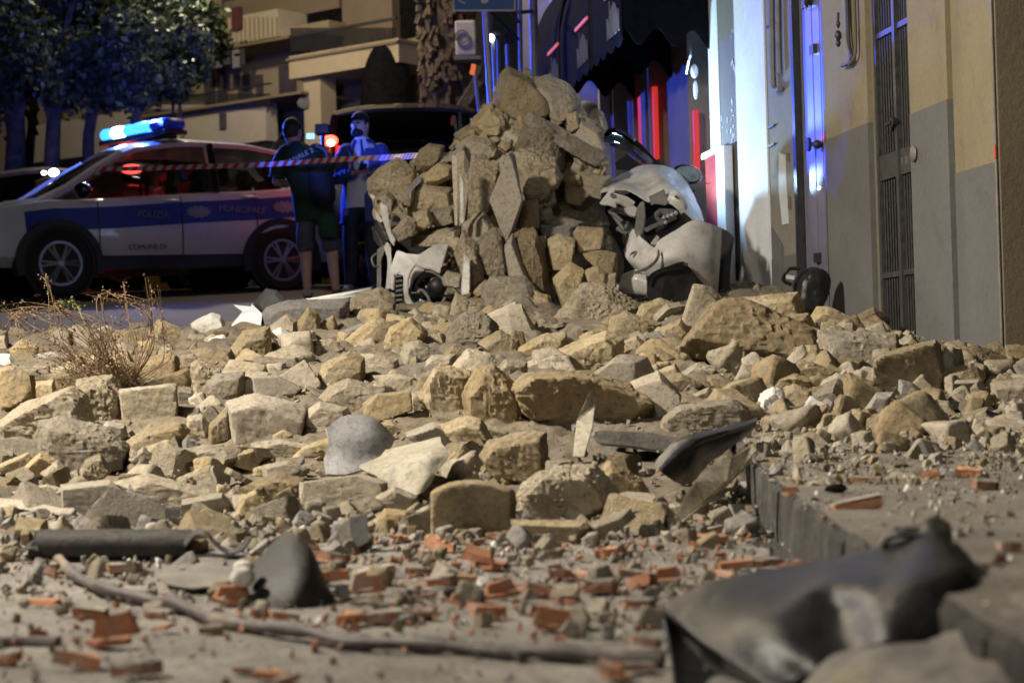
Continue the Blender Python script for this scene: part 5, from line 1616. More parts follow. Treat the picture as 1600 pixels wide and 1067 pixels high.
# headlamp carcass
hl = plate('headlamp', 'W', [(480, 600), (500, 560), (540, 500), (600, 480), (690, 500), (745, 550), (700, 575), (560, 660), (520, 690), (500, 670)], 13.05, .25, M['blk'], car)
rs = np.random.default_rng(5)
for (pl, mk) in (([(540, 510), (570, 485), (640, 490), (665, 505), (640, 540), (560, 555), (545, 540)], 'grayp'), ([(482, 590), (600, 540), (610, 555), (500, 612)], 'grayp'), ([(560, 560), (650, 520), (660, 540), (575, 580)], 'metal'), ([(520, 670), (555, 625), (570, 640), (545, 680)], 'wpaint')):
    plate('bracket', 'W', pl, 12.96, .03, M[mk], hl, tilt=(.2, -.2), bev=.003)
for (x, y) in ((590, 535), (612, 528), (632, 520), (652, 512), (600, 560), (570, 520)):
    mb = MB(); mb.box(at(*ph('W', x, y), 12.94), (.022, .02, .03), (0, .5, .4), .003)
    put('connector', mb, M['metal'] if x > 580 else M['blk'], hl)
# white inner wing with bolt marks
rows = [[(625, 395, 13.0), (660, 395, 13.0), (700, 440, 13.0), (712, 490, 13.0)], [(615, 425, 12.98), (650, 430, 12.96), (685, 465, 12.96), (700, 500, 12.98)], [(600, 455, 13.0), (630, 465, 12.98), (662, 490, 12.98), (680, 515, 13.0)]]
o = patch('inner_wing', 'W', rows, .006, M['wpaint'], 6, car, .01, 14, 4)
mb = MB(); mb.disc(at(*ph('W', 655, 425), 12.94), nrm, .009, 12, .01)
put('bolt', mb, M['blk'], o)
# front bumper
rows = [
 [(395, 690, 13.10), (430, 595, 13.05), (475, 640, 12.92), (540, 690, 12.84), (565, 655, 12.82), (650, 602, 12.84), (745, 548, 12.88), (830, 568, 12.95), (890, 588, 13.08)],
 [(382, 705, 13.05), (435, 680, 12.98), (480, 700, 12.86), (545, 715, 12.80), (575, 700, 12.77), (655, 665, 12.77), (745, 640, 12.81), (835, 645, 12.89), (888, 660, 13.03)],
 [(400, 750, 13.0), (440, 750, 12.92), (490, 760, 12.84), (550, 760, 12.77), (590, 750, 12.74), (665, 735, 12.74), (748, 725, 12.78), (838, 735, 12.86), (884, 740, 13.0)],
 [(440, 800, 12.98), (460, 800, 12.92), (500, 800, 12.85), (555, 800, 12.80), (600, 800, 12.78), (675, 790, 12.78), (752, 800, 12.80), (838, 820, 12.88), (878, 830, 13.0)],
 [(470, 850, 13.02), (490, 850, 12.97), (520, 860, 12.92), (560, 880, 12.88), (610, 890, 12.86), (680, 890, 12.86), (755, 890, 12.88), (838, 905, 12.93), (872, 930, 13.03)],
 [(480, 920, 13.1), (500, 930, 13.05), (530, 950, 13.0), (570, 960, 12.98), (620, 980, 12.96), (690, 980, 12.96), (760, 985, 12.98), (838, 985, 13.0), (870, 1000, 13.08)]]
bp = patch('front_bumper', 'W', rows, .006, M['wpaint'], 6, car, .004, 5, 2)
plate('lower_grille', 'W', [(498, 930, 12.78), (500, 880, 12.76), (512, 838, 12.74), (545, 812, 12.72), (610, 790, 12.70), (682, 768, 12.70), (712, 778, 12.71), (750, 825, 12.75), (806, 890, 12.82), (790, 960, 12.84), (695, 1060, 12.82), (560, 1020, 12.80)], 12.75, .05, M['blk'], bp, bev=.008)
rows = [[(505, 878, 12.73), (515, 838, 12.71), (548, 810, 12.69), (612, 787, 12.67), (682, 765, 12.67), (718, 775, 12.68)],
        [(515, 882, 12.72), (525, 846, 12.70), (554, 820, 12.68), (614, 799, 12.66), (680, 778, 12.66), (708, 788, 12.67)]]
patch('grille_lip', 'W', rows, .006, M['gloss'], 6, bp)
rows = [[(566, 700, 12.73), (568, 735, 12.71), (545, 775, 12.72), (500, 808, 12.76), (440, 826, 12.8)], [(558, 705, 12.725), (556, 735, 12.70), (535, 765, 12.71), (492, 795, 12.75), (436, 815, 12.79)]]
patch('scuff_strip', 'W', rows, .008, M['grayp'], 6, bp)
for k in range(3):
    x = 412 + k * 9
    plate('vent_mark', 'W', [(x, 728 - k * 4), (x + 14, 712 - k * 4), (x + 18, 716 - k * 4), (x + 4, 733 - k * 4)], 12.90, .01, M['blk'], bp)
rows = [[(290, 880, 13.0), (360, 840, 12.9), (440, 805, 12.85), (490, 820, 12.82)], [(300, 905, 12.94), (370, 880, 12.84), (440, 850, 12.78), (502, 870, 12.76)], [(320, 925, 12.96), (380, 930, 12.88), (450, 925, 12.82), (500, 930, 12.8)], [(350, 945, 13.05), (400, 955, 12.98), (450, 955, 12.95), (480, 950, 12.92)]]
patch('lower_lip', 'W', rows, .006, M['wpaint'], 6, car, .004)
# black wheel arch with what is left of the tyre
wa = plate('wheel_arch', 'W', [(886, 586), (925, 605), (958, 638), (945, 720), (938, 800), (934, 900), (926, 985), (895, 930), (868, 920), (870, 750), (880, 650)], 13.2, .5, M['blk'], car, bev=.006)
# windscreen pillar, cowl, mirror
mb = MB(); mb.tube(catmull(np.array([list(at(*ph('W', x, y), d)) for x, y, d in [(285, 100, 14.5), (330, 82, 14.45), (390, 105, 14.35), (470, 170, 14.2), (545, 250, 14.05), (600, 285, 13.95)]]), 5), .024, 8)
put('windscreen_pillar', mb, M['gloss'], car, True)
mb = MB(); mb.tube(catmull(np.array([list(at(*ph('W', x, y), d)) for x, y, d in [(282, 128, 14.45), (340, 125, 14.4), (420, 160, 14.28), (490, 215, 14.12), (535, 258, 14.02)]]), 5), .022, 8)
mb.tube(catmull(np.array([list(at(*ph('W', x, y), d)) for x, y, d in [(345, 78, 14.4), (390, 95, 14.3), (440, 130, 14.2)]]), 5), .012, 6)
put('pillar_trim', mb, M['metal'], car, True)
plate('windscreen_rest', 'W', [(300, 140, 14.45), (400, 160, 14.3), (520, 258, 14.05), (495, 262, 14.05), (390, 186, 14.3), (310, 160, 14.4)], 14.2, .02, M['grayp'], car)
plate('cowl', 'W', [(335, 250), (400, 203), (440, 235), (490, 262), (420, 290), (345, 285)], 13.95, .1, M['blk'], car)
mb = MB(); mb.tube(catmull(np.array([list(at(*ph('W', x, y), d)) for x, y, d in [(560, 240, 14.0), (640, 300, 13.9), (700, 350, 13.85), (740, 400, 13.8)]]), 5), .02, 8)
put('door_seal', mb, M['blk'], car, True)
mc = at(*ph('W', 712, 308), 13.95)
mi = thing('door_mirror', None, None, mc); mi.parent = car; mi.location = mc - car.location
Mr = Matrix.Rotation(R(12), 3, 'Y')
mb = MB(); mb.ball((0, .02, 0), (.112, .075, .072), 20, 12, Mr); put('housing', mb, M['gloss'], mi, True, local=True)
mb = MB(); mb.add([(Mr @ Vector((.094 * math.cos(a) * (1 if math.cos(a) > 0 else .95), -.058, .056 * math.sin(a) - .004))) for a in np.linspace(0, 2 * math.pi, 28, endpoint=False)], [tuple(range(28))])
put('mirror_glass', mb, M['mirror'], mi, local=True)
mb = MB(); mb.tube([(-.08, .03, -.05), (-.12, .06, -.13)], [.025, .03], 8); put('mirror_foot', mb, M['blk'], mi, True, local=True)
mb = MB(); mb.tube([(.11, 0, -.045), (.14, 0, -.075), (.165, 0, -.07)], .004, 5); put('wire', mb, M['grayp'], mi, local=True)
# left front corner: bumper corner, slot, second headlamp
bc = plate('bumper_corner', 'L', [(255, 562), (330, 590), (430, 600), (560, 515), (668, 522), (640, 620), (600, 752), (520, 715), (470, 708), (400, 690), (372, 730), (350, 790), (348, 900), (380, 970), (430, 1030), (480, 1050), (320, 1045), (300, 900), (308, 775), (275, 748), (240, 762), (232, 885), (215, 890), (198, 720), (215, 670)], 12.72, .10, M['wpaint'], car, curve=.9, bev=.010)
rows = [[(360, 790, 12.70), (385, 730, 12.68), (410, 690, 12.66), (450, 715, 12.66)], [(352, 800, 12.66), (372, 750, 12.62), (405, 715, 12.60), (470, 722, 12.60)], [(350, 870, 12.68), (362, 830, 12.66), (385, 790, 12.66), (420, 760, 12.66)]]
patch('torn_rim', 'L', rows, .006, M['wpaint'], 6, bc, .004, 20)
sl = plate('slot', 'L', [(232, 890), (238, 765), (272, 745), (306, 768), (308, 860), (300, 1000), (270, 1005), (248, 990), (240, 930)], 12.74, .06, M['gloss'], car)
for k in range(6):
    y = 775 + k * 38
    mb = MB(); mb.tube([at(*ph('L', 245, y), 12.73), at(*ph('L', 298, y - 8), 12.73)], .008, 6); put('rib', mb, M['grayp'], sl)
hl2 = thing('headlamp_remains', None, None, at(*ph('L', 520, 880), 12.75)); hl2.parent = car; hl2.location = hl2.location - car.location
pt = lambda x, y, d: at(*ph('L', x, y), d)
mb = MB(); mb.ball(pt(500, 880, 12.85), (.115, .10, .125), 22, 14); put('lamp_bowl', mb, M['gloss'], hl2, True)
mb = MB(); mb.ball(pt(575, 850, 12.72), (.065, .07, .062), 18, 12); put('lamp_reflector', mb, M['blk'], hl2, True)
for k, (pth, r) in enumerate((([(360, 830), (420, 760), (520, 735), (620, 790)], .008), ([(355, 900), (390, 970), (460, 1010), (560, 1010)], .010), ([(420, 900), (450, 880), (500, 930), (520, 1000)], .011), ([(400, 840), (480, 900), (600, 920), (690, 930)], .006), ([(350, 910), (420, 900), (560, 915), (680, 940)], .005), ([(610, 700), (600, 760), (590, 830)], .006))):
    mb = MB(); mb.tube(catmull(np.array([list(pt(x, y, 12.66 + .01 * k)) for x, y in pth]), 5), r, 6)
    put('cable', mb, M['gloss'] if k % 2 else M['grayp'], hl2, True)
for (x, y) in ((445, 962), (510, 998), (410, 1000), (470, 975)):
    mb = MB(); mb.ball(pt(x, y, 12.63), (.014, .01, .012), 8, 6); put('bulb_socket', mb, M['mirror'], hl2, True)
plate('inner_wing', 'L', [(118, 182), (180, 220), (195, 330), (215, 430), (245, 480), (232, 535), (205, 500), (178, 430), (140, 320), (125, 250)], 13.0, .03, M['wpaint'], car, bev=.005)
plate('torn_strip', 'L', [(40, 118), (85, 135), (70, 165), (48, 150)], 13.1, .02, M['wpaint'], car)
plate('torn_strip', 'L', [(80, 255), (115, 290), (145, 330), (125, 348), (95, 320)], 13.08, .02, M['wpaint'], car)
plate('wing_edge', 'L', [(150, 540), (172, 500), (205, 520), (212, 640), (205, 800), (222, 870), (165, 868), (180, 700), (178, 620)], 13.1, .2, M['wpaint'], car)
plate('door_edge', 'L', [(98, 560), (150, 520), (160, 560), (130, 640), (130, 860), (95, 860)], 13.3, .8, M['grayp'], car)
plate('dark_side', 'L', [(60, 380), (100, 350), (190, 470), (180, 560), (130, 560), (70, 480)], 13.6, .6, M['under'], car)
mb = MB()
for q in range(14):
    x = 50 + rs.uniform(0, 60); y = 300 + rs.uniform(0, 100)
    mb.tube(catmull(np.array([list(pt(x, y, 13.15)), list(pt(x + 40 + rs.normal(0, 15), y + 60, 13.12)), list(pt(x + 110 + rs.normal(0, 25), y + 150 + rs.normal(0, 25), 13.1))]), 4), .0035, 4)
put('torn_wiring', mb, M['blk'], car)
mb = MB(); mb.tube(catmull(np.array([list(pt(90, 590, 13.12)), list(pt(55, 630, 13.1)), list(pt(75, 690, 13.1)), list(pt(110, 690, 13.12))]), 5), .008, 6); put('hook', mb, M['grayp'], car, True)
# wooden laths in the pile
for (pl, d, mk, lab) in (([(388, 385), (402, 380), (415, 388), (414, 672), (402, 675)], 12.75, 'wood', 'weathered upright wooden lath standing in the middle of the pile'),
                         ([(423, 455), (438, 500), (440, 660), (425, 668)], 12.72, 'w', 'short pale upright lath beside the weathered one in the pile')):
    o = plate('wooden_lath', 'P', pl, d, .03, M[mk], bev=.003); tag(o, lab, 'lath')
o = plate('metal_profile', 'P', [(188, 535), (250, 465), (262, 475), (262, 490), (205, 545)], 12.55, .05, M['grayp']); tag(o, 'dusty metal profile bar between the crumbly left stones of the pile', 'metal bar')

# ================================================================== THE FACADE ON THE RIGHT
class Plane:
    def __init__(s, o, dr):
        s.o = Vector(o); s.d = Vector(dr).normalized(); s.n = Vector((s.d.y, -s.d.x, 0))
        if s.n.y > 0 or (abs(s.n.y) < .3 and s.n.x > 0): s.n = -s.n
    def hit(s, px, py, off=0.0):
        r = ray(px, py); k = (s.o + s.n * off - CAM).dot(s.n) / r.dot(s.n)
        return CAM + r * k
    def u(s, px, py, off=0.0):
        return (s.hit(px, py, off) - s.o).dot(s.d)
    def pt(s, u, z, off=0.0):
        p = s.o + s.d * u + s.n * off
        return Vector((p.x, p.y, z))
    def box(s, mb, u0, u1, z0, z1, o0, o1):
        vs = [s.pt(u, z, o) for u in (u0, u1) for o in (o0, o1) for z in (z0, z1)]
        return mb.add(vs, [(0, 1, 3, 2), (4, 6, 7, 5), (0, 4, 5, 1), (2, 3, 7, 6), (0, 2, 6, 4), (1, 5, 7, 3)])
FA = Plane((float(fac_x(10.95)), 10.95, 0), (-0.138, 1, 0))     # n points to the street
def fu(px, py=300, off=0.0): return FA.u(px, py, off)
def fz(px, py, off=0.0): return FA.hit(px, py, off).z

def wall_mat(name, col, dirt=(0.16, 0.15, 0.13), amt=.55, sc=2.0, bmp=.004, rough=.85):
    mt, nt, b = new_mat(name)
    v = coords(nt, False)
    n1 = noise(nt, v, sc, 8, .68); n2 = noise(nt, v, 30, 6, .7); n3 = noise(nt, v, sc * 4.5, 6, .65)
    c = ramp(nt, n1, [(.3, tuple(x * .84 for x in col)), (.7, tuple(min(1, x * 1.1) for x in col))])
    c = mixc(nt, ramp(nt, n3, [(.55, (0, 0, 0)), (.78, (amt,) * 3)]), c, dirt)
    c = mixc(nt, .5, c, ramp(nt, n2, [(.3, (.8,) * 3), (.7, (1.1,) * 3)]), 'MULTIPLY')
    nt.links.new(c, b.inputs['Base Color']); b.inputs['Roughness'].default_value = rough
    bump(nt, b, [(n2, bmp), (n3, bmp)])
    return mt
M['cream_wall'] = wall_mat('wall_cream', (.24, .20, .125), (.13, .115, .09), .6, 1.4)
M['grey_wall'] = wall_mat('wall_grey_paint', (.125, .122, .118), (.075, .073, .07), amt=.6, sc=1.2)
M['old_wall'] = wall_mat('wall_old_beige', (.23, .215, .18), (.15, .14, .115), .7, 2.6)
M['bare_wall'] = wall_mat('wall_bare_plaster', (.17, .148, .115), (.24, .22, .19), .6, 2.2)
M['white_wall'] = wall_mat('wall_white_paint', (.80, .83, .86), (.7, .73, .75), .3, 1.6, .002, .7)
M['brown_wall'] = wall_mat('wall_brown', (.15, .12, .075), (.12, .10, .07))
M['jamb'] = wall_mat('wall_jamb', (.17, .15, .10), (.1, .09, .07), .6)
M['door'] = plain('door_paint', (.36, .34, .46), .42, .6, var=.06, sc=6, coat=.2)
M['gate'] = plain('gate_steel', (.10, .096, .094), .40, .45, var=.2, sc=25)
M['bars'] = plain('gate_bars', (.045, .042, .04), .5, .4, var=.3, sc=25)
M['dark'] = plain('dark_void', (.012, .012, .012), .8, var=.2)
M['darkmetal'] = plain('dark_metal', (.05, .05, .052), .45, .5, var=.2)
M['cable'] = plain('cable_grey', (.2, .19, .17), .6, var=.2)
ZT = 6.6; ZB = -.1
fb = thing('street_house', 'plastered house with grey painted base, metal door and barred gate, along the right', 'building', FA.pt(2.0, .6))
def fbox(name, u0, u1, z0, z1, o0, o1, mat, par=fb, bev=0):
    mb = MB(); FA.box(mb, min(u0, u1), max(u0, u1), z0, z1, o0, o1)
    me_ = put(name, mb, mat, par)
    if bev:
        bm = bmesh.new(); bm.from_mesh(me_.data); bmesh.ops.bevel(bm, geom=list(bm.edges), offset=bev, segments=2, affect='EDGES'); bm.to_mesh(me_.data); bm.free()
    return me_
U = {k: fu(v) for k, v in dict(shut=1594, endp=1560, seam=1494, seam2=1487, gr=1434, gl=1360, dr=1293, dl=1244, wr=1203, wl=1157, el=1130, sh=1115).items()}
# walls: cream above, grey base (a slightly proud painted render), stepped pilaster
zl1 = fz(1350, 197); zl2 = fz(1310, 209); zs1 = fz(1440, 176); zs2 = fz(1485, 156); zp = fz(1525, 262)
fbox('wall', U['seam'], U['endp'], zp, ZT, -.45, 0, M['cream_wall'])
fbox('grey_base', U['seam'], U['endp'], ZB, zp, -.45, .004, M['grey_wall'])
fbox('wall', U['gr'], U['seam'], (zs1 + zs2) / 2, ZT, -.45, .03, M['cream_wall'])
fbox('grey_base', U['gr'], U['seam'], ZB, (zs1 + zs2) / 2, -.45, .034, M['grey_wall'])
fbox('wall', U['dr'], U['gl'], (zl1 + zl2) / 2, ZT, -.45, .0, M['cream_wall'])
fbox('grey_base', U['dr'], U['gl'], ZB, (zl1 + zl2) / 2, -.45, .004, M['grey_wall'])
# roller shutter opening at the near end
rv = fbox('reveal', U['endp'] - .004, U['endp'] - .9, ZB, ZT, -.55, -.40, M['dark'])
mb = MB()
u1 = U['endp'] - .01
FA.box(mb, u1 - .02, u1, ZB, ZT, -.40, -.002); put('reveal_side', mb, M['brown_wall'], fb)
shut = thing('roller_shutter', None, None, FA.pt(u1 - .5, .6, -.3)); shut.parent = fb; shut.location = shut.location - fb.location
for k in range(52):
    mb = MB(); zc = .45 + k * .085
    P_ = []
    for uu in (u1 - .03, u1 - .85):
        P_.append([FA.pt(uu, zc + .042 * math.sin(a), -.30 + .03 * math.cos(a)) for a in np.linspace(-math.pi / 2, math.pi / 2, 7)])
    mb.grid(P_); put('slat', mb, M['darkmetal'], shut)
fbox('corner_bead', U['endp'] - .006, U['endp'] + .012, ZB, ZT, .004, .009, M['cable'])
fbox('red_marker', U['endp'] - .009, U['endp'] + .004, fz(1558, 248), fz(1558, 226), .009, .013, plain('marker_red', (.7, .08, .05), .35))
# --- barred gate in its recess
gt = thing('gate', None, None, FA.pt((U['gl'] + U['gr']) / 2, .6, -.06)); gt.parent = fb; gt.location = gt.location - fb.location
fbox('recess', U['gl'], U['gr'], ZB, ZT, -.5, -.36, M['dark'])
fbox('jamb', U['gl'] - .001, U['gl'] - .035, ZB, ZT, -.30, -.03, M['jamb'])
fbox('jamb', U['gr'] + .001, U['gr'] + .03, ZB, ZT, -.34, .01, M['brown_wall'])
g0, g1 = U['gl'] - .045, U['gr'] + .04          # g0 far side, g1 near side
gm_ = fu(1397)
zq = lambda py, px=1397: fz(px, py)
zb0, zr1, zp0, zp1, zr2 = zq(540), zq(427), zq(274), zq(234), zq(38)
gbox = lambda nm, ua, ub, za, zb_, o0=-.075, o1=-.03, mat='gate', par=gt: fbox(nm, ua, ub, za, zb_, o0, o1, M[mat], par)
gbox('stile', g0, g0 - .035, zb0, ZT); gbox('stile', g1, g1 + .035, zb0, ZT)
gbox('stile', gm_ - .02, gm_ + .02, zb0, ZT, -.07, -.022)
lo, hi = min(g0, g1) + .036, max(g0, g1) - .036
for nm, za, zb_ in (('rail', zr1 - .016, zr1 + .016), ('lock_plate', zp0, zp1), ('rail', zr2 - .016, zr2 + .016), ('rail', zb0, zb0 + .04)):
    for ua, ub in ((lo, gm_ - .021), (gm_ + .021, hi)):
        gbox(nm, ua, ub, za, zb_, -.062, -.034)
for side, (ua, ub) in enumerate(((lo, gm_ - .021), (gm_ + .021, hi))):
    nb = 7
    for k in range(nb):
        uu = ua + (ub - ua) * (k + .5) / nb
        for za, zb_ in ((zb0 + .041, zr1 - .017), (zr1 + .017, zp0 - .001), (zp1 + .001, zr2 - .017), (zr2 + .017, ZT)):
            mb = MB(); mb.tube([FA.pt(uu, za, -.05), FA.pt(uu, zb_, -.05)], .0065, 6, cap=False)
            put('bar', mb, M['bars'], gt, True)
mb = MB(); mb.disc(FA.pt(gm_ + .0, zq(190), -.012), FA.n, .028, 16, .03); mb.box(FA.pt(gm_ + .06, zq(190), -.0), (.10, .02, .02), (0, 0, math.atan2(FA.d.y, FA.d.x)))
put('handle', mb, M['darkmetal'], gt)
for k in range(2):
    gbox('keyhole_plate', fu(1402 + k * 7) - .008, fu(1402 + k * 7) + .008, zp0 + .05, zp1 - .05, -.034, -.030, 'metal')
mb = MB(); mb.ball(FA.pt(fu(1441), fz(1441, 240), .04), (.02, .05, .045), 12, 8); put('bell_push', mb, M['cable'], fb, True)
# --- metal door with ribs
dr = thing('door', None, None, FA.pt((U['dl'] + U['dr']) / 2, .7)); dr.parent = fb; dr.location = dr.location - fb.location
dbox = lambda nm, ua, ub, za, zb_, o0, o1, mat: fbox(nm, ua, ub, za, zb_, o0, o1, M[mat], dr)
dbox('frame', U['dl'] + .0, U['dl'] - .06, ZB, ZT, -.10, .012, 'darkmetal')
dbox('frame', U['dr'] + .045, U['dr'] + .002, ZB, ZT, -.10, -.002, 'gate')
edges = [U['dl'] - .065, fu(1253), fu(1268), fu(1280), U['dr'] + .05]
for k in range(4):
    dbox('panel', edges[k] - .010, edges[k + 1] + .010, ZB, ZT, -.07, -.035, 'door')
    if k: dbox('rib', edges[k] + .009, edges[k] - .009, ZB, ZT, -.075, -.050, 'darkmetal')
mb = MB(); p = FA.pt(fu(1270, 226), fz(1270, 226), .03); mb.disc(p, FA.n, .045, 18, .02); mb.tube([FA.pt(fu(1270, 226), fz(1270, 226), -.04), p], .014, 8); mb.ball(FA.pt(fu(1277, 226), fz(1277, 226), .0), (.03, .03, .03), 10, 8)
put('knob', mb, M['darkmetal'], dr, True)
for (x, y) in ((1265, 78), (1272, 403)):
    mb = MB(); FA.box(mb, fu(x, y) - .05, fu(x, y) + .04, fz(x, y) - .03, fz(x, y) + .03, -.035, -.008); put('latch', mb, M['darkmetal'], dr)
mb = MB(); mb.box(FA.pt(fu(1256, 6), fz(1256, 6), -.02), (.04, .13, .05), (0, 0, .14)); mb.ball(FA.pt(fu(1262, 3), fz(1262, 3), .01), (.02, .03, .04)); put('padlock', mb, M['darkmetal'], dr)
# --- patched beige wall, white pilaster, bare strip
zwl = fz(1220, 402)
fbox('wall', U['dl'], U['wr'], zwl, ZT, -.45, 0, M['old_wall'])
fbox('grey_base', U['dl'], U['wr'], ZB, zwl, -.45, .004, M['grey_wall'])
M['patchw'] = wall_mat('paint_patch_white', (.62, .66, .68), (.5, .5, .48), .5, 5)
mb = MB(); mb.prism([FA.pt(fu(x), fz(x, y), .006) for x, y in ((1220, 238), (1229, 242), (1231, 350), (1222, 352), (1218, 300))], [FA.pt(fu(x), fz(x, y), -.01) for x, y in ((1220, 238), (1229, 242), (1231, 350), (1222, 352), (1218, 300))]); put('paint_patch', mb, M['patchw'], fb)
for (pl, mk) in (([(1205, 355), (1222, 385), (1219, 460), (1206, 462)], 'grey_wall'), ([(1226, 430), (1239, 432), (1238, 438), (1226, 436)], 'patchw'), ([(1233, 238), (1236, 240), (1236, 252), (1232, 250)], 'brown_wall'), ([(1233, 306), (1236, 308), (1236, 328), (1232, 326)], 'brown_wall')):
    mb = MB(); mb.prism([FA.pt(fu(x), fz(x, y), .009) for x, y in pl], [FA.pt(fu(x), fz(x, y), -.01) for x, y in pl]); put('paint_patch', mb, M[mk], fb)
fbox('pilaster', U['wr'] + .0005, U['wl'], ZB, ZT, -.45, .012, M['white_wall'])
fbox('bare_strip', U['wl'] + .0005, U['el'], ZB, ZT, -.45, .002, M['bare_wall'])
fbox('white_edge', U['el'] + .0005, U['sh'], ZB, ZT, -.45, .010, M['white_wall'])
fbox('pilaster_foot', U['wl'] - .02, U['el'] + .08, ZB, fz(1150, 455), .0, .10, M['white_wall'])
rs = np.random.default_rng(12)
mb = MB()
for k in range(34):
    py = rs.uniform(5, 235); px = 1146 + rs.normal(0, 4)
    if k > 22: py = 196 + rs.normal(0, 5); px = rs.uniform(1126, 1150)
    u_, z_ = fu(px, py), fz(px, py)
    mb.box(FA.pt(u_, z_, .004), (.004, rs.uniform(.01, .05), rs.uniform(.006, .04)), (rs.uniform(-1, 1), 0, 0))
put('flaked_paint', mb, M['white_wall'], fb)
# conduits and the hanging chimes
def fcable(name, pts_, r, mat='cable', off=.03, par=fb):
    mb = MB(); mb.tube(catmull(np.array([list(FA.pt(fu(x, y), fz(x, y), off)) for x, y in pts_]), 5), r, 6); return put(name, mb, M[mat], par, True)
fcable('conduit', [(1212, -10), (1213, 60), (1214, 120), (1216, 138), (1222, 142), (1226, 138)], .022)
fcable('conduit', [(1222, -10), (1223, 60), (1225, 115)], .018)
fcable('cable', [(1330, -10), (1333, 60), (1338, 90), (1332, 100), (1323, 103)], .012, 'darkmetal')
fcable('cable', [(1342, -10), (1344, 60), (1343, 88), (1334, 102)], .010, 'brown_wall')
fbox('pale_trim', fu(1328) - .02, fu(1336) - .02, fz(1332, 96), ZT, .0, .02, M['old_wall'])
mb = MB(); mb.tube([FA.pt(fu(1322, y), fz(1322, y), .05) for y in (20, 45)], .008, 6)
for (y, r) in ((38, .014), (56, .022), (68, .016)): mb.ball(FA.pt(fu(1322, y), fz(1322, y), .05), (r, r, r * 1.5))
put('bell_pull', mb, M['darkmetal'], fb, True)
for (x, y) in ((1206, 40), (1208, 198), (1208, 227)):
    mb = MB(); FA.box(mb, fu(x - 5, y), fu(x + 5, y), fz(x, y) - .006, fz(x, y) + .006, 0, .02); put('wall_hook', mb, M['darkmetal'], fb)
# black bag at the door foot
bgc = FA.hit(1268, 460, .22)
bag = thing('black_bag', 'crumpled black bin bag standing at the foot of the metal door', 'bag', bgc - Vector((0, 0, .14)))
rs2 = np.random.default_rng(2)
pts = rs2.normal(0, 1, (16, 3)); pts /= np.linalg.norm(pts, axis=1)[:, None]; pts *= np.array([.17, .13, .20])
me = rock_mesh('sack', pts, 22, M['bit'], p=8, rough=.9, seed=3); me.set_sharp_from_angle(angle=R(80)); o = link('sack', me, bag, Vector((0, 0, .15)))
mb = MB(); mb.tube(catmull(np.array([[-.08, -.06, .30], [-.15, -.09, .29], [-.18, -.07, .23], [-.13, -.06, .20]]), 5), .012, 6)
put('handle', mb, M['bit'], bag, True, local=True)

# ================================================================== THE SHOP BEYOND
M['awn'] = plain('awning_cloth', (.008, .009, .013), .95, var=.2, sc=20, spec=.02)
M['scrib'] = plain('lettering_grey', (.32, .32, .32), .7, var=.1)
M['redtrim'] = emit('red_piping_glow', (1.0, .16, .14), .6)  # piping is no lamp; its brightness is built in as emission
M['redglow'] = emit('red_reflection_glow', (1.0, .055, .04), .55)  # self-lit strips standing for red reflections on the pier edges
M['stonecol'] = wall_mat('shop_pier', (.34, .30, .24), (.22, .2, .17), .5, 3)
M['shopglass'] = plain('shop_glass_dark', (.008, .008, .009), .45, var=.1, spec=.15)
shop = thing('shop', 'dark shop front with black awnings and stone piers, beyond the white pilaster', 'building', FA.pt(fu(1060), .95))
us0 = U['sh'] + .002; us1 = FA.u(905, 200)
def sbox(nm, ua, ub, za, zb_, o0, o1, mat, par=None): return fbox(nm, ua, ub, za, zb_, o0, o1, M[mat], par or shop)
sbox('wall', us0, us1, 3.9, ZT, -.5, -.05, 'dark')
sbox('shop_window', us0, us1, 0, 3.9, -.7, -.42, 'shopglass')
for (xa, xb, yt, red) in ((1080, 1047, 55, True), (1019, 1005, 100, True), (993, 984, 120, True), (962, 945, 150, False)):
    ua, ub = fu(xa), fu(xb)
    sbox('pier', ua, ub, 0, 3.9, -.40, -.0, 'stonecol')
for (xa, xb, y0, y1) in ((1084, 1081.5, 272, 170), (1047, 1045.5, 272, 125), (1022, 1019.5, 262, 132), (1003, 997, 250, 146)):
    ua = fu(xa); ub = fu(xb); sbox('red_reflection_strip', ua, ub, fz(xa, y0), fz(xa, y1), -.06, -.02, 'redglow')
sbox('door_frame', fu(1106), fu(1098), 0, 3.9, -.3, -.2, 'shopglass')
# poster board in a white frame, red sheen painted into the panel colour
bd = thing('advert_board', 'tall narrow board in a white frame, its red glow painted on, beside the white pilaster', 'board', FA.pt(fu(1128), .95, .10))
pb = lambda nm, xa, xb, ya, yb, o0, o1, mat: fbox(nm, fu(xa, 300), fu(xb, 300), fz(xa, yb), fz(xa, ya), o0, o1, M[mat], bd)
M['redboard'] = plain('board_red_sheen', (.62, .10, .07), .22, .3, var=.12, sc=3)
pb('panel', 1137, 1117, 238, 455, .04, .07, 'redboard')
pb('frame', 1150, 1137, 226, 450, .02, .085, 'white_wall')
pb('frame_top', 1137, 1114, 229, 238, .02, .085, 'white_wall')
pp_ = thing('downpipe', 'short white and dark drainpipe end at the foot of the bare wall strip', 'pipe', FA.pt(fu(1150), fz(1150, 460), .12))
for (ya, yb, r, mk) in ((392, 420, .05, 'white_wall'), (420, 434, .058, 'darkmetal'), (434, 446, .05, 'white_wall'), (446, 470, .055, 'darkmetal')):
    mb = MB(); mb.tube([FA.pt(fu(1149), fz(1149, ya), .12), FA.pt(fu(1149), fz(1149, yb), .12)], r, 12); put('pipe_section', mb, M[mk], pp_, True)
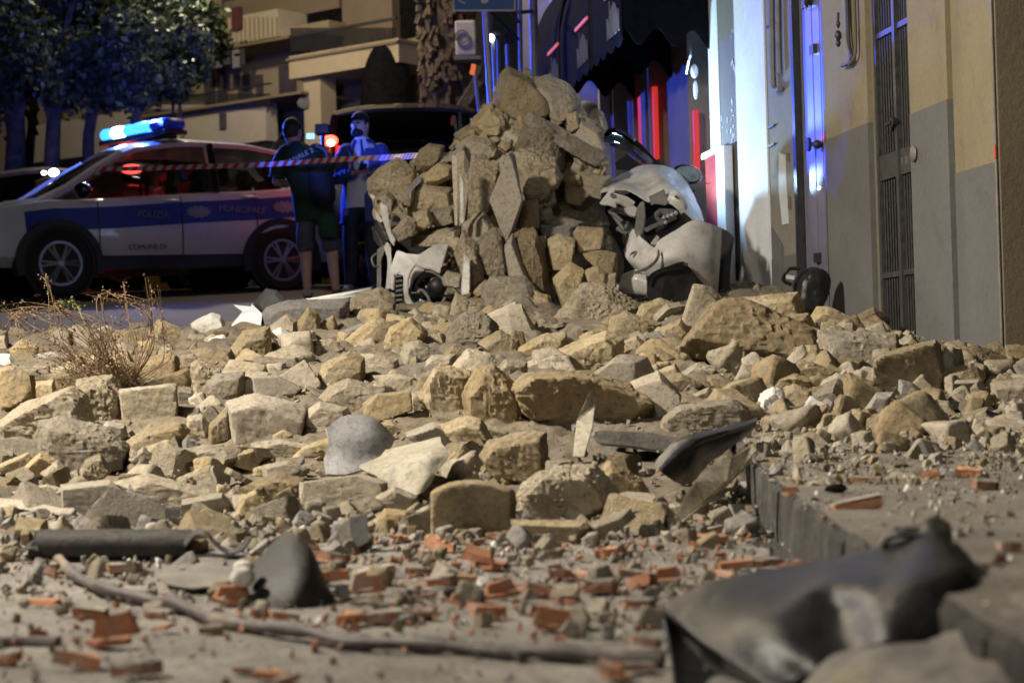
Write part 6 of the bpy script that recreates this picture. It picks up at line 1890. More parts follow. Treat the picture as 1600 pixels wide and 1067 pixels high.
# wrapped white lamp on the dark wall
wl_ = thing('wall_lantern', 'white globe lantern bracket on the dark shop wall beside the white edge', 'lantern', FA.pt(fu(1108), fz(1108, 120), .08))
mb = MB(); mb.ball(FA.pt(fu(1110), fz(1110, 108), .10), (.03, .04, .055), 12, 10); put('globe', mb, M['white_wall'], wl_, True)
mb = MB(); mb.ball(FA.pt(fu(1111), fz(1111, 138), .10), (.018, .025, .075), 10, 10); put('lower_globe', mb, M['white_wall'], wl_, True)
mb = MB(); mb.tube(catmull(np.array([list(FA.pt(fu(x, y), fz(x, y), .1)) for x, y in ((1098, 68), (1099, 85), (1096, 95), (1094, 105), (1092, 115))]), 4), .012, 6); put('bracket', mb, M['metal'], wl_, True)
# awnings, one behind the other
AWD = .70
FV = Plane(FA.pt(0, 0, AWD), FA.d)
vu = lambda px, py: (FV.hit(px, py) - FV.o).dot(FV.d)
aw_spec = [((970, 40), (945, 40), 15, 55, (945, 969)), ((921, 80), (897, 80), 62, 100, (897, 921)), ((874, 120), (855, 120), 108, 135, (855, 874))]
lab = ['nearest black shop awning with a scalloped side flap', 'middle black shop awning behind the nearest one', 'farthest black shop awning, half hidden by the topmost boulder']
starts = [vu(972, 40), vu(922, 80), vu(876, 120)]
starts.append(starts[2] + 1.9)
for k in range(3):
    (xa, ya), (xb, yb), yt, ybm, _ = aw_spec[k]
    ua, ub = starts[k], starts[k + 1] - .04
    zt = FV.hit(xa, yt - 2).z; zbm = FV.hit(xa, ybm + 6).z
    zt = zbm + .42
    aw = thing('awning', lab[k], 'awning', FA.pt((ua + ub) / 2, zbm, AWD / 2), group='black awnings of the shop')
    G = [[list(FA.pt(ua + (ub - ua) * q, zt + 1.0 * math.sin(a), AWD * math.cos(a))) for q in np.linspace(0, 1, 8)] for a in np.linspace(0, math.pi / 2, 10)]
    place_mesh('canopy', thick_grid('canopy', np.array(G), .012, M['awn'], .004, 5, k), aw)
    G = [[list(FA.pt(ua + (ub - ua) * q, zbm + (zt - zbm) * s - (.05 * abs(math.sin(q * 14)) if s == 0 else 0), AWD)) for q in np.linspace(0, 1, 50)] for s in (0, .5, 1)]
    place_mesh('valance', thick_grid('valance', np.array(G), .010, M['awn']), aw)
    # side flap with a scalloped lower edge
    G = []
    for s in np.linspace(0, 1, 6):
        row = []
        for q in np.linspace(0, 1, 40):
            top = zt + 1.0 * math.sqrt(max(0, 1 - (q * .985) ** 2)); bot = zbm + .02 - .07 * math.cos(q * 15.5) - .05 * (1 - q)
            row.append(list(FA.pt(ua - .002, bot + (top - bot) * s, AWD * q)))
        G.append(row)
    place_mesh('side_flap', thick_grid('side_flap', np.array(G), .008, M['awn']), aw)
    # piping and the unreadable white script
    mb = MB(); FA.box(mb, ua + .02, ua + .62, zt - .012, zt + .012, AWD + .006, AWD + .02); put('red_piping', mb, M['redtrim'], aw)
    mb = MB(); rs3 = np.random.default_rng(30)
    nst = 17
    for q in range(nst):
        uu = ua + .04 + .52 * q / nst
        hgt = (.25 if 3 < q < 13 else .17); z0 = zbm + .07 + (.03 if q % 3 == 0 else 0)
        a_ = FA.pt(uu + .018 * rs3.normal(), z0, AWD + .012); b_ = FA.pt(uu + .022 + .012 * rs3.normal(), z0 + hgt * rs3.uniform(.75, 1.05), AWD + .012)
        mb.tube([a_, b_], .0065, 4)
    put('script_lettering', mb, M['scrib'], aw)

# ================================================================== BACKGROUND STREET
M['bwall'] = wall_mat('apartment_render', (.30, .235, .15), (.2, .16, .11), .5, .8)
M['bwall2'] = wall_mat('apartment_brown', (.20, .15, .095), (.14, .11, .08), .5, .8)
M['fascia'] = wall_mat('fascia_beige', (.42, .34, .21), (.3, .25, .17), .4, .8)
M['lightpar'] = wall_mat('parapet_pale', (.44, .38, .29), (.3, .26, .2), .4, .8)
M['shutter'] = plain('shutter_dark', (.07, .055, .065), .6, var=.2)
M['railm'] = plain('railing_dark', (.045, .045, .05), .55, .4, var=.2)
M['orange'] = wall_mat('wall_orange_stain', (.36, .20, .09), (.3, .2, .12), .4, 1.5)
M['void'] = plain('opening_dark', (.010, .009, .009), .9, var=.3, spec=.0)
BGP = Plane(at(660, 200, 33).to_2d().to_3d(), (-1.3, 1, 0))
if BGP.n.y > 0: BGP.n = -BGP.n
def bu(px, py): return BGP.u(px, py)
def bz(px, py): return BGP.hit(px, py).z
apt = thing('apartment_building', 'beige apartment building with balconies and a portico, blurred behind the men', 'building', BGP.pt(3, 1.6))
def bbox(nm, xa, xb, yt, yb, o0, o1, mat, par=apt, nz=None):
    """span of the facade: pixel columns xa..xb, rows yt (top) .. yb (bottom) read at the left column"""
    xm = (xa + xb) / 2
    ua, ub = bu(xa, (yt + yb) / 2), bu(xb, (yt + yb) / 2)
    mb = MB(); BGP.box(mb, min(ua, ub), max(ua, ub), bz(xm, yb), bz(xm, yt), o0, o1)
    return put(nm, mb, M[mat] if isinstance(mat, str) else mat, par)
bbox('wall', 700, -700, -260, 262, -1.2, -.6, 'bwall')
bbox('wall', 590, 512, -200, 92, -.6, -.35, 'bwall2')
bbox('opening', 598, 536, 118, 205, -.62, -.55, 'void')
bbox('opening', 640, 588, -60, 52, -.62, -.56, 'void')
bbox('opening', 512, 445, -60, 36, -.62, -.56, 'void')
bbox('fascia', 668, 497, 82, 118, -.5, .75, 'fascia')
bbox('pillar', 538, 512, 121, 262, .2, .6, 'fascia')
bbox('balcony_slab', 668, 495, 86, 90, -.5, .8, 'bwall2')
rl = bbox('balcony_rail', 664, 497, 50, 54, .70, .76, 'railm')
for x in np.arange(500, 664, 4.0): bbox('baluster', x + 1.0, x, 52, 88, .71, .75, 'railm', apt)
bbox('parapet', 447, 324, 28, 70, -.6, .2, 'lightpar')
bbox('parapet', 520, 440, 40, 62, -.6, .1, 'bwall')
bbox('dark_post', 392, 380, 15, 50, .2, .3, plain('post_purple', (.10, .03, .04), .6))
for (xa, xb, yt, yb) in ((428, 402, 97, 155), (358, 338, 112, 160), (498, 486, 88, 148), (300, 285, 118, 165), (255, 238, 122, 168), (200, 180, 128, 172), (140, 120, 130, 176), (330, 312, -60, 5), (270, 250, -50, 10)):
    w = bbox('shutter_window', xa, xb, yt, yb, -.62, -.56, 'shutter')
    bbox('sill', xa + 1.5, xb - 1.5, yb, yb + 2, -.6, -.48, 'bwall2', w)
bbox('stain_panel', 466, 446, 62, 150, -.6, -.595, 'orange')
bbox('stain_panel', 490, 428, 58, 72, -.6, -.594, 'orange')
for k, (xa, xb, c) in enumerate(((348, 336, (.20, .12, .12)), (362, 352, (.16, .14, .17)), (376, 366, (.07, .06, .08)), (390, 380, (.22, .2, .22)), (398, 393, (.05, .05, .06)))):
    bbox('hanging_laundry', xa, xb, 74 - k, 104 + (k % 2) * 5, .25, .28, plain('laundry_%d' % k, c, .9))
bbox('clothes_line', 402, 330, 73, 74, .25, .27, 'railm')
bbox('balcony_slab', 520, 268, 168, 172, -.6, .8, 'bwall2')
bbox('balcony_rail', 470, 268, 152, 154, .72, .78, 'railm')
for x in np.arange(270, 470, 4.0): bbox('baluster', x + .9, x, 153, 170, .73, .77, 'railm', apt)
mb = MB(); c = BGP.hit(481, 161, .6); mb.ball(c, (.19, .03, .12), 14, 10); put('dish', mb, plain('dish_white', (.13, .125, .13), .8, spec=.05), apt, True)
bbox('low_wall', 452, 324, 172, 232, .3, .6, 'lightpar')
bbox('low_wall', 322, 60, 180, 240, .0, .3, 'lightpar')
bbox('low_post', 391, 383, 182, 206, .6, .66, 'shutter')
bbox('upper_wall', 500, 320, -20, 24, -.6, -.5, 'bwall2')
for (xa, xb, yt, yb) in ((478, 466, 96, 150), (376, 366, 112, 158), (318, 306, 100, 160), (560, 545, 20, 60)):
    w = bbox('shutter_window', xa, xb, yt, yb, -.62, -.57, 'shutter')
    bbox('sill', xa + 1.5, xb - 1.5, yb, yb + 2, -.6, -.48, 'bwall2', w)
for x in np.arange(326, 446, 7.0): bbox('parapet_rib', x + 1.2, x, 30, 69, .2, .23, 'bwall', apt)
bbox('upper_slab', 520, 320, 69, 73, -.6, .35, 'bwall2')
# dark domed canopy at the portico's end
t = thing('dome_canopy', 'dark rounded canopy hanging under the right end of the beige portico', 'canopy', BGP.pt(bu(630, 150), bz(630, 185), .8))
G = []
for a in np.linspace(0, math.pi / 2, 10):
    row = []
    for b_ in np.linspace(0, math.pi, 18):
        u_ = bu(640, 130) - .50 * math.cos(b_) * math.cos(a); z_ = bz(638, 190) + 1.36 * math.sin(a) ** .8
        row.append(list(BGP.pt(u_, z_, .5 + .55 * math.sin(b_) * math.cos(a))))
    G.append(row)
place_mesh('canopy', thick_grid('canopy', np.array(G), .02, M['void']), t)

# --- trees at the left
mt, nt, b = new_mat('foliage')
oi = nt.nodes.new('ShaderNodeTexCoord'); n1 = noise(nt, oi.outputs['Object'], 1.6, 4, .6)
nt.links.new(ramp(nt, n1, [(.3, (.018, .032, .014)), (.55, (.035, .055, .022)), (.75, (.07, .085, .038))]), b.inputs['Base Color'])
b.inputs['Roughness'].default_value = .55
b.inputs['Transmission Weight'].default_value = 0
M['leaf'] = mt
M['bark'] = stone_mat('bark', (.05, .038, .028), (.10, .078, .055), (.17, .135, .10), (.08, .07, .05), sc=5, rough_bump=.01, var=.1)
def tree(px, d, r0, crown, nleaf, label, seed):
    rs = np.random.default_rng(seed)
    base = at(px, 300, d); base.z = float(gz(base.y))
    t = thing('tree', label, 'tree', base)
    cx, cy, w, h = crown                       # crown centre and half sizes in pixels
    c = at(cx, cy, d); hw, hh = w / FPX * d, h / FPX * d
    mb = MB()
    top = c + Vector((0, 0, -hh * .1))
    path = [base + Vector((0, 0, -.05)), base.lerp(top, .3) + Vector((rs.normal(0, .06), 0, 0)), base.lerp(top, .6) + Vector((rs.normal(0, .08), 0, 0)), top]
    mb.tube(catmull(np.array([list(q) for q in path]), 5), list(np.linspace(r0, r0 * .45, 16)), 9)
    put('trunk', mb, M['bark'], t, True)
    for q in range(6):
        s = base.lerp(top, rs.uniform(.55, .95)); e = c + Vector((rs.uniform(-.8, .8) * hw, rs.uniform(-.6, .6) * hw, rs.uniform(-.2, .8) * hh))
        mb = MB(); mb.tube(catmull(np.array([list(s), list(s.lerp(e, .5) + Vector((0, 0, .15))), list(e)]), 5), list(np.linspace(r0 * .4, r0 * .1, 11)), 6); put('limb', mb, M['bark'], t, True)
    # clumps of leaves through the crown
    V, Fc = [], []
    ncl = 30
    for q in range(ncl):
        v = rs.normal(0, 1, 3); v /= np.linalg.norm(v); v *= rs.uniform(.35, 1.0) ** .6
        cc = np.array([c.x + v[0] * hw, c.y + v[1] * hw * .9, c.z + v[2] * hh]); cr = rs.uniform(.16, .36) * min(hw, hh)
        k = int(nleaf * 1.7) // ncl
        P_ = cc + rs.normal(0, .45, (k, 3)) * cr
        s = rs.uniform(.035, .085, k)
        a = rs.normal(0, 1, (k, 3)); a /= np.linalg.norm(a, axis=1)[:, None]
        b2 = np.cross(a, rs.normal(0, 1, (k, 3))); b2 /= np.linalg.norm(b2, axis=1)[:, None]
        A = a * s[:, None]; B = b2 * s[:, None] * .5
        o = sum(len(q_) for q_ in V)
        V.append(np.stack([P_ - A, P_ + B, P_ + A, P_ - B], 1).reshape(-1, 3))
        Fc.append(np.arange(k * 4).reshape(k, 4) + o)
    me = npmesh('crown', np.concatenate(V) - np.array(base), np.concatenate(Fc), False); me.materials.append(M['leaf'])
    link('crown', me, t)
tree(10, 28.0, .22, (20, 30, 130, 170), 7000, 'tree with thick trunk at the left edge of the street behind the police car', 1)
tree(70, 27.0, .17, (95, 40, 120, 140), 7000, 'dark tree whose straight trunk stands left of the flashing blue light', 2)
tree(112, 27.6, .13, (190, 20, 120, 130), 8000, 'tree with slim dark trunk and brightly lit upper leaves above the blue light', 3)
tree(133, 26.4, .12, (235, 95, 95, 85), 7000, 'low leaning tree hanging over the police light bar', 4)
tree(45, 29.5, .12, (60, 95, 110, 80), 5000, 'thin tree between the two thick trunks at the far left', 5)
tree(268, 29.5, .05, (270, 60, 80, 90), 4500, 'young thin-stemmed tree right of the blue light bar', 6)

# --- palm trunk, its prop, AC unit, poles, sign, flag, blue house
PD = 24.5
t = thing('palm_tree', 'old rough palm trunk behind the pile, brown with shaggy leaf bases', 'tree', at(700, 262, PD))
z0 = float(gz(PD)); mb = MB()
ctr = catmull(np.array([list(at(706, 300, PD)), list(at(703, 150, PD)), list(at(697, 40, PD)), list(at(694, -120, PD))]), 8)
mb.tube(ctr, [.36 - .006 * k + .012 * math.sin(k * 2) for k in range(len(ctr))], 14); put('trunk', mb, M['bark'], t, True)
rs = np.random.default_rng(8)
mb = MB()
for k in range(230):
    q = rs.uniform(0, len(ctr) - 1.01); p = Vector(ctr[int(q)]).lerp(Vector(ctr[int(q) + 1]), q % 1); a = rs.uniform(math.pi, 2 * math.pi)
    n_ = Vector((math.cos(a), math.sin(a), 0)); c_ = p + n_ * .35
    mb.box(c_, (rs.uniform(.03, .08), .07, rs.uniform(.08, .22)), Euler((rs.uniform(-.35, 0), rs.normal(0, .35), a + math.pi / 2)).to_matrix())
put('leaf_bases', mb, stone_mat('palm_fibre', (.06, .045, .03), (.14, .105, .07), (.24, .185, .13), (.1, .08, .06), sc=7, rough_bump=.01, var=.1), t)
V = MB()
for k in range(26):
    a = rs.uniform(0, 6.28); L = rs.uniform(.7, 1.3)
    b0 = at(672, -14, PD) + Vector((0, 0, .1)); e = b0 + Vector((math.cos(a) * L * .5, math.sin(a) * L * .4, rs.uniform(-.45, .5)))
    s_ = Vector((-math.sin(a), math.cos(a), 0)) * .06
    V.add([b0 - s_, b0 + s_, e + s_, e - s_], [(0, 1, 2, 3)])
put('fronds', V, plain('frond_green', (.05, .14, .08), .6, var=.3), t)
t = thing('prop_plank', 'slanting timber prop leaning against the palm trunk', 'prop', at(715, 225, 23.8))
mb = MB()
for (a, c_, w) in (((700, 215), (752, 130), .13), ((742, 130), (752, 105), .05)):
    mb.tube([at(*a, 23.8), at(*c_, 23.8)], w, 6)
put('timber', mb, M['bark'], t)
acu = thing('air_conditioner', 'pale air conditioner unit on a bracket right of the palm trunk', 'air conditioner', at(728, 92, 24.0))
mb = MB(); mb.box(at(728, 63, 24.0), (.26, .3, .44), None, .02); put('casing', mb, plain('ac_white', (.5, .48, .5), .6), acu)
mb = MB(); mb.disc(at(722, 58, 23.83), (0, -1, 0), .09, 16, .02, .07); put('fan_ring', mb, M['cable'], acu)
mb = MB(); mb.box(at(731, 94, 24.0), (.34, .34, .04)); put('bracket_shelf', mb, M['cable'], acu)
# house behind, lit blue by the flashing light
BH = at(870, 200, 23.0)
t = thing('blue_lit_house', 'pale house wall glowing blue in the police light, behind the awnings', 'building', Vector((BH.x, BH.y, float(gz(BH.y)))))
M['bh'] = wall_mat('house_pale', (.42, .42, .46), (.3, .3, .32), .4, 1.2)
M['bhl'] = wall_mat('house_white_block', (.75, .75, .8), (.5, .5, .55), .3, 1.2)
mb = MB(); a_, c_ = at(842, 100, 23.0), at(1010, 100, 22.2); mb.box(((a_.x + c_.x) / 2, 23.4, 4.2), (c_.x - a_.x + .3, .5, 8.4), (0, 0, -.25)); put('wall', mb, M['bh'], t)
for (x0, x1, y0, y1) in ((860, 876, -8, 15), (860, 876, 38, 60)):
    mb = MB(); p, q = at(x0, y0, 22.9), at(x1, y1, 22.9); mb.box(((p.x + q.x) / 2, 23.05, (p.z + q.z) / 2), (q.x - p.x, .14, p.z - q.z), (0, 0, -.25)); put('block', mb, M['bhl'], t)
mb = MB(); p = at(953, 220, 19.3); mb.box((p.x + .0, p.y, 2.1), (.20, .3, 2.7)); o = put('blue_pier', mb, M['bhl']); tag(o, 'pale pier at the far end of the shop catching blue light', 'pier')
tag(put('round_cover', MB().ball(at(915, 190, 20.5), (.20, .2, .22), 14, 10), M['bhl'], None, True), 'round pale cover catching blue light beside the top of the pile', 'cover')
t = thing('striped_flag', 'red flag with a white band hanging above the farthest awning', 'flag', at(884, 60, 18.5))
for (y0, y1, x0, x1, mk) in ((-20, 14, (875, 894), (876, 892), 'r'), (14, 36, (874, 892), (874, 892), 'w'), (36, 58, (875, 891), (879, 884), 'r')):
    G = [[list(at(x0[0] + (x0[1] - x0[0]) * q + (x1[0] - x0[0]) * s * (1 - q) + (x1[1] - x0[1]) * s * q, y0 + (y1 - y0) * s, 18.5 + .04 * math.sin(q * 7))) for q in np.linspace(0, 1, 8)] for s in np.linspace(0, 1, 5)]
    place_mesh('band', thick_grid('band', np.array(G), .01, plain('flag_' + mk + str(y0), (.62, .03, .03) if mk == 'r' else (.85, .85, .85), .7)), t)
M['polep'] = plain('pole_galvanised', (.42, .42, .44), .45, .3, var=.1)
def pole_(x0, y0, x1, y1, d, r, label, name='pole', mat='polep'):
    t_ = at(x0, y0, d); b_ = at(x1, y1, d); b2 = b_ + (b_ - t_) * ((b_.z - float(gz(d))) / max(.01, (t_.z - b_.z)))
    mb = MB(); mb.tube([t_, b2], r, 10); return tag(put(name, mb, M[mat], None, True), label, 'pole')
pole_(755, -30, 767, 165, 17.0, .030, 'blue-lit round pole holding the blue street sign', 'sign_pole')
pole_(832, -40, 836, 140, 18.0, .042, 'thick pale pole left of the blue wall', 'sign_pole')
pole_(812, -30, 814, 140, 18.6, .022, 'thin pale pole left of the thick pale pole')
pole_(778, 62, 780, 160, 19.0, .018, 'thin cyan post next to the small white lamp', 'post', 'polep')
pole_(794, 70, 796, 140, 19.2, .030, 'short grey post behind the top of the pile', 'post', 'polep')
pole_(741, 105, 752, 200, 20.0, .022, 'slanting grey barrier post with an orange tip right of the palm trunk', 'barrier_post', 'polep')
tag(put('barrier_tip', MB().box(at(739, 109, 19.95), (.05, .05, .11), (0, .25, 0), .01), emit('orange_reflector_glow', (1, .22, .06), .7)), 'orange reflector on top of the slanting barrier post', 'reflector')  # reflector's shine put in as a glow of its own
pole_(746, 140, 752, 200, 20.2, .016, 'short blue-lit stake beside the slanting barrier post', 'stake')
# blue sign with white border, bottom edge in view
sg = thing('street_sign', 'blue rectangular street sign with a white border at the top edge', 'sign', at(757, 18, 16.8))
M['sblue'] = plain('sign_blue', (.015, .12, .42), .45, var=.06); M['swhite'] = plain('sign_white', (.7, .72, .75), .5, var=.05)
p, q = at(706, -70, 16.8), at(807, 17, 16.8)
rot = Matrix.Rotation(R(1.5), 3, 'Y')
cc = (p + q) / 2
mb = MB(); mb.box(cc, (q.x - p.x, .012, p.z - q.z), rot, .0); put('border', mb, M['swhite'], sg)
mb = MB(); mb.box(cc - Vector((0, .010, 0)), ((q.x - p.x) - .03, .012, (p.z - q.z) - .03), rot); put('blue_face', mb, M['sblue'], sg)
mb = MB(); mb.disc(at(757, 0, 16.77), (0, -1, 0), .035, 14, .006); mb.box(at(722, 4, 16.77), (.06, .006, .012), (0, .5, 0)); put('white_symbol', mb, M['swhite'], sg)
for (a, c_) in (((765, 18), (810, 62)), ((795, 18), (812, 36))):
    mb = MB(); mb.tube([at(*a, 16.9), at(*c_, 17.6)], .012, 6); put('brace', mb, M['railm'], sg)
mb = MB(); mb.tube([at(810, 20, 17.6), at(832, 18, 17.9)], .018, 8); put('brace', mb, M['polep'], sg)
tag(put('round_sign_back', MB().disc(at(797, 60, 18.8), (0, -1, 0), .06, 18, .03), M['railm']), 'small dark round sign back between the poles', 'sign')
# small white floodlight on its post: lit in the photograph
fl = thing('floodlight', 'small glowing white floodlight on a thin post beside the sign pole', 'lamp', at(767, 150, 18.0))
lp = at(767, 60, 18.0)
mb = MB(); mb.tube([lp + Vector((.02, .05, 0)), Vector((lp.x + .05, lp.y + .05, float(gz(18.05))))], .018, 8); put('post', mb, M['polep'], fl, True)
mb = MB(); mb.box(lp + Vector((.03, .06, .06)), (.16, .09, .05), None, .01); put('head', mb, M['railm'], fl)
mb = MB(); mb.ball(lp, (.035, .03, .035), 12, 8); put('bulb', mb, emit('flood_bulb', (.85, .95, 1.0), 9), fl, True)
# work light added out of sight behind the crushed car, throwing cool light on the white pilaster
WLP = Vector((.46, 15.5, 0)); WLP.z = float(gz(WLP.y))
wk = thing('added_work_light', 'unseen cool work light added behind the crushed car to brighten the white pilaster', 'lamp', WLP)
mb = MB()
for a in range(3): mb.tube([WLP + Vector((.3 * math.cos(a * 2.1), .3 * math.sin(a * 2.1), 0)), WLP + Vector((0, 0, .5))], .012, 6)
mb.tube([WLP + Vector((0, 0, .45)), WLP + Vector((0, 0, .85))], .014, 6); put('stand', mb, M['railm'], wk, True)
mb = MB(); mb.box(WLP + Vector((0, 0, .92)), (.22, .10, .15), (0, 0, .8), .01); put('head', mb, M['railm'], wk)
FLD = lamp('added_work_light_beam', 'SPOT', WLP + Vector((.10, -.10, .92)), 340, (.44, .71, 1.0), spot_size=R(100), spot_blend=.6, shadow_soft_size=.05)
aim(FLD, FA.pt(fu(1166, 150), 3.0))

# ================================================================== VEHICLES
M['cwhite'] = plain('car_white', (.62, .63, .66), .3, var=.04, coat=.6, sc=3)
M['cdark'] = plain('car_black', (.012, .013, .018), .22, var=.1, coat=.6, sc=3)
M['cgrey'] = plain('car_grey', (.09, .09, .10), .28, var=.1, coat=.6, sc=3)
M['tyre'] = plain('tyre', (.016, .016, .016), .8, var=.2)
M['rim'] = plain('rim_alloy', (.30, .30, .33), .35, .5, var=.1)
M['glass'] = glass('car_glass', (.26, .27, .30), .08)
M['cblue'] = plain('livery_blue', (.016, .045, .30), .35, var=.05)
M['lensr'] = emit('tail_lamp_red', (1.0, .035, .02), 14)
M['lensrd'] = plain('tail_lamp_off', (.25, .01, .01), .2)
M['lensw'] = plain('headlamp_lens', (.35, .37, .4), .12, .3)
M['bar_on'] = emit('beacon_blue_lit', (.03, .22, 1.0), 4)
M['bar_hot'] = emit('beacon_blue_core', (.4, .8, 1.0), 60)
M['bar_off'] = emit('beacon_blue_unlit', (.01, .03, .5), .12)

def lerp_tab(tab, x):
    xs = [q[0] for q in tab]
    return [float(np.interp(x, xs, [q[k] for q in tab])) for k in range(1, len(tab[0]))]

def make_car(name, label, loc, yaw, prof, wb, paint, wheel_r=.345, group=None, pitch=0.0, win=((.62, .05), (.0, -1.0)), spokes=6, arch='blk', detail=True):
    """prof rows: x, z_bottom, z_belt, z_top, half width low, half width belt, half width roof (front = larger x)"""
    root = thing(name, label, 'car', loc, (0, 0, 0), group)
    root.rotation_euler = Euler((0, -pitch, yaw), 'XYZ')
    prof = sorted(prof)
    xs = np.unique(np.concatenate([np.linspace(prof[0][0], prof[-1][0], 46), [q[0] for q in prof]]))
    # lower body up to the belt line, closed at the top
    rows = []
    for x in xs:
        zb, zl, zt, wl, wbt, wr = lerp_tab(prof, x)
        cab = zt - zl > .10
        top = [(x, wbt * .96, zl + .015), (x, wbt * .55, zl + (.02 if cab else zt - zl)), (x, 0, zl + (.02 if cab else zt - zl + .012))]
        half = [(x, 0, zb), (x, wl * .88, zb), (x, wl, zb + .10), (x, wl * .5 + wbt * .5 + .035, zb + (zl - zb) * .52), (x, wbt + .008, zl - .06), (x, wbt, zl)] + top
        rows.append(half + [(a, -b_, c) for a, b_, c in half[-2:0:-1]])
    mb = MB(); mb.grid(rows, close_u=True)
    k = len(rows[0]); nv = len(mb.v)
    mb.f.append(tuple(range(k))); mb.f.append(tuple(nv - k + q for q in range(k))); mb.mi += [0, 0]
    put('body', mb, paint, root, True, local=True)
    # roof shell, pillars and glass over it
    cabx = [x for x in xs if lerp_tab(prof, x)[2] - lerp_tab(prof, x)[1] > .10]
    tops = {x: lerp_tab(prof, x)[2] for x in cabx}; zmax = max(tops.values())
    roofx = [x for x in cabx if tops[x] > zmax - .16]
    rx0, rx1 = min(roofx), max(roofx)
    G = []
    for x in np.linspace(rx0, rx1, 14):
        zb, zl, zt, wl, wbt, wr = lerp_tab(prof, x)
        G.append([(x, wr * q, zt - .075 * abs(q) ** 3) for q in np.linspace(-1.0, 1.0, 13)])
    me = thick_grid('roof', np.array(G), .05, paint); link('roof', me, root)
    def side(x, t, s, off=0.0):
        zb, zl, zt, wl, wbt, wr = lerp_tab(prof, x)
        return (x, s * (wbt + (wr - wbt) * t + off), zl + .01 + (zt - .08 - zl) * t)
    def pil(nm, xa, xb, wd, mat):
        for s in (-1, 1):
            mb = MB(); mb.tube([side(xa, 0, s), side((xa + xb) / 2, .5, s), side(xb, 1, s)], wd, 6); put(nm, mb, mat, root, True, local=True)
    cx0, cx1 = min(cabx), max(cabx)
    for s in (-1, 1):               # pillars follow the silhouette front and rear
        for (nm, xa, xb, zz) in (('front_pillar', cx1, rx1, 0), ('rear_pillar', cx0, rx0, 0)):
            P_ = []
            for x in np.linspace(xa, xb, 6):
                zb, zl, zt, wl, wbt, wr = lerp_tab(prof, x)
                t_ = (x - xa) / (xb - xa)
                P_.append((x, s * ((wbt - .03) + (wr - wbt) * t_), zt - .05 if t_ > .02 else zl + .02))
            mb = MB(); mb.tube(P_, .045, 7); put(nm, mb, paint, root, True, local=True)
    mid = (rx0 * .45 + rx1 * .55) - .05
    pil('centre_pillar', mid, mid - .04, .04, M['cdark'])
    # side glass
    for s in (-1, 1):
        for (xa, xb) in ((cx0 + .25, mid - .06), (mid + .04, cx1 - .12)):
            G = []
            for t_ in np.linspace(.03, .95, 6):
                row = []
                for x in np.linspace(xa, xb, 10):
                    # lean with the pillars
                    lim0 = cx0 + .25 + (rx0 - cx0) * t_ * .75; lim1 = cx1 - .12 - (cx1 - rx1) * t_ * .98
                    row.append(side(min(max(x, lim0), lim1), t_, s, -.012))
                G.append(row)
            mb = MB(); mb.grid(G); put('side_window', mb, M['glass'], root, True, local=True)
    for (nm, xa, xb) in (('windscreen', cx1 - .02, rx1), ('rear_window', cx0 + .02, rx0)):
        G = []
        for x in np.linspace(xa, xb, 6):
            zb, zl, zt, wl, wbt, wr = lerp_tab(prof, x)
            G.append([(x + (.06 if xa > xb else -.06) * (1 - q * q), q * (wr + .0), zt - .03 - .03 * abs(q) ** 3) for q in np.linspace(-.97, .97, 11)])
        mb = MB(); mb.grid(G); put(nm, mb, M['glass'], root, True, local=True)
    # interior
    zb, zl, zt, wl, wbt, wr = lerp_tab(prof, mid)
    for (x, y) in ((mid + .10, .36), (mid + .10, -.36), (mid - .80, .36), (mid - .80, -.36)):
        mb = MB(); mb.box((x, y, zl + .02), (.16, .46, .35), (0, -.15, 0), .05); o = put('seat', mb, M['grayp'], root, True, local=True)
        mb = MB(); mb.box((x - .05, y, zl + .29), (.10, .26, .17), (0, -.1, 0), .04); put('headrest', mb, M['grayp'], o, True, local=True)
    mb = MB(); mb.tube([(mid + .62 + .03 * math.cos(a), .36 + .17 * math.cos(a), zl + .06 + .17 * math.sin(a)) for a in np.linspace(0, 2 * math.pi, 17)], .015, 6, cap=False); put('steering_wheel', mb, M['blk'], root, True, local=True)
    # wheels with arches
    for sx in (1, -1):
        for s in (-1, 1):
            x = sx * wb / 2
            zb, zl, zt, wl, wbt, wr = lerp_tab(prof, x)
            w_ = max(wl, wbt) + .02
            mb = MB()
            for a in np.linspace(R(-14), R(194), 26): pass
            G = []
            for a in np.linspace(R(-16), R(196), 30):
                G.append([(x + r_ * math.cos(a), s * y_, wheel_r + r_ * math.sin(a)) for r_, y_ in ((wheel_r + .035, w_ - .12), (wheel_r + .035, w_ + .034), (wheel_r + .105, w_ + .030), (wheel_r + .115, w_ - .10))])
            mb.grid(G); put('wheel_arch', mb, M[arch], root, True, local=True)
            mb = MB(); mb.disc((x, s * (w_ + .006), wheel_r + .02), (0, 1, 0), wheel_r + .04, 30, .012); put('arch_liner', mb, M['under'], root, local=True)
            wh = thing('wheel', None, None, (x, s * (w_ - .055), wheel_r)); wh.parent = root
            G = []
            for a in np.linspace(0, 2 * math.pi, 33):
                G.append([(r_ * math.cos(a), s * y_, r_ * math.sin(a)) for r_, y_ in ((.225, .085), (.25, .105), (wheel_r - .04, .105), (wheel_r, .07), (wheel_r, -.10), (.22, -.10))])
            mb = MB(); mb.grid(G); put('tyre', mb, M['tyre'], wh, True, local=True)
            mb = MB(); mb.disc((0, s * .078, 0), (0, 1, 0), .228, 30, .02, .200)
            mb.disc((0, s * .082, 0), (0, 1, 0), .045, 14, .03)
            for q in range(spokes):
                a = 2 * math.pi * q / spokes
                for da in (-.13, .13):
                    mb.tube([(.03 * math.cos(a), s * .085, .03 * math.sin(a)), (.205 * math.cos(a + da), s * .083, .205 * math.sin(a + da))], [.022, .015], 5)
            put('rim', mb, M['rim'], wh, local=True)
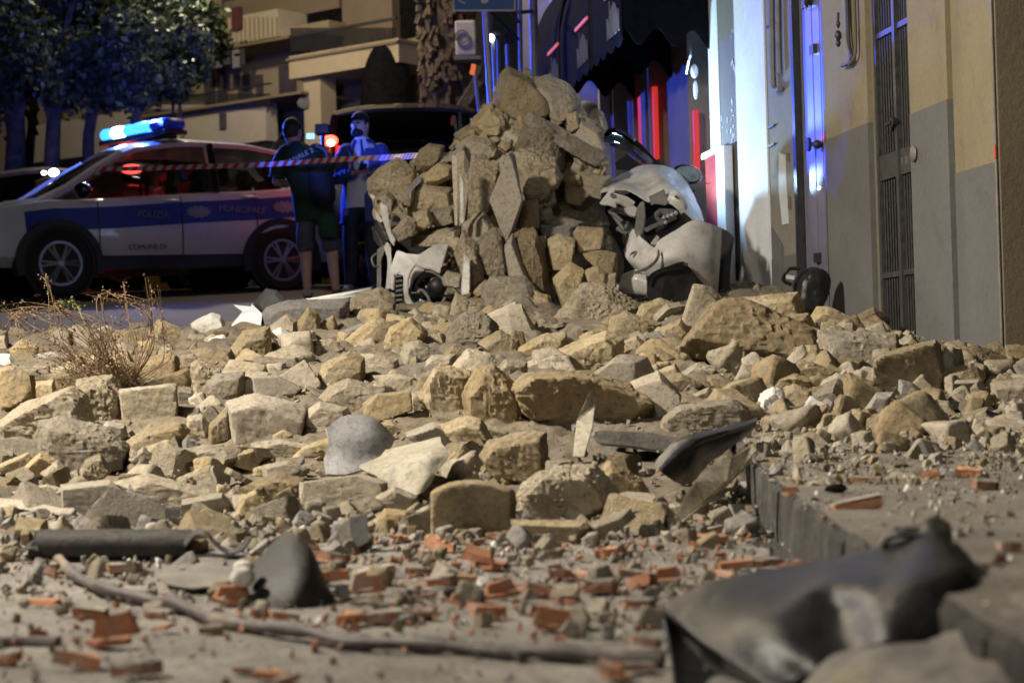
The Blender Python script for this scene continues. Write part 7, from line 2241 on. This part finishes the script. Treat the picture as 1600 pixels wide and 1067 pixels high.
            mb = MB(); mb.disc((0, s * .05, 0), (0, 1, 0), .215, 24, .02); put('brake_disc', mb, M['under'], wh, local=True)
    # lamps and bumpers
    xf, xr = prof[-1][0], prof[0][0]
    zb, zl, zt, wl, wbt, wr = lerp_tab(prof, xf - .12)
    for s in (-1, 1):
        mb = MB(); mb.box((xf - .10, s * (wbt - .12), zl - .10), (.22, .34, .14), (0, 0, -s * .35), .05); put('headlight', mb, M['lensw'], root, True, local=True)
    mb = MB(); mb.box((xf + .0, 0, .55), (.10, wl * 1.3, .26), None, .03); put('front_grille', mb, M['blk'], root, True, local=True)
    zb, zl, zt, wl, wbt, wr = lerp_tab(prof, xr + .1)
    mb = MB(); mb.box((xr + .02, 0, .52), (.14, wl * 1.8, .26), None, .05); put('rear_bumper', mb, M['blk'], root, True, local=True)
    return root, side, prof

SUV = [(-2.12, .42, .78, .84, .74, .78, .70), (-2.02, .36, 1.02, 1.10, .80, .82, .62), (-1.85, .33, 1.12, 1.36, .83, .83, .62), (-1.55, .31, 1.12, 1.55, .84, .84, .62), (-1.0, .29, 1.08, 1.65, .85, .85, .62), (-.3, .28, 1.05, 1.68, .86, .86, .63),
       (.25, .28, 1.02, 1.62, .86, .85, .62), (.55, .28, 1.00, 1.50, .86, .85, .62), (1.05, .29, .98, 1.18, .86, .84, .64), (1.28, .30, .98, 1.04, .86, .83, .66), (1.75, .32, .92, .99, .84, .78, .62), (2.02, .36, .78, .90, .76, .70, .55), (2.12, .42, .62, .70, .62, .58, .45)]
# ---- police car
fwp, rwp = at(93, 466, 19.35), at(440, 457, 20.65)
mid_ = (fwp + rwp) / 2
fdir = Vector((fwp.x - rwp.x, fwp.y - rwp.y, 0)).normalized()
yaw = math.atan2(fdir.y, fdir.x)
left = Vector((-fdir.y, fdir.x, 0))
loc = mid_ - left * .82; loc.z = (fwp.z + rwp.z) / 2
pitch = math.atan2(fwp.z - rwp.z, (fwp - rwp).to_2d().length)
wbase = (fwp - rwp).to_2d().length
pc, side, prof = make_car('police_car', 'white and blue police car with a flashing blue light bar on its roof', loc, yaw, SUV, wbase, M['cwhite'], .345, pitch=pitch)
def side_panel(nm, xa, xb, fza, fzb, mat, s=1, off=.004, n=24):
    """panel lying on the near flank: fza/fzb give lower/upper edge height at x"""
    G = []
    for x in np.linspace(xa, xb, n):
        zb, zl, zt, wl, wbt, wr = lerp_tab(prof, x)
        zs = [zb + .10, zb + (zl - zb) * .52, zl - .06, zl]
        ys = [wl, wl * .5 + wbt * .5 + .035, wbt + .008, wbt]
        row = []
        for q in np.linspace(0, 1, 5):
            z = fza(x) + (fzb(x) - fza(x)) * q
            row.append((x, s * (float(np.interp(z, zs, ys)) + off), z))
        G.append(row)
    me = thick_grid(nm, np.array(G), .004, M[mat] if isinstance(mat, str) else mat)
    return link(nm, me, pc)
for s in (1, -1):
    side_panel('blue_stripe', -1.80, 1.55, lambda x: lerp_tab(prof, x)[1] - .30, lambda x: lerp_tab(prof, x)[1] - .075, 'cblue', s, .006)
    side_panel('sill_cladding', -.85, .85, lambda x: .29, lambda x: .42, 'blk', s, .008)
    for xq in (.80, -.10, -.95):
        side_panel('door_gap', xq - .006, xq + .006, lambda x: .40, lambda x: lerp_tab(prof, x)[1] - .02, 'under', s, .009, 3)
    for xq in (.0, -.88):
        mb = MB(); z = lerp_tab(prof, xq)[1] - .055; y = lerp_tab(prof, xq)[4]
        mb.box((xq, s * (y + .03), z), (.18, .03, .03), None, .01); put('door_handle', mb, M['cwhite'], pc, True, local=True)
    mb = MB(); mb.ball((1.0, s * 1.0, 1.07), (.09, .13, .085), 14, 9); put('wing_mirror', mb, M['cdark'], pc, True, local=True)
def text_on(parent, body, size, loc, rot, mat, name='lettering'):
    cu = bpy.data.curves.new(name, 'FONT'); cu.body = body; cu.size = size; cu.align_x = 'CENTER'; cu.align_y = 'CENTER'; cu.extrude = .001
    tmp = bpy.data.objects.new(name, cu); COL.objects.link(tmp)
    dg = bpy.context.evaluated_depsgraph_get(); me = bpy.data.meshes.new_from_object(tmp.evaluated_get(dg))
    bpy.data.objects.remove(tmp)
    me.name = name; me.materials.clear(); me.materials.append(mat)
    o = link(name, me, parent); o.location = loc; o.rotation_euler = rot
    return o
M['txtw'] = plain('letter_white', (.24, .26, .36), .5, var=.05); M['txtb'] = plain('letter_blue', (.03, .05, .2), .5, var=.05)
def yy(x, z):
    zb, zl, zt, wl, wbt, wr = lerp_tab(prof, x); z = zl - .187
    return float(np.interp(z, [zb + .10, zb + (zl - zb) * .52, zl - .06, zl], [wl, wl * .5 + wbt * .5 + .035, wbt + .008, wbt])) + .022
slope = math.atan2(lerp_tab(prof, -1.0)[1] - lerp_tab(prof, .5)[1], 1.5)
zst = lambda x: lerp_tab(prof, x)[1] - .187
for (tx, x, sz) in (('POLIZIA', .22, .095), ('MUNICIPALE', -.78, .095)):
    text_on(pc, tx, sz, (x, yy(x, 0) + .006, zst(x)), Euler((math.pi / 2, slope, math.pi), 'XYZ'), M['txtw'])
text_on(pc, 'COMUNE DI', .075, (.30, .905, .50), Euler((math.pi / 2, 0, math.pi), 'XYZ'), M['txtb'])
for x in (-.28, -1.28):
    mb = MB(); mb.add([(x + .15 * math.cos(a) * (1 if k % 2 else .8), yy(x, 0) + .004, zst(x) + .07 * math.sin(a) * (1 if k % 2 else .75)) for k, a in enumerate(np.linspace(0, 2 * math.pi, 24, endpoint=False))], [tuple(range(24))]); put('badge', mb, M['txtw'], pc, local=True)
mb = MB(); mb.tube([(-1.45, .2, 1.58), (-1.62, .2, 1.80)], .008, 5); put('aerial', mb, M['blk'], pc, local=True)
# light bar across the roof
lb = thing('light_bar', None, None, (0, 0, 0)); lb.parent = pc; lb.location = (-.05, 0, 1.70); lb.rotation_euler = (0, R(0), R(14))
mb = MB(); mb.box((0, 0, .035), (.30, 1.24, .06), None, .015); put('base', mb, M['blk'], lb, True, local=True)
for y in (-.5, .5):
    mb = MB(); mb.box((0, y, .0), (.12, .10, .05), None, .01); put('bracket', mb, M['blk'], lb, local=True)
for (y0, y1, mk) in ((.30, .62, 'bar_off'), (-.02, .295, 'bar_on'), (-.20, -.025, 'bar_on'), (-.42, -.205, 'bar_hot'), (-.62, -.425, 'bar_on')):
    mb = MB(); mb.box((0, (y0 + y1) / 2, .125), (.29, y1 - y0, .125), None, .04); put('lens', mb, M[mk], lb, True, local=True)
dg = bpy.context.evaluated_depsgraph_get()
bpy.context.view_layer.update()
Wm = pc.matrix_world
for (x, y, z, tgt, e, cone) in ((.0, .35, 1.93, at(862, 40, 22.0), 1900, 34), (.0, -.35, 1.93, at(225, 120, 26.6), 800, 70), (.0, .45, 1.93, Wm @ Vector((.0, .45, 1.93)) + Vector((3.0, -2.15, -.45)), 1700, 74)):
    q_ = Wm @ Vector((x, y, z)); bl_ = lamp('beacon_light', 'SPOT', q_, e, (.03, .09, 1.0), spot_size=R(cone), spot_blend=1.0, shadow_soft_size=.06); aim(bl_, tgt)
bl_ = lamp('added_blue_spot', 'SPOT', (-3.9, 11.5, 2.1), 2300, (.06, .14, 1.0), spot_size=R(8.5), spot_blend=.9, shadow_soft_size=.08); aim(bl_, at(582, 236, 18.75))   # narrow blue spot added out of frame to light the man in the jacket
lamp('beacon_glow', 'POINT', Wm @ Vector((.0, .2, 1.96)), 150, (.04, .10, 1.0), shadow_soft_size=.08)
# ---- dark SUV behind the men
BIG = [(-2.3, .5, 1.0, 1.2, .85, .88, .78), (-2.2, .42, 1.15, 1.75, .9, .9, .78), (-1.6, .38, 1.12, 1.88, .92, .92, .78), (-.3, .36, 1.10, 1.90, .93, .93, .78), (.4, .36, 1.08, 1.80, .93, .92, .76), (.95, .38, 1.06, 1.25, .93, .9, .74), (1.25, .4, 1.05, 1.12, .92, .88, .72), (2.0, .44, .98, 1.04, .88, .82, .7), (2.25, .5, .8, .9, .78, .72, .6)]
lc = at(640, 440, 22.9); lc.z = float(gz(lc.y))
ds, _, _ = make_car('dark_offroader', 'big dark off-road car with a lit red tail lamp standing behind the two men', lc, R(93), BIG, 2.7, M['cdark'], .38)
tl = at(516, 229, 20.45)
bpy.context.view_layer.update()
mb = MB(); mb.ball((0, 0, 0), (.085, .05, .060), 14, 9); o = put('tail_light', mb, M['lensr'], None, True); o.parent = ds; o.matrix_world = Matrix.Translation(tl)
mb = MB(); mb.ball((0, 0, 0), (.04, .04, .035), 12, 8); o2 = put('tail_light_core', mb, emit('tail_lamp_core', (1.0, .5, .2), 22), None, True); o2.parent = ds; o2.matrix_world = Matrix.Translation(tl + Vector((.01, -.03, .0)))
lamp('tail_lamp_glow', 'POINT', tl + Vector((.05, -.10, 0)), 5, (1.0, .05, .03), shadow_soft_size=.08)
# ---- parked cars in the distance
HAT = [(-1.9, .45, .85, .95, .74, .78, .6), (-1.75, .38, .98, 1.25, .8, .81, .58), (-1.2, .34, .98, 1.45, .82, .82, .58), (-.3, .32, .96, 1.50, .83, .83, .58), (.3, .32, .94, 1.42, .83, .82, .58), (.95, .34, .92, 1.0, .82, .8, .62), (1.6, .38, .82, .90, .78, .74, .6), (1.9, .46, .6, .7, .68, .64, .5)]
for (px, d, yw, paint, label) in ((20, 23.4, R(196), M['cgrey'], 'dark car parked behind the bonnet of the police car at the left edge'),
                                  (236, 23.9, R(80), M['cdark'], 'added dark car whose red lamp stands for the red reflection in the police windows'),
                                  (436, 26.0, R(190), M['cwhite'], 'pale car parked behind the cameraman'),
                                  (585, 27.2, R(185), M['cwhite'], 'pale car roof showing behind the man in the blue jacket')):
    lc = at(px, 300, d); lc.z = float(gz(lc.y))
    cc_, _, _ = make_car('parked_car', label, lc, yw, HAT, 2.4, paint, .31, group=None)
    if px == 20:
        bpy.context.view_layer.update()
        hl_ = at(84, 276, 21.9)
        for (dx_, r_) in ((0, .045), (-.11, .022)):
            mb = MB(); mb.ball((0, 0, 0), (r_ * 1.3, .04, r_), 12, 8); o = put('headlight_lit', mb, emit('headlight_white', (1.0, .95, .85), 14), None, True); o.parent = cc_; o.matrix_world = Matrix.Translation(hl_ + Vector((dx_, 0, -dx_ * .2)))
    if px == 236:
        bpy.context.view_layer.update()
        tl2 = at(206, 272, 21.95)  # car and lamp added to give the red reflection in the windows
        mb = MB(); mb.ball((0, 0, 0), (.13, .06, .055), 14, 9); o = put('tail_light', mb, emit('tail_lamp_added', (1.0, .06, .04), 60), None, True); o.parent = cc_; o.matrix_world = Matrix.Translation(tl2)
        lamp('tail_lamp_glow', 'POINT', tl2 + Vector((0, -.12, -.1)), 30, (1.0, .05, .04), shadow_soft_size=.1)

# ================================================================== THE TWO MEN
def skin_body(name, nodes, edges, mat, parent=None, root=0, sub=2, origin=None):
    """nodes: [(pos, rx, ry)]"""
    me = bpy.data.meshes.new(name)
    me.from_pydata([n[0] for n in nodes], edges, [])
    ob = bpy.data.objects.new(name, me); COL.objects.link(ob)
    md = ob.modifiers.new('skin', 'SKIN'); md.use_smooth_shade = True; md.branch_smoothing = .6
    if not me.skin_vertices:
        bpy.context.view_layer.objects.active = ob
    sv = me.skin_vertices[0].data
    for i, n in enumerate(nodes):
        sv[i].radius = (n[1], n[2]); sv[i].use_root = (i == root)
    s2 = ob.modifiers.new('sub', 'SUBSURF'); s2.levels = sub; s2.render_levels = sub
    dg = bpy.context.evaluated_depsgraph_get(); dg.update()
    out = bpy.data.meshes.new_from_object(ob.evaluated_get(dg))
    bpy.data.objects.remove(ob)
    out.name = name; out.materials.clear(); out.materials.append(mat)
    out.polygons.foreach_set('use_smooth', [True] * len(out.polygons))
    return link(name, out, parent)
M['skin'] = plain('skin', (.45, .27, .19), .55, var=.08); M['hair'] = plain('hair_dark', (.025, .018, .014), .7, var=.2)
M['tgreen'] = plain('tshirt_green', (.012, .036, .022), .85, var=.2, sc=9, bmp=.004); M['shorts'] = plain('shorts_slate', (.075, .075, .105), .85, var=.2, sc=9, bmp=.004)
M['jacket'] = plain('jacket_navy', (.045, .07, .26), .75, var=.15, sc=9, bmp=.003); M['shirt'] = plain('shirt_white', (.70, .72, .76), .75, var=.06)
M['jeans'] = plain('trousers_dark', (.022, .028, .05), .8, var=.2, sc=9, bmp=.004); M['shoe'] = plain('shoe_grey', (.38, .36, .33), .7, var=.2); M['shoed'] = plain('shoe_dark', (.04, .035, .032), .6)

def hand(base, fwd, thumb_side, mat, parent, curl=.5, s=1.0, name='hand'):
    """palm and five fingers joined to the wrist at base"""
    fwd = Vector(fwd).normalized(); up_ = Vector(thumb_side).normalized(); up_ = (up_ - fwd * up_.dot(fwd)).normalized(); nrm_ = fwd.cross(up_)
    nodes = [(tuple(base), .026 * s, .02 * s), (tuple(base + fwd * .05 * s), .030 * s, .018 * s), (tuple(base + fwd * .085 * s), .030 * s, .016 * s)]
    edges = [(0, 1), (1, 2)]
    for q, (off, L) in enumerate(((.030, .065), (.011, .075), (-.010, .070), (-.029, .055))):
        p = base + fwd * .09 * s + up_ * off * s; i0 = len(nodes)
        for k in range(3):
            a = curl * (k + 1) * .55
            p2 = p + (fwd * math.cos(a) + nrm_ * math.sin(a)) * (L / 3 * s) if k else p + fwd * .012 * s
            nodes.append((tuple(p2), .0095 * s, .0095 * s)); p = p2
        edges += [(2, i0), (i0, i0 + 1), (i0 + 1, i0 + 2)]
    i0 = len(nodes); p = base + fwd * .03 * s + up_ * .035 * s
    for k in range(2):
        nodes.append((tuple(p), .011 * s, .011 * s)); p = p + (fwd * .8 + up_ * .45 + nrm_ * .3) * .032 * s
    edges += [(1, i0), (i0, i0 + 1)]
    return skin_body(name, nodes, edges, mat, parent, 0, 1)

def person(label, base, J, clothes, hair_kind, face_dir, H):
    """J joint positions (metres, x right, y away from the camera, z up) relative to base"""
    V_ = lambda k: Vector(J[k])
    n = [(J['pelvis'], .11, .085), (J['belly'], .11, .085), (J['chest'], .115, .085), (J['neckb'], .058, .055), (J['neck'], .055, .058), (J['head0'], .076, .088), (J['head1'], .084, .100), (J['head2'], .078, .090),
         (J['ls'], .045, .045), (J['le'], .045, .045), (J['lw'], .030, .028), (J['rs'], .045, .045), (J['re'], .045, .045), (J['rw'], .030, .028),
         (J['lh'], .092, .09), (J['lk'], .060, .06), (J['lc'], .056, .058), (J['la'], .038, .040), (J['lt'], .045, .03),
         (J['rh'], .092, .09), (J['rk'], .060, .06), (J['rc'], .056, .058), (J['ra'], .038, .040), (J['rt'], .045, .03)]
    e = [(0, 1), (1, 2), (2, 3), (3, 4), (4, 5), (5, 6), (6, 7), (2, 8), (8, 9), (9, 10), (2, 11), (11, 12), (12, 13), (0, 14), (14, 15), (15, 16), (16, 17), (17, 18), (0, 19), (19, 20), (20, 21), (21, 22), (22, 23)]
    body = skin_body('person', n, e, M['skin'], None, 0, 2)
    body.location = base
    tag(body, label, 'person')
    fd = Vector(face_dir).normalized(); sd_ = fd.cross(Vector((0, 0, 1))).normalized(); hc = V_('head1')
    mb = MB(); mb.ball(hc + fd * .105 + Vector((0, 0, -.015)), (.016, .016, .026), 10, 8); put('nose', mb, M['skin'], body, True, local=True)
    for s in (-1, 1):
        mb = MB(); mb.ball(hc + sd_ * s * .082 + Vector((0, 0, -.01)), (.012, .02, .032), 10, 8); put('ear', mb, M['skin'], body, True, local=True)
        mb = MB(); mb.ball(hc + fd * .088 + sd_ * s * .032 + Vector((0, 0, .018)), .012, 8, 6); put('eye', mb, M['blk'], body, True, local=True)
    mb = MB(); mb.ball(hc + fd * .09 + Vector((0, 0, -.062)), (.024, .012, .007), 10, 6); put('mouth', mb, plain('lips', (.3, .12, .1), .6) if 'lips' not in bpy.data.materials else bpy.data.materials['lips'], body, True, local=True)
    # hair: cap over skull, open at the face
    mb = MB(); P_ = []
    for th in np.linspace(0, 2.3, 11):
        row = []
        for a in np.linspace(0, 2 * math.pi, 22, endpoint=False):
            d_ = fd * math.cos(a) + sd_ * math.sin(a)
            lim = 1.05 if math.cos(a) > .55 else 1.75 if math.cos(a) > -.2 else 2.25
            t2 = min(th, lim)
            row.append(hc + Vector((0, 0, .012)) + d_ * math.sin(t2) * (.100 if abs(math.cos(a)) > .6 else .088) + Vector((0, 0, math.cos(t2) * .125)))
        P_.append(row)
    mb.grid(P_, close_u=True); put('hair', mb, M['hair'], body, True, local=True)
    return body, V_

def loft(name, secs, mat, parent, open_dir=None, open_half=0.0, n=30, folds=.006, seed=0):
    """cloth round the body: secs (x, y, z, rx, ry); open_dir leaves a front opening"""
    secs = catmull(np.array(secs, float), 5); rs = np.random.default_rng(seed); G = []
    a0 = math.atan2(open_dir[1], open_dir[0]) if open_dir else 0
    for k, (x, y, z, rx, ry) in enumerate(secs):
        oh = open_half * (1.25 - .6 * k / len(secs))
        ang = np.linspace(a0 + oh, a0 + 2 * math.pi - oh, n) if open_dir else np.linspace(0, 2 * math.pi, n)
        G.append([(x + (rx + folds * math.sin(a * 5 + z * 19)) * math.cos(a), y + (ry + folds * math.sin(a * 7 - z * 23)) * math.sin(a), z + .004 * math.sin(a * 3)) for a in ang])
    return link(name, thick_grid(name, np.array(G), .008, mat), parent)
def sleeve(name, pts_, rr, mat, parent):
    C_ = catmull(np.array([list(q) for q in pts_], float), 7); rad = catmull(np.array(rr, float)[:, None], 7)[:, 0]
    mb = MB(); mb.tube(C_, [r + .005 * math.sin(k * 1.9) for k, r in enumerate(rad)], 12); mb.ball(C_[0], (rad[0] * 1.02,) * 3, 12, 9)
    return put(name, mb, mat, parent, True, local=True)

# cameraman seen from behind
bp_ = at(500, 456, 18.1); bp_.z = float(gz(bp_.y))
J = dict(pelvis=(-.03, 0, .90), belly=(-.06, 0, 1.08), chest=(-.13, .02, 1.30), neckb=(-.19, .03, 1.44), neck=(-.215, .05, 1.48), head0=(-.225, .07, 1.54), head1=(-.23, .08, 1.60), head2=(-.23, .07, 1.645),
         ls=(-.33, .03, 1.37), le=(-.40, .06, 1.10), lw=(-.24, .26, 1.16), rs=(.03, .05, 1.39), re=(.13, .22, 1.22), rw=(.06, .38, 1.36),
         lh=(-.13, 0, .82), lk=(-.12, .03, .47), lc=(-.12, -.02, .33), la=(-.115, -.03, .09), lt=(-.13, .12, .03),
         rh=(.08, .02, .82), rk=(.12, .05, .48), rc=(.13, .02, .33), ra=(.15, .0, .09), rt=(.19, .13, .03))
b1, V_ = person('man seen from behind in a dark green lettered T-shirt, filming with a small camera', bp_, J, None, 'short', (.25, .97, 0), 1.74)
loft('tshirt', [(-.03, 0, .74, .185, .135), (-.04, 0, .92, .19, .14), (-.08, .01, 1.10, .19, .14), (-.13, .02, 1.28, .205, .145), (-.155, .03, 1.38, .185, .125), (-.18, .03, 1.455, .11, .09), (-.195, .035, 1.49, .07, .07)], M['tgreen'], b1, None, 0, 34, .007)
sleeve('shirt_sleeve', [(-.29, .03, 1.385), (-.345, .035, 1.30), (-.385, .05, 1.16)], [.085, .082, .078], M['tgreen'], b1)
sleeve('shirt_sleeve', [(-.01, .05, 1.395), (.05, .10, 1.33), (.11, .18, 1.25)], [.085, .08, .075], M['tgreen'], b1)
skin_body('shorts', [((-.03, 0, 1.02), .14, .11), ((-.03, 0, .86), .155, .12), ((-.13, 0, .78), .115, .11), ((-.125, .03, .42), .10, .097), ((.08, .02, .78), .115, .11), ((.12, .05, .42), .10, .097)], [(0, 1), (1, 2), (2, 3), (1, 4), (4, 5)], M['shorts'], b1)
for k, (a, mk) in enumerate(((('la', 'lt'), 'shoe'), (('ra', 'rt'), 'shoed'))):
    A, T = V_(a[0]), V_(a[1]); skin_body('shoe', [(tuple(A + Vector((0, -.03, -.02))), .052, .05), (tuple(A.lerp(T, .5) + Vector((0, 0, -.0))), .055, .045), (tuple(T + Vector((0, .03, .01))), .05, .035)], [(0, 1), (1, 2)], M[mk], b1)
bk = skin_body('backpack', [((.04, -.20, 1.30), .13, .10), ((.06, -.22, 1.08), .15, .115), ((.08, -.2, .84), .13, .10)], [(0, 1), (1, 2)], plain('backpack_black', (.014, .013, .016), .8, var=.3), None, 1)
bk.location = bp_; tag(bk, 'black backpack hanging on the right side of the cameraman', 'backpack')
mb = MB(); mb.tube(catmull(np.array([[.02, -.12, 1.44], [.10, -.1, 1.38], [.12, -.15, 1.25]]), 5), .018, 6); put('strap', mb, M['grayp'], bk, True, local=True)
gb = skin_body('green_bag', [((.10, -.12, .80), .07, .06), ((.11, -.14, .68), .11, .08), ((.11, -.12, .58), .09, .07)], [(0, 1), (1, 2)], plain('bag_green', (.010, .05, .028), .8, var=.4, sc=20), None, 1)
gb.location = bp_; tag(gb, 'dark green bag hanging at the hip of the cameraman', 'bag')
mb = MB(); mb.tube(catmull(np.array([[.05, -.18, .80], [.02, -.2, .72], [.06, -.21, .64], [.12, -.21, .62]]), 5), .008, 5); put('cord', mb, bpy.data.materials['bag_green'], gb, True, local=True)
hand(Vector((.06, .38, 1.36)), (-.1, .3, .9), (-1, 0, 0), M['skin'], b1); hand(Vector((-.24, .26, 1.16)), (.5, .6, .5), (1, 0, .3), M['skin'], b1)
cr = thing('video_camera', 'small video camera with a glowing blue screen held up by the cameraman', 'camera', at(500, 212, 18.45))
mb = MB(); mb.box(at(504, 203, 18.5), (.135, .14, .10), None, .01); put('camera_body', mb, M['blk'], cr)
mb = MB(); mb.box(at(485, 213, 18.42), (.075, .02, .05), None, .004); put('screen', mb, emit('screen_blue', (.16, .42, 1.0), 3.5), cr)
mb = MB(); mb.tube([at(504, 210, 18.5), at(505, 228, 18.48)], .022, 8); put('grip', mb, M['blk'], cr, True)
text_on(b1, 'CANALE 2', .066, (-.15, -.172, 1.33), Euler((R(82), -R(24), R(0)), 'XYZ'), plain('print_white', (.55, .58, .55), .7))

# man in the blue jacket, facing left towards the light
bp2 = at(570, 462, 18.75); bp2.z = float(gz(bp2.y))
J = dict(pelvis=(-.04, 0, .94), belly=(.0, 0, 1.12), chest=(.03, 0, 1.34), neckb=(.02, 0, 1.50), neck=(.015, -.01, 1.54), head0=(.005, -.02, 1.59), head1=(0, -.02, 1.655), head2=(.005, -.01, 1.70),
         ls=(-.17, -.02, 1.41), le=(-.245, -.06, 1.14), lw=(-.04, -.26, 1.17), rs=(.22, .0, 1.41), re=(.27, -.06, 1.14), rw=(.12, -.26, 1.16),
         lh=(-.12, 0, .86), lk=(-.13, -.02, .48), lc=(-.135, .03, .34), la=(-.14, .05, .09), lt=(-.17, -.08, .03),
         rh=(.07, .02, .86), rk=(.09, .0, .48), rc=(.095, .04, .34), ra=(.10, .06, .09), rt=(.12, -.07, .03))
b2, V_ = person('bearded man in a blue jacket, white shirt and dark trousers standing with hands together', bp2, J, None, 'short', (-.45, -.88, -.05), 1.8)
put('beard', MB().ball(V_('head1') + Vector((-.028, -.052, -.082)), (.062, .058, .042), 14, 9), M['hair'], b2, True, local=True)
loft('shirt', [(-.03, -.01, .84, .165, .125), (.0, -.01, 1.05, .165, .125), (.025, -.01, 1.25, .18, .13), (.03, -.005, 1.40, .16, .115), (.02, -.01, 1.49, .08, .078), (.015, -.012, 1.53, .066, .066)], M['shirt'], b2, None, 0, 30, .004)
loft('jacket', [(-.02, .01, .70, .205, .15), (-.01, .01, .90, .195, .145), (.0, .01, 1.08, .19, .145), (.025, .01, 1.26, .21, .15), (.03, .01, 1.38, .205, .135), (.025, .01, 1.46, .13, .10), (.02, .01, 1.515, .082, .082)], M['jacket'], b2, (-.30, -.95), R(26), 36, .006)
for (S, E, W, dx) in (('ls', 'le', 'lw', .035), ('rs', 're', 'rw', -.035)):
    Sx, Ex, Wx = V_(S), V_(E), V_(W)
    sleeve('jacket_sleeve', [Sx + Vector((dx, .01, -.02)), Sx.lerp(Ex, .5) + Vector((0, .01, 0)), Ex, Ex.lerp(Wx, .5), Ex.lerp(Wx, .88)], [.088, .076, .068, .058, .050], M['jacket'], b2)
mb = MB()
for sx_ in (-1, 1): mb.tube(catmull(np.array([(-.02 + .03 * sx_, -.075, 1.50), (-.03 + .055 * sx_, -.135, 1.36), (-.035 + .04 * sx_, -.15, 1.20)]), 5), [.018] * 5 + [.024] * 3 + [.014] * 3, 6)
put('lapel', mb, M['jacket'], b2, True, local=True)
skin_body('trousers', [((-.02, 0, 1.14), .14, .115), ((-.03, 0, .92), .155, .122), ((-.12, 0, .82), .10, .10), ((-.13, -.01, .47), .078, .078), ((-.14, .05, .06), .062, .064), ((.07, .02, .82), .10, .10), ((.09, .0, .47), .078, .078), ((.10, .06, .06), .062, .064)], [(0, 1), (1, 2), (2, 3), (3, 4), (1, 5), (5, 6), (6, 7)], M['jeans'], b2)
for a in (('la', 'lt'), ('ra', 'rt')):
    A, T = V_(a[0]), V_(a[1]); skin_body('shoe', [(tuple(A + Vector((0, .03, -.02))), .05, .05), (tuple(A.lerp(T, .5)), .052, .042), (tuple(T + Vector((0, -.03, .01))), .046, .034)], [(0, 1), (1, 2)], M['shoe'] if a[0] == 'la' else M['shoed'], b2)
hand(Vector((-.04, -.26, 1.17)), (.7, -.3, -.05), (0, -.4, .9), M['skin'], b2, .8); hand(Vector((.12, -.26, 1.16)), (-.7, -.3, -.1), (0, -.4, .9), M['skin'], b2, .8)
ph_ = put('phone', MB().box(bp2 + Vector((.04, -.34, 1.20)), (.075, .012, .145), (1.0, .2, .1), .004), M['gloss']); tag(ph_, 'dark phone held in both hands by the man in the jacket', 'phone')
bd_ = put('lanyard_badge', MB().box(bp2 + Vector((-.155, -.14, .80)), (.05, .01, .07), None, .003), plain('badge_blue', (.08, .14, .6), .4)); tag(bd_, 'small blue badge hanging at the waist of the man in the jacket', 'badge')

# ================================================================== BARRIER TAPE
M['tapew'] = plain('tape_white', (.58, .55, .55), .45, var=.05); M['taper'] = plain('tape_red', (.55, .05, .07), .4, var=.05)
tp = [(150, 264, 18.3), (200, 264, 18.1), (300, 261, 17.6), (420, 257, 17.0), (520, 250, 16.3), (600, 246.5, 15.6), (660, 243, 14.3)]
C_ = catmull(np.array([list(at(*q)) for q in tp]), 26)
t = thing('barrier_tape', 'red and white striped barrier tape stretched across in front of the police car and men', 'tape', C_[0])
acc = np.concatenate([[0], np.cumsum(np.linalg.norm(np.diff(C_, axis=0), axis=1))]); L_ = acc[-1]
nseg = int(L_ / .065)
for k in range(nseg):
    G = []
    for q in np.linspace(k / nseg, (k + 1) / nseg, 4):
        p = [float(np.interp(q * L_, acc, C_[:, j])) for j in range(3)]
        sk = .028
        tw = .012 * math.sin(q * 40)
        G.append([(p[0] - sk / 2, p[1] - tw, p[2] - .022), (p[0] + sk / 2, p[1] + tw, p[2] + .022)])
    place_mesh('red_stripe' if k % 2 else 'white_stripe', thick_grid('stripe', np.array(G), .0015, M['taper'] if k % 2 else M['tapew']), t)
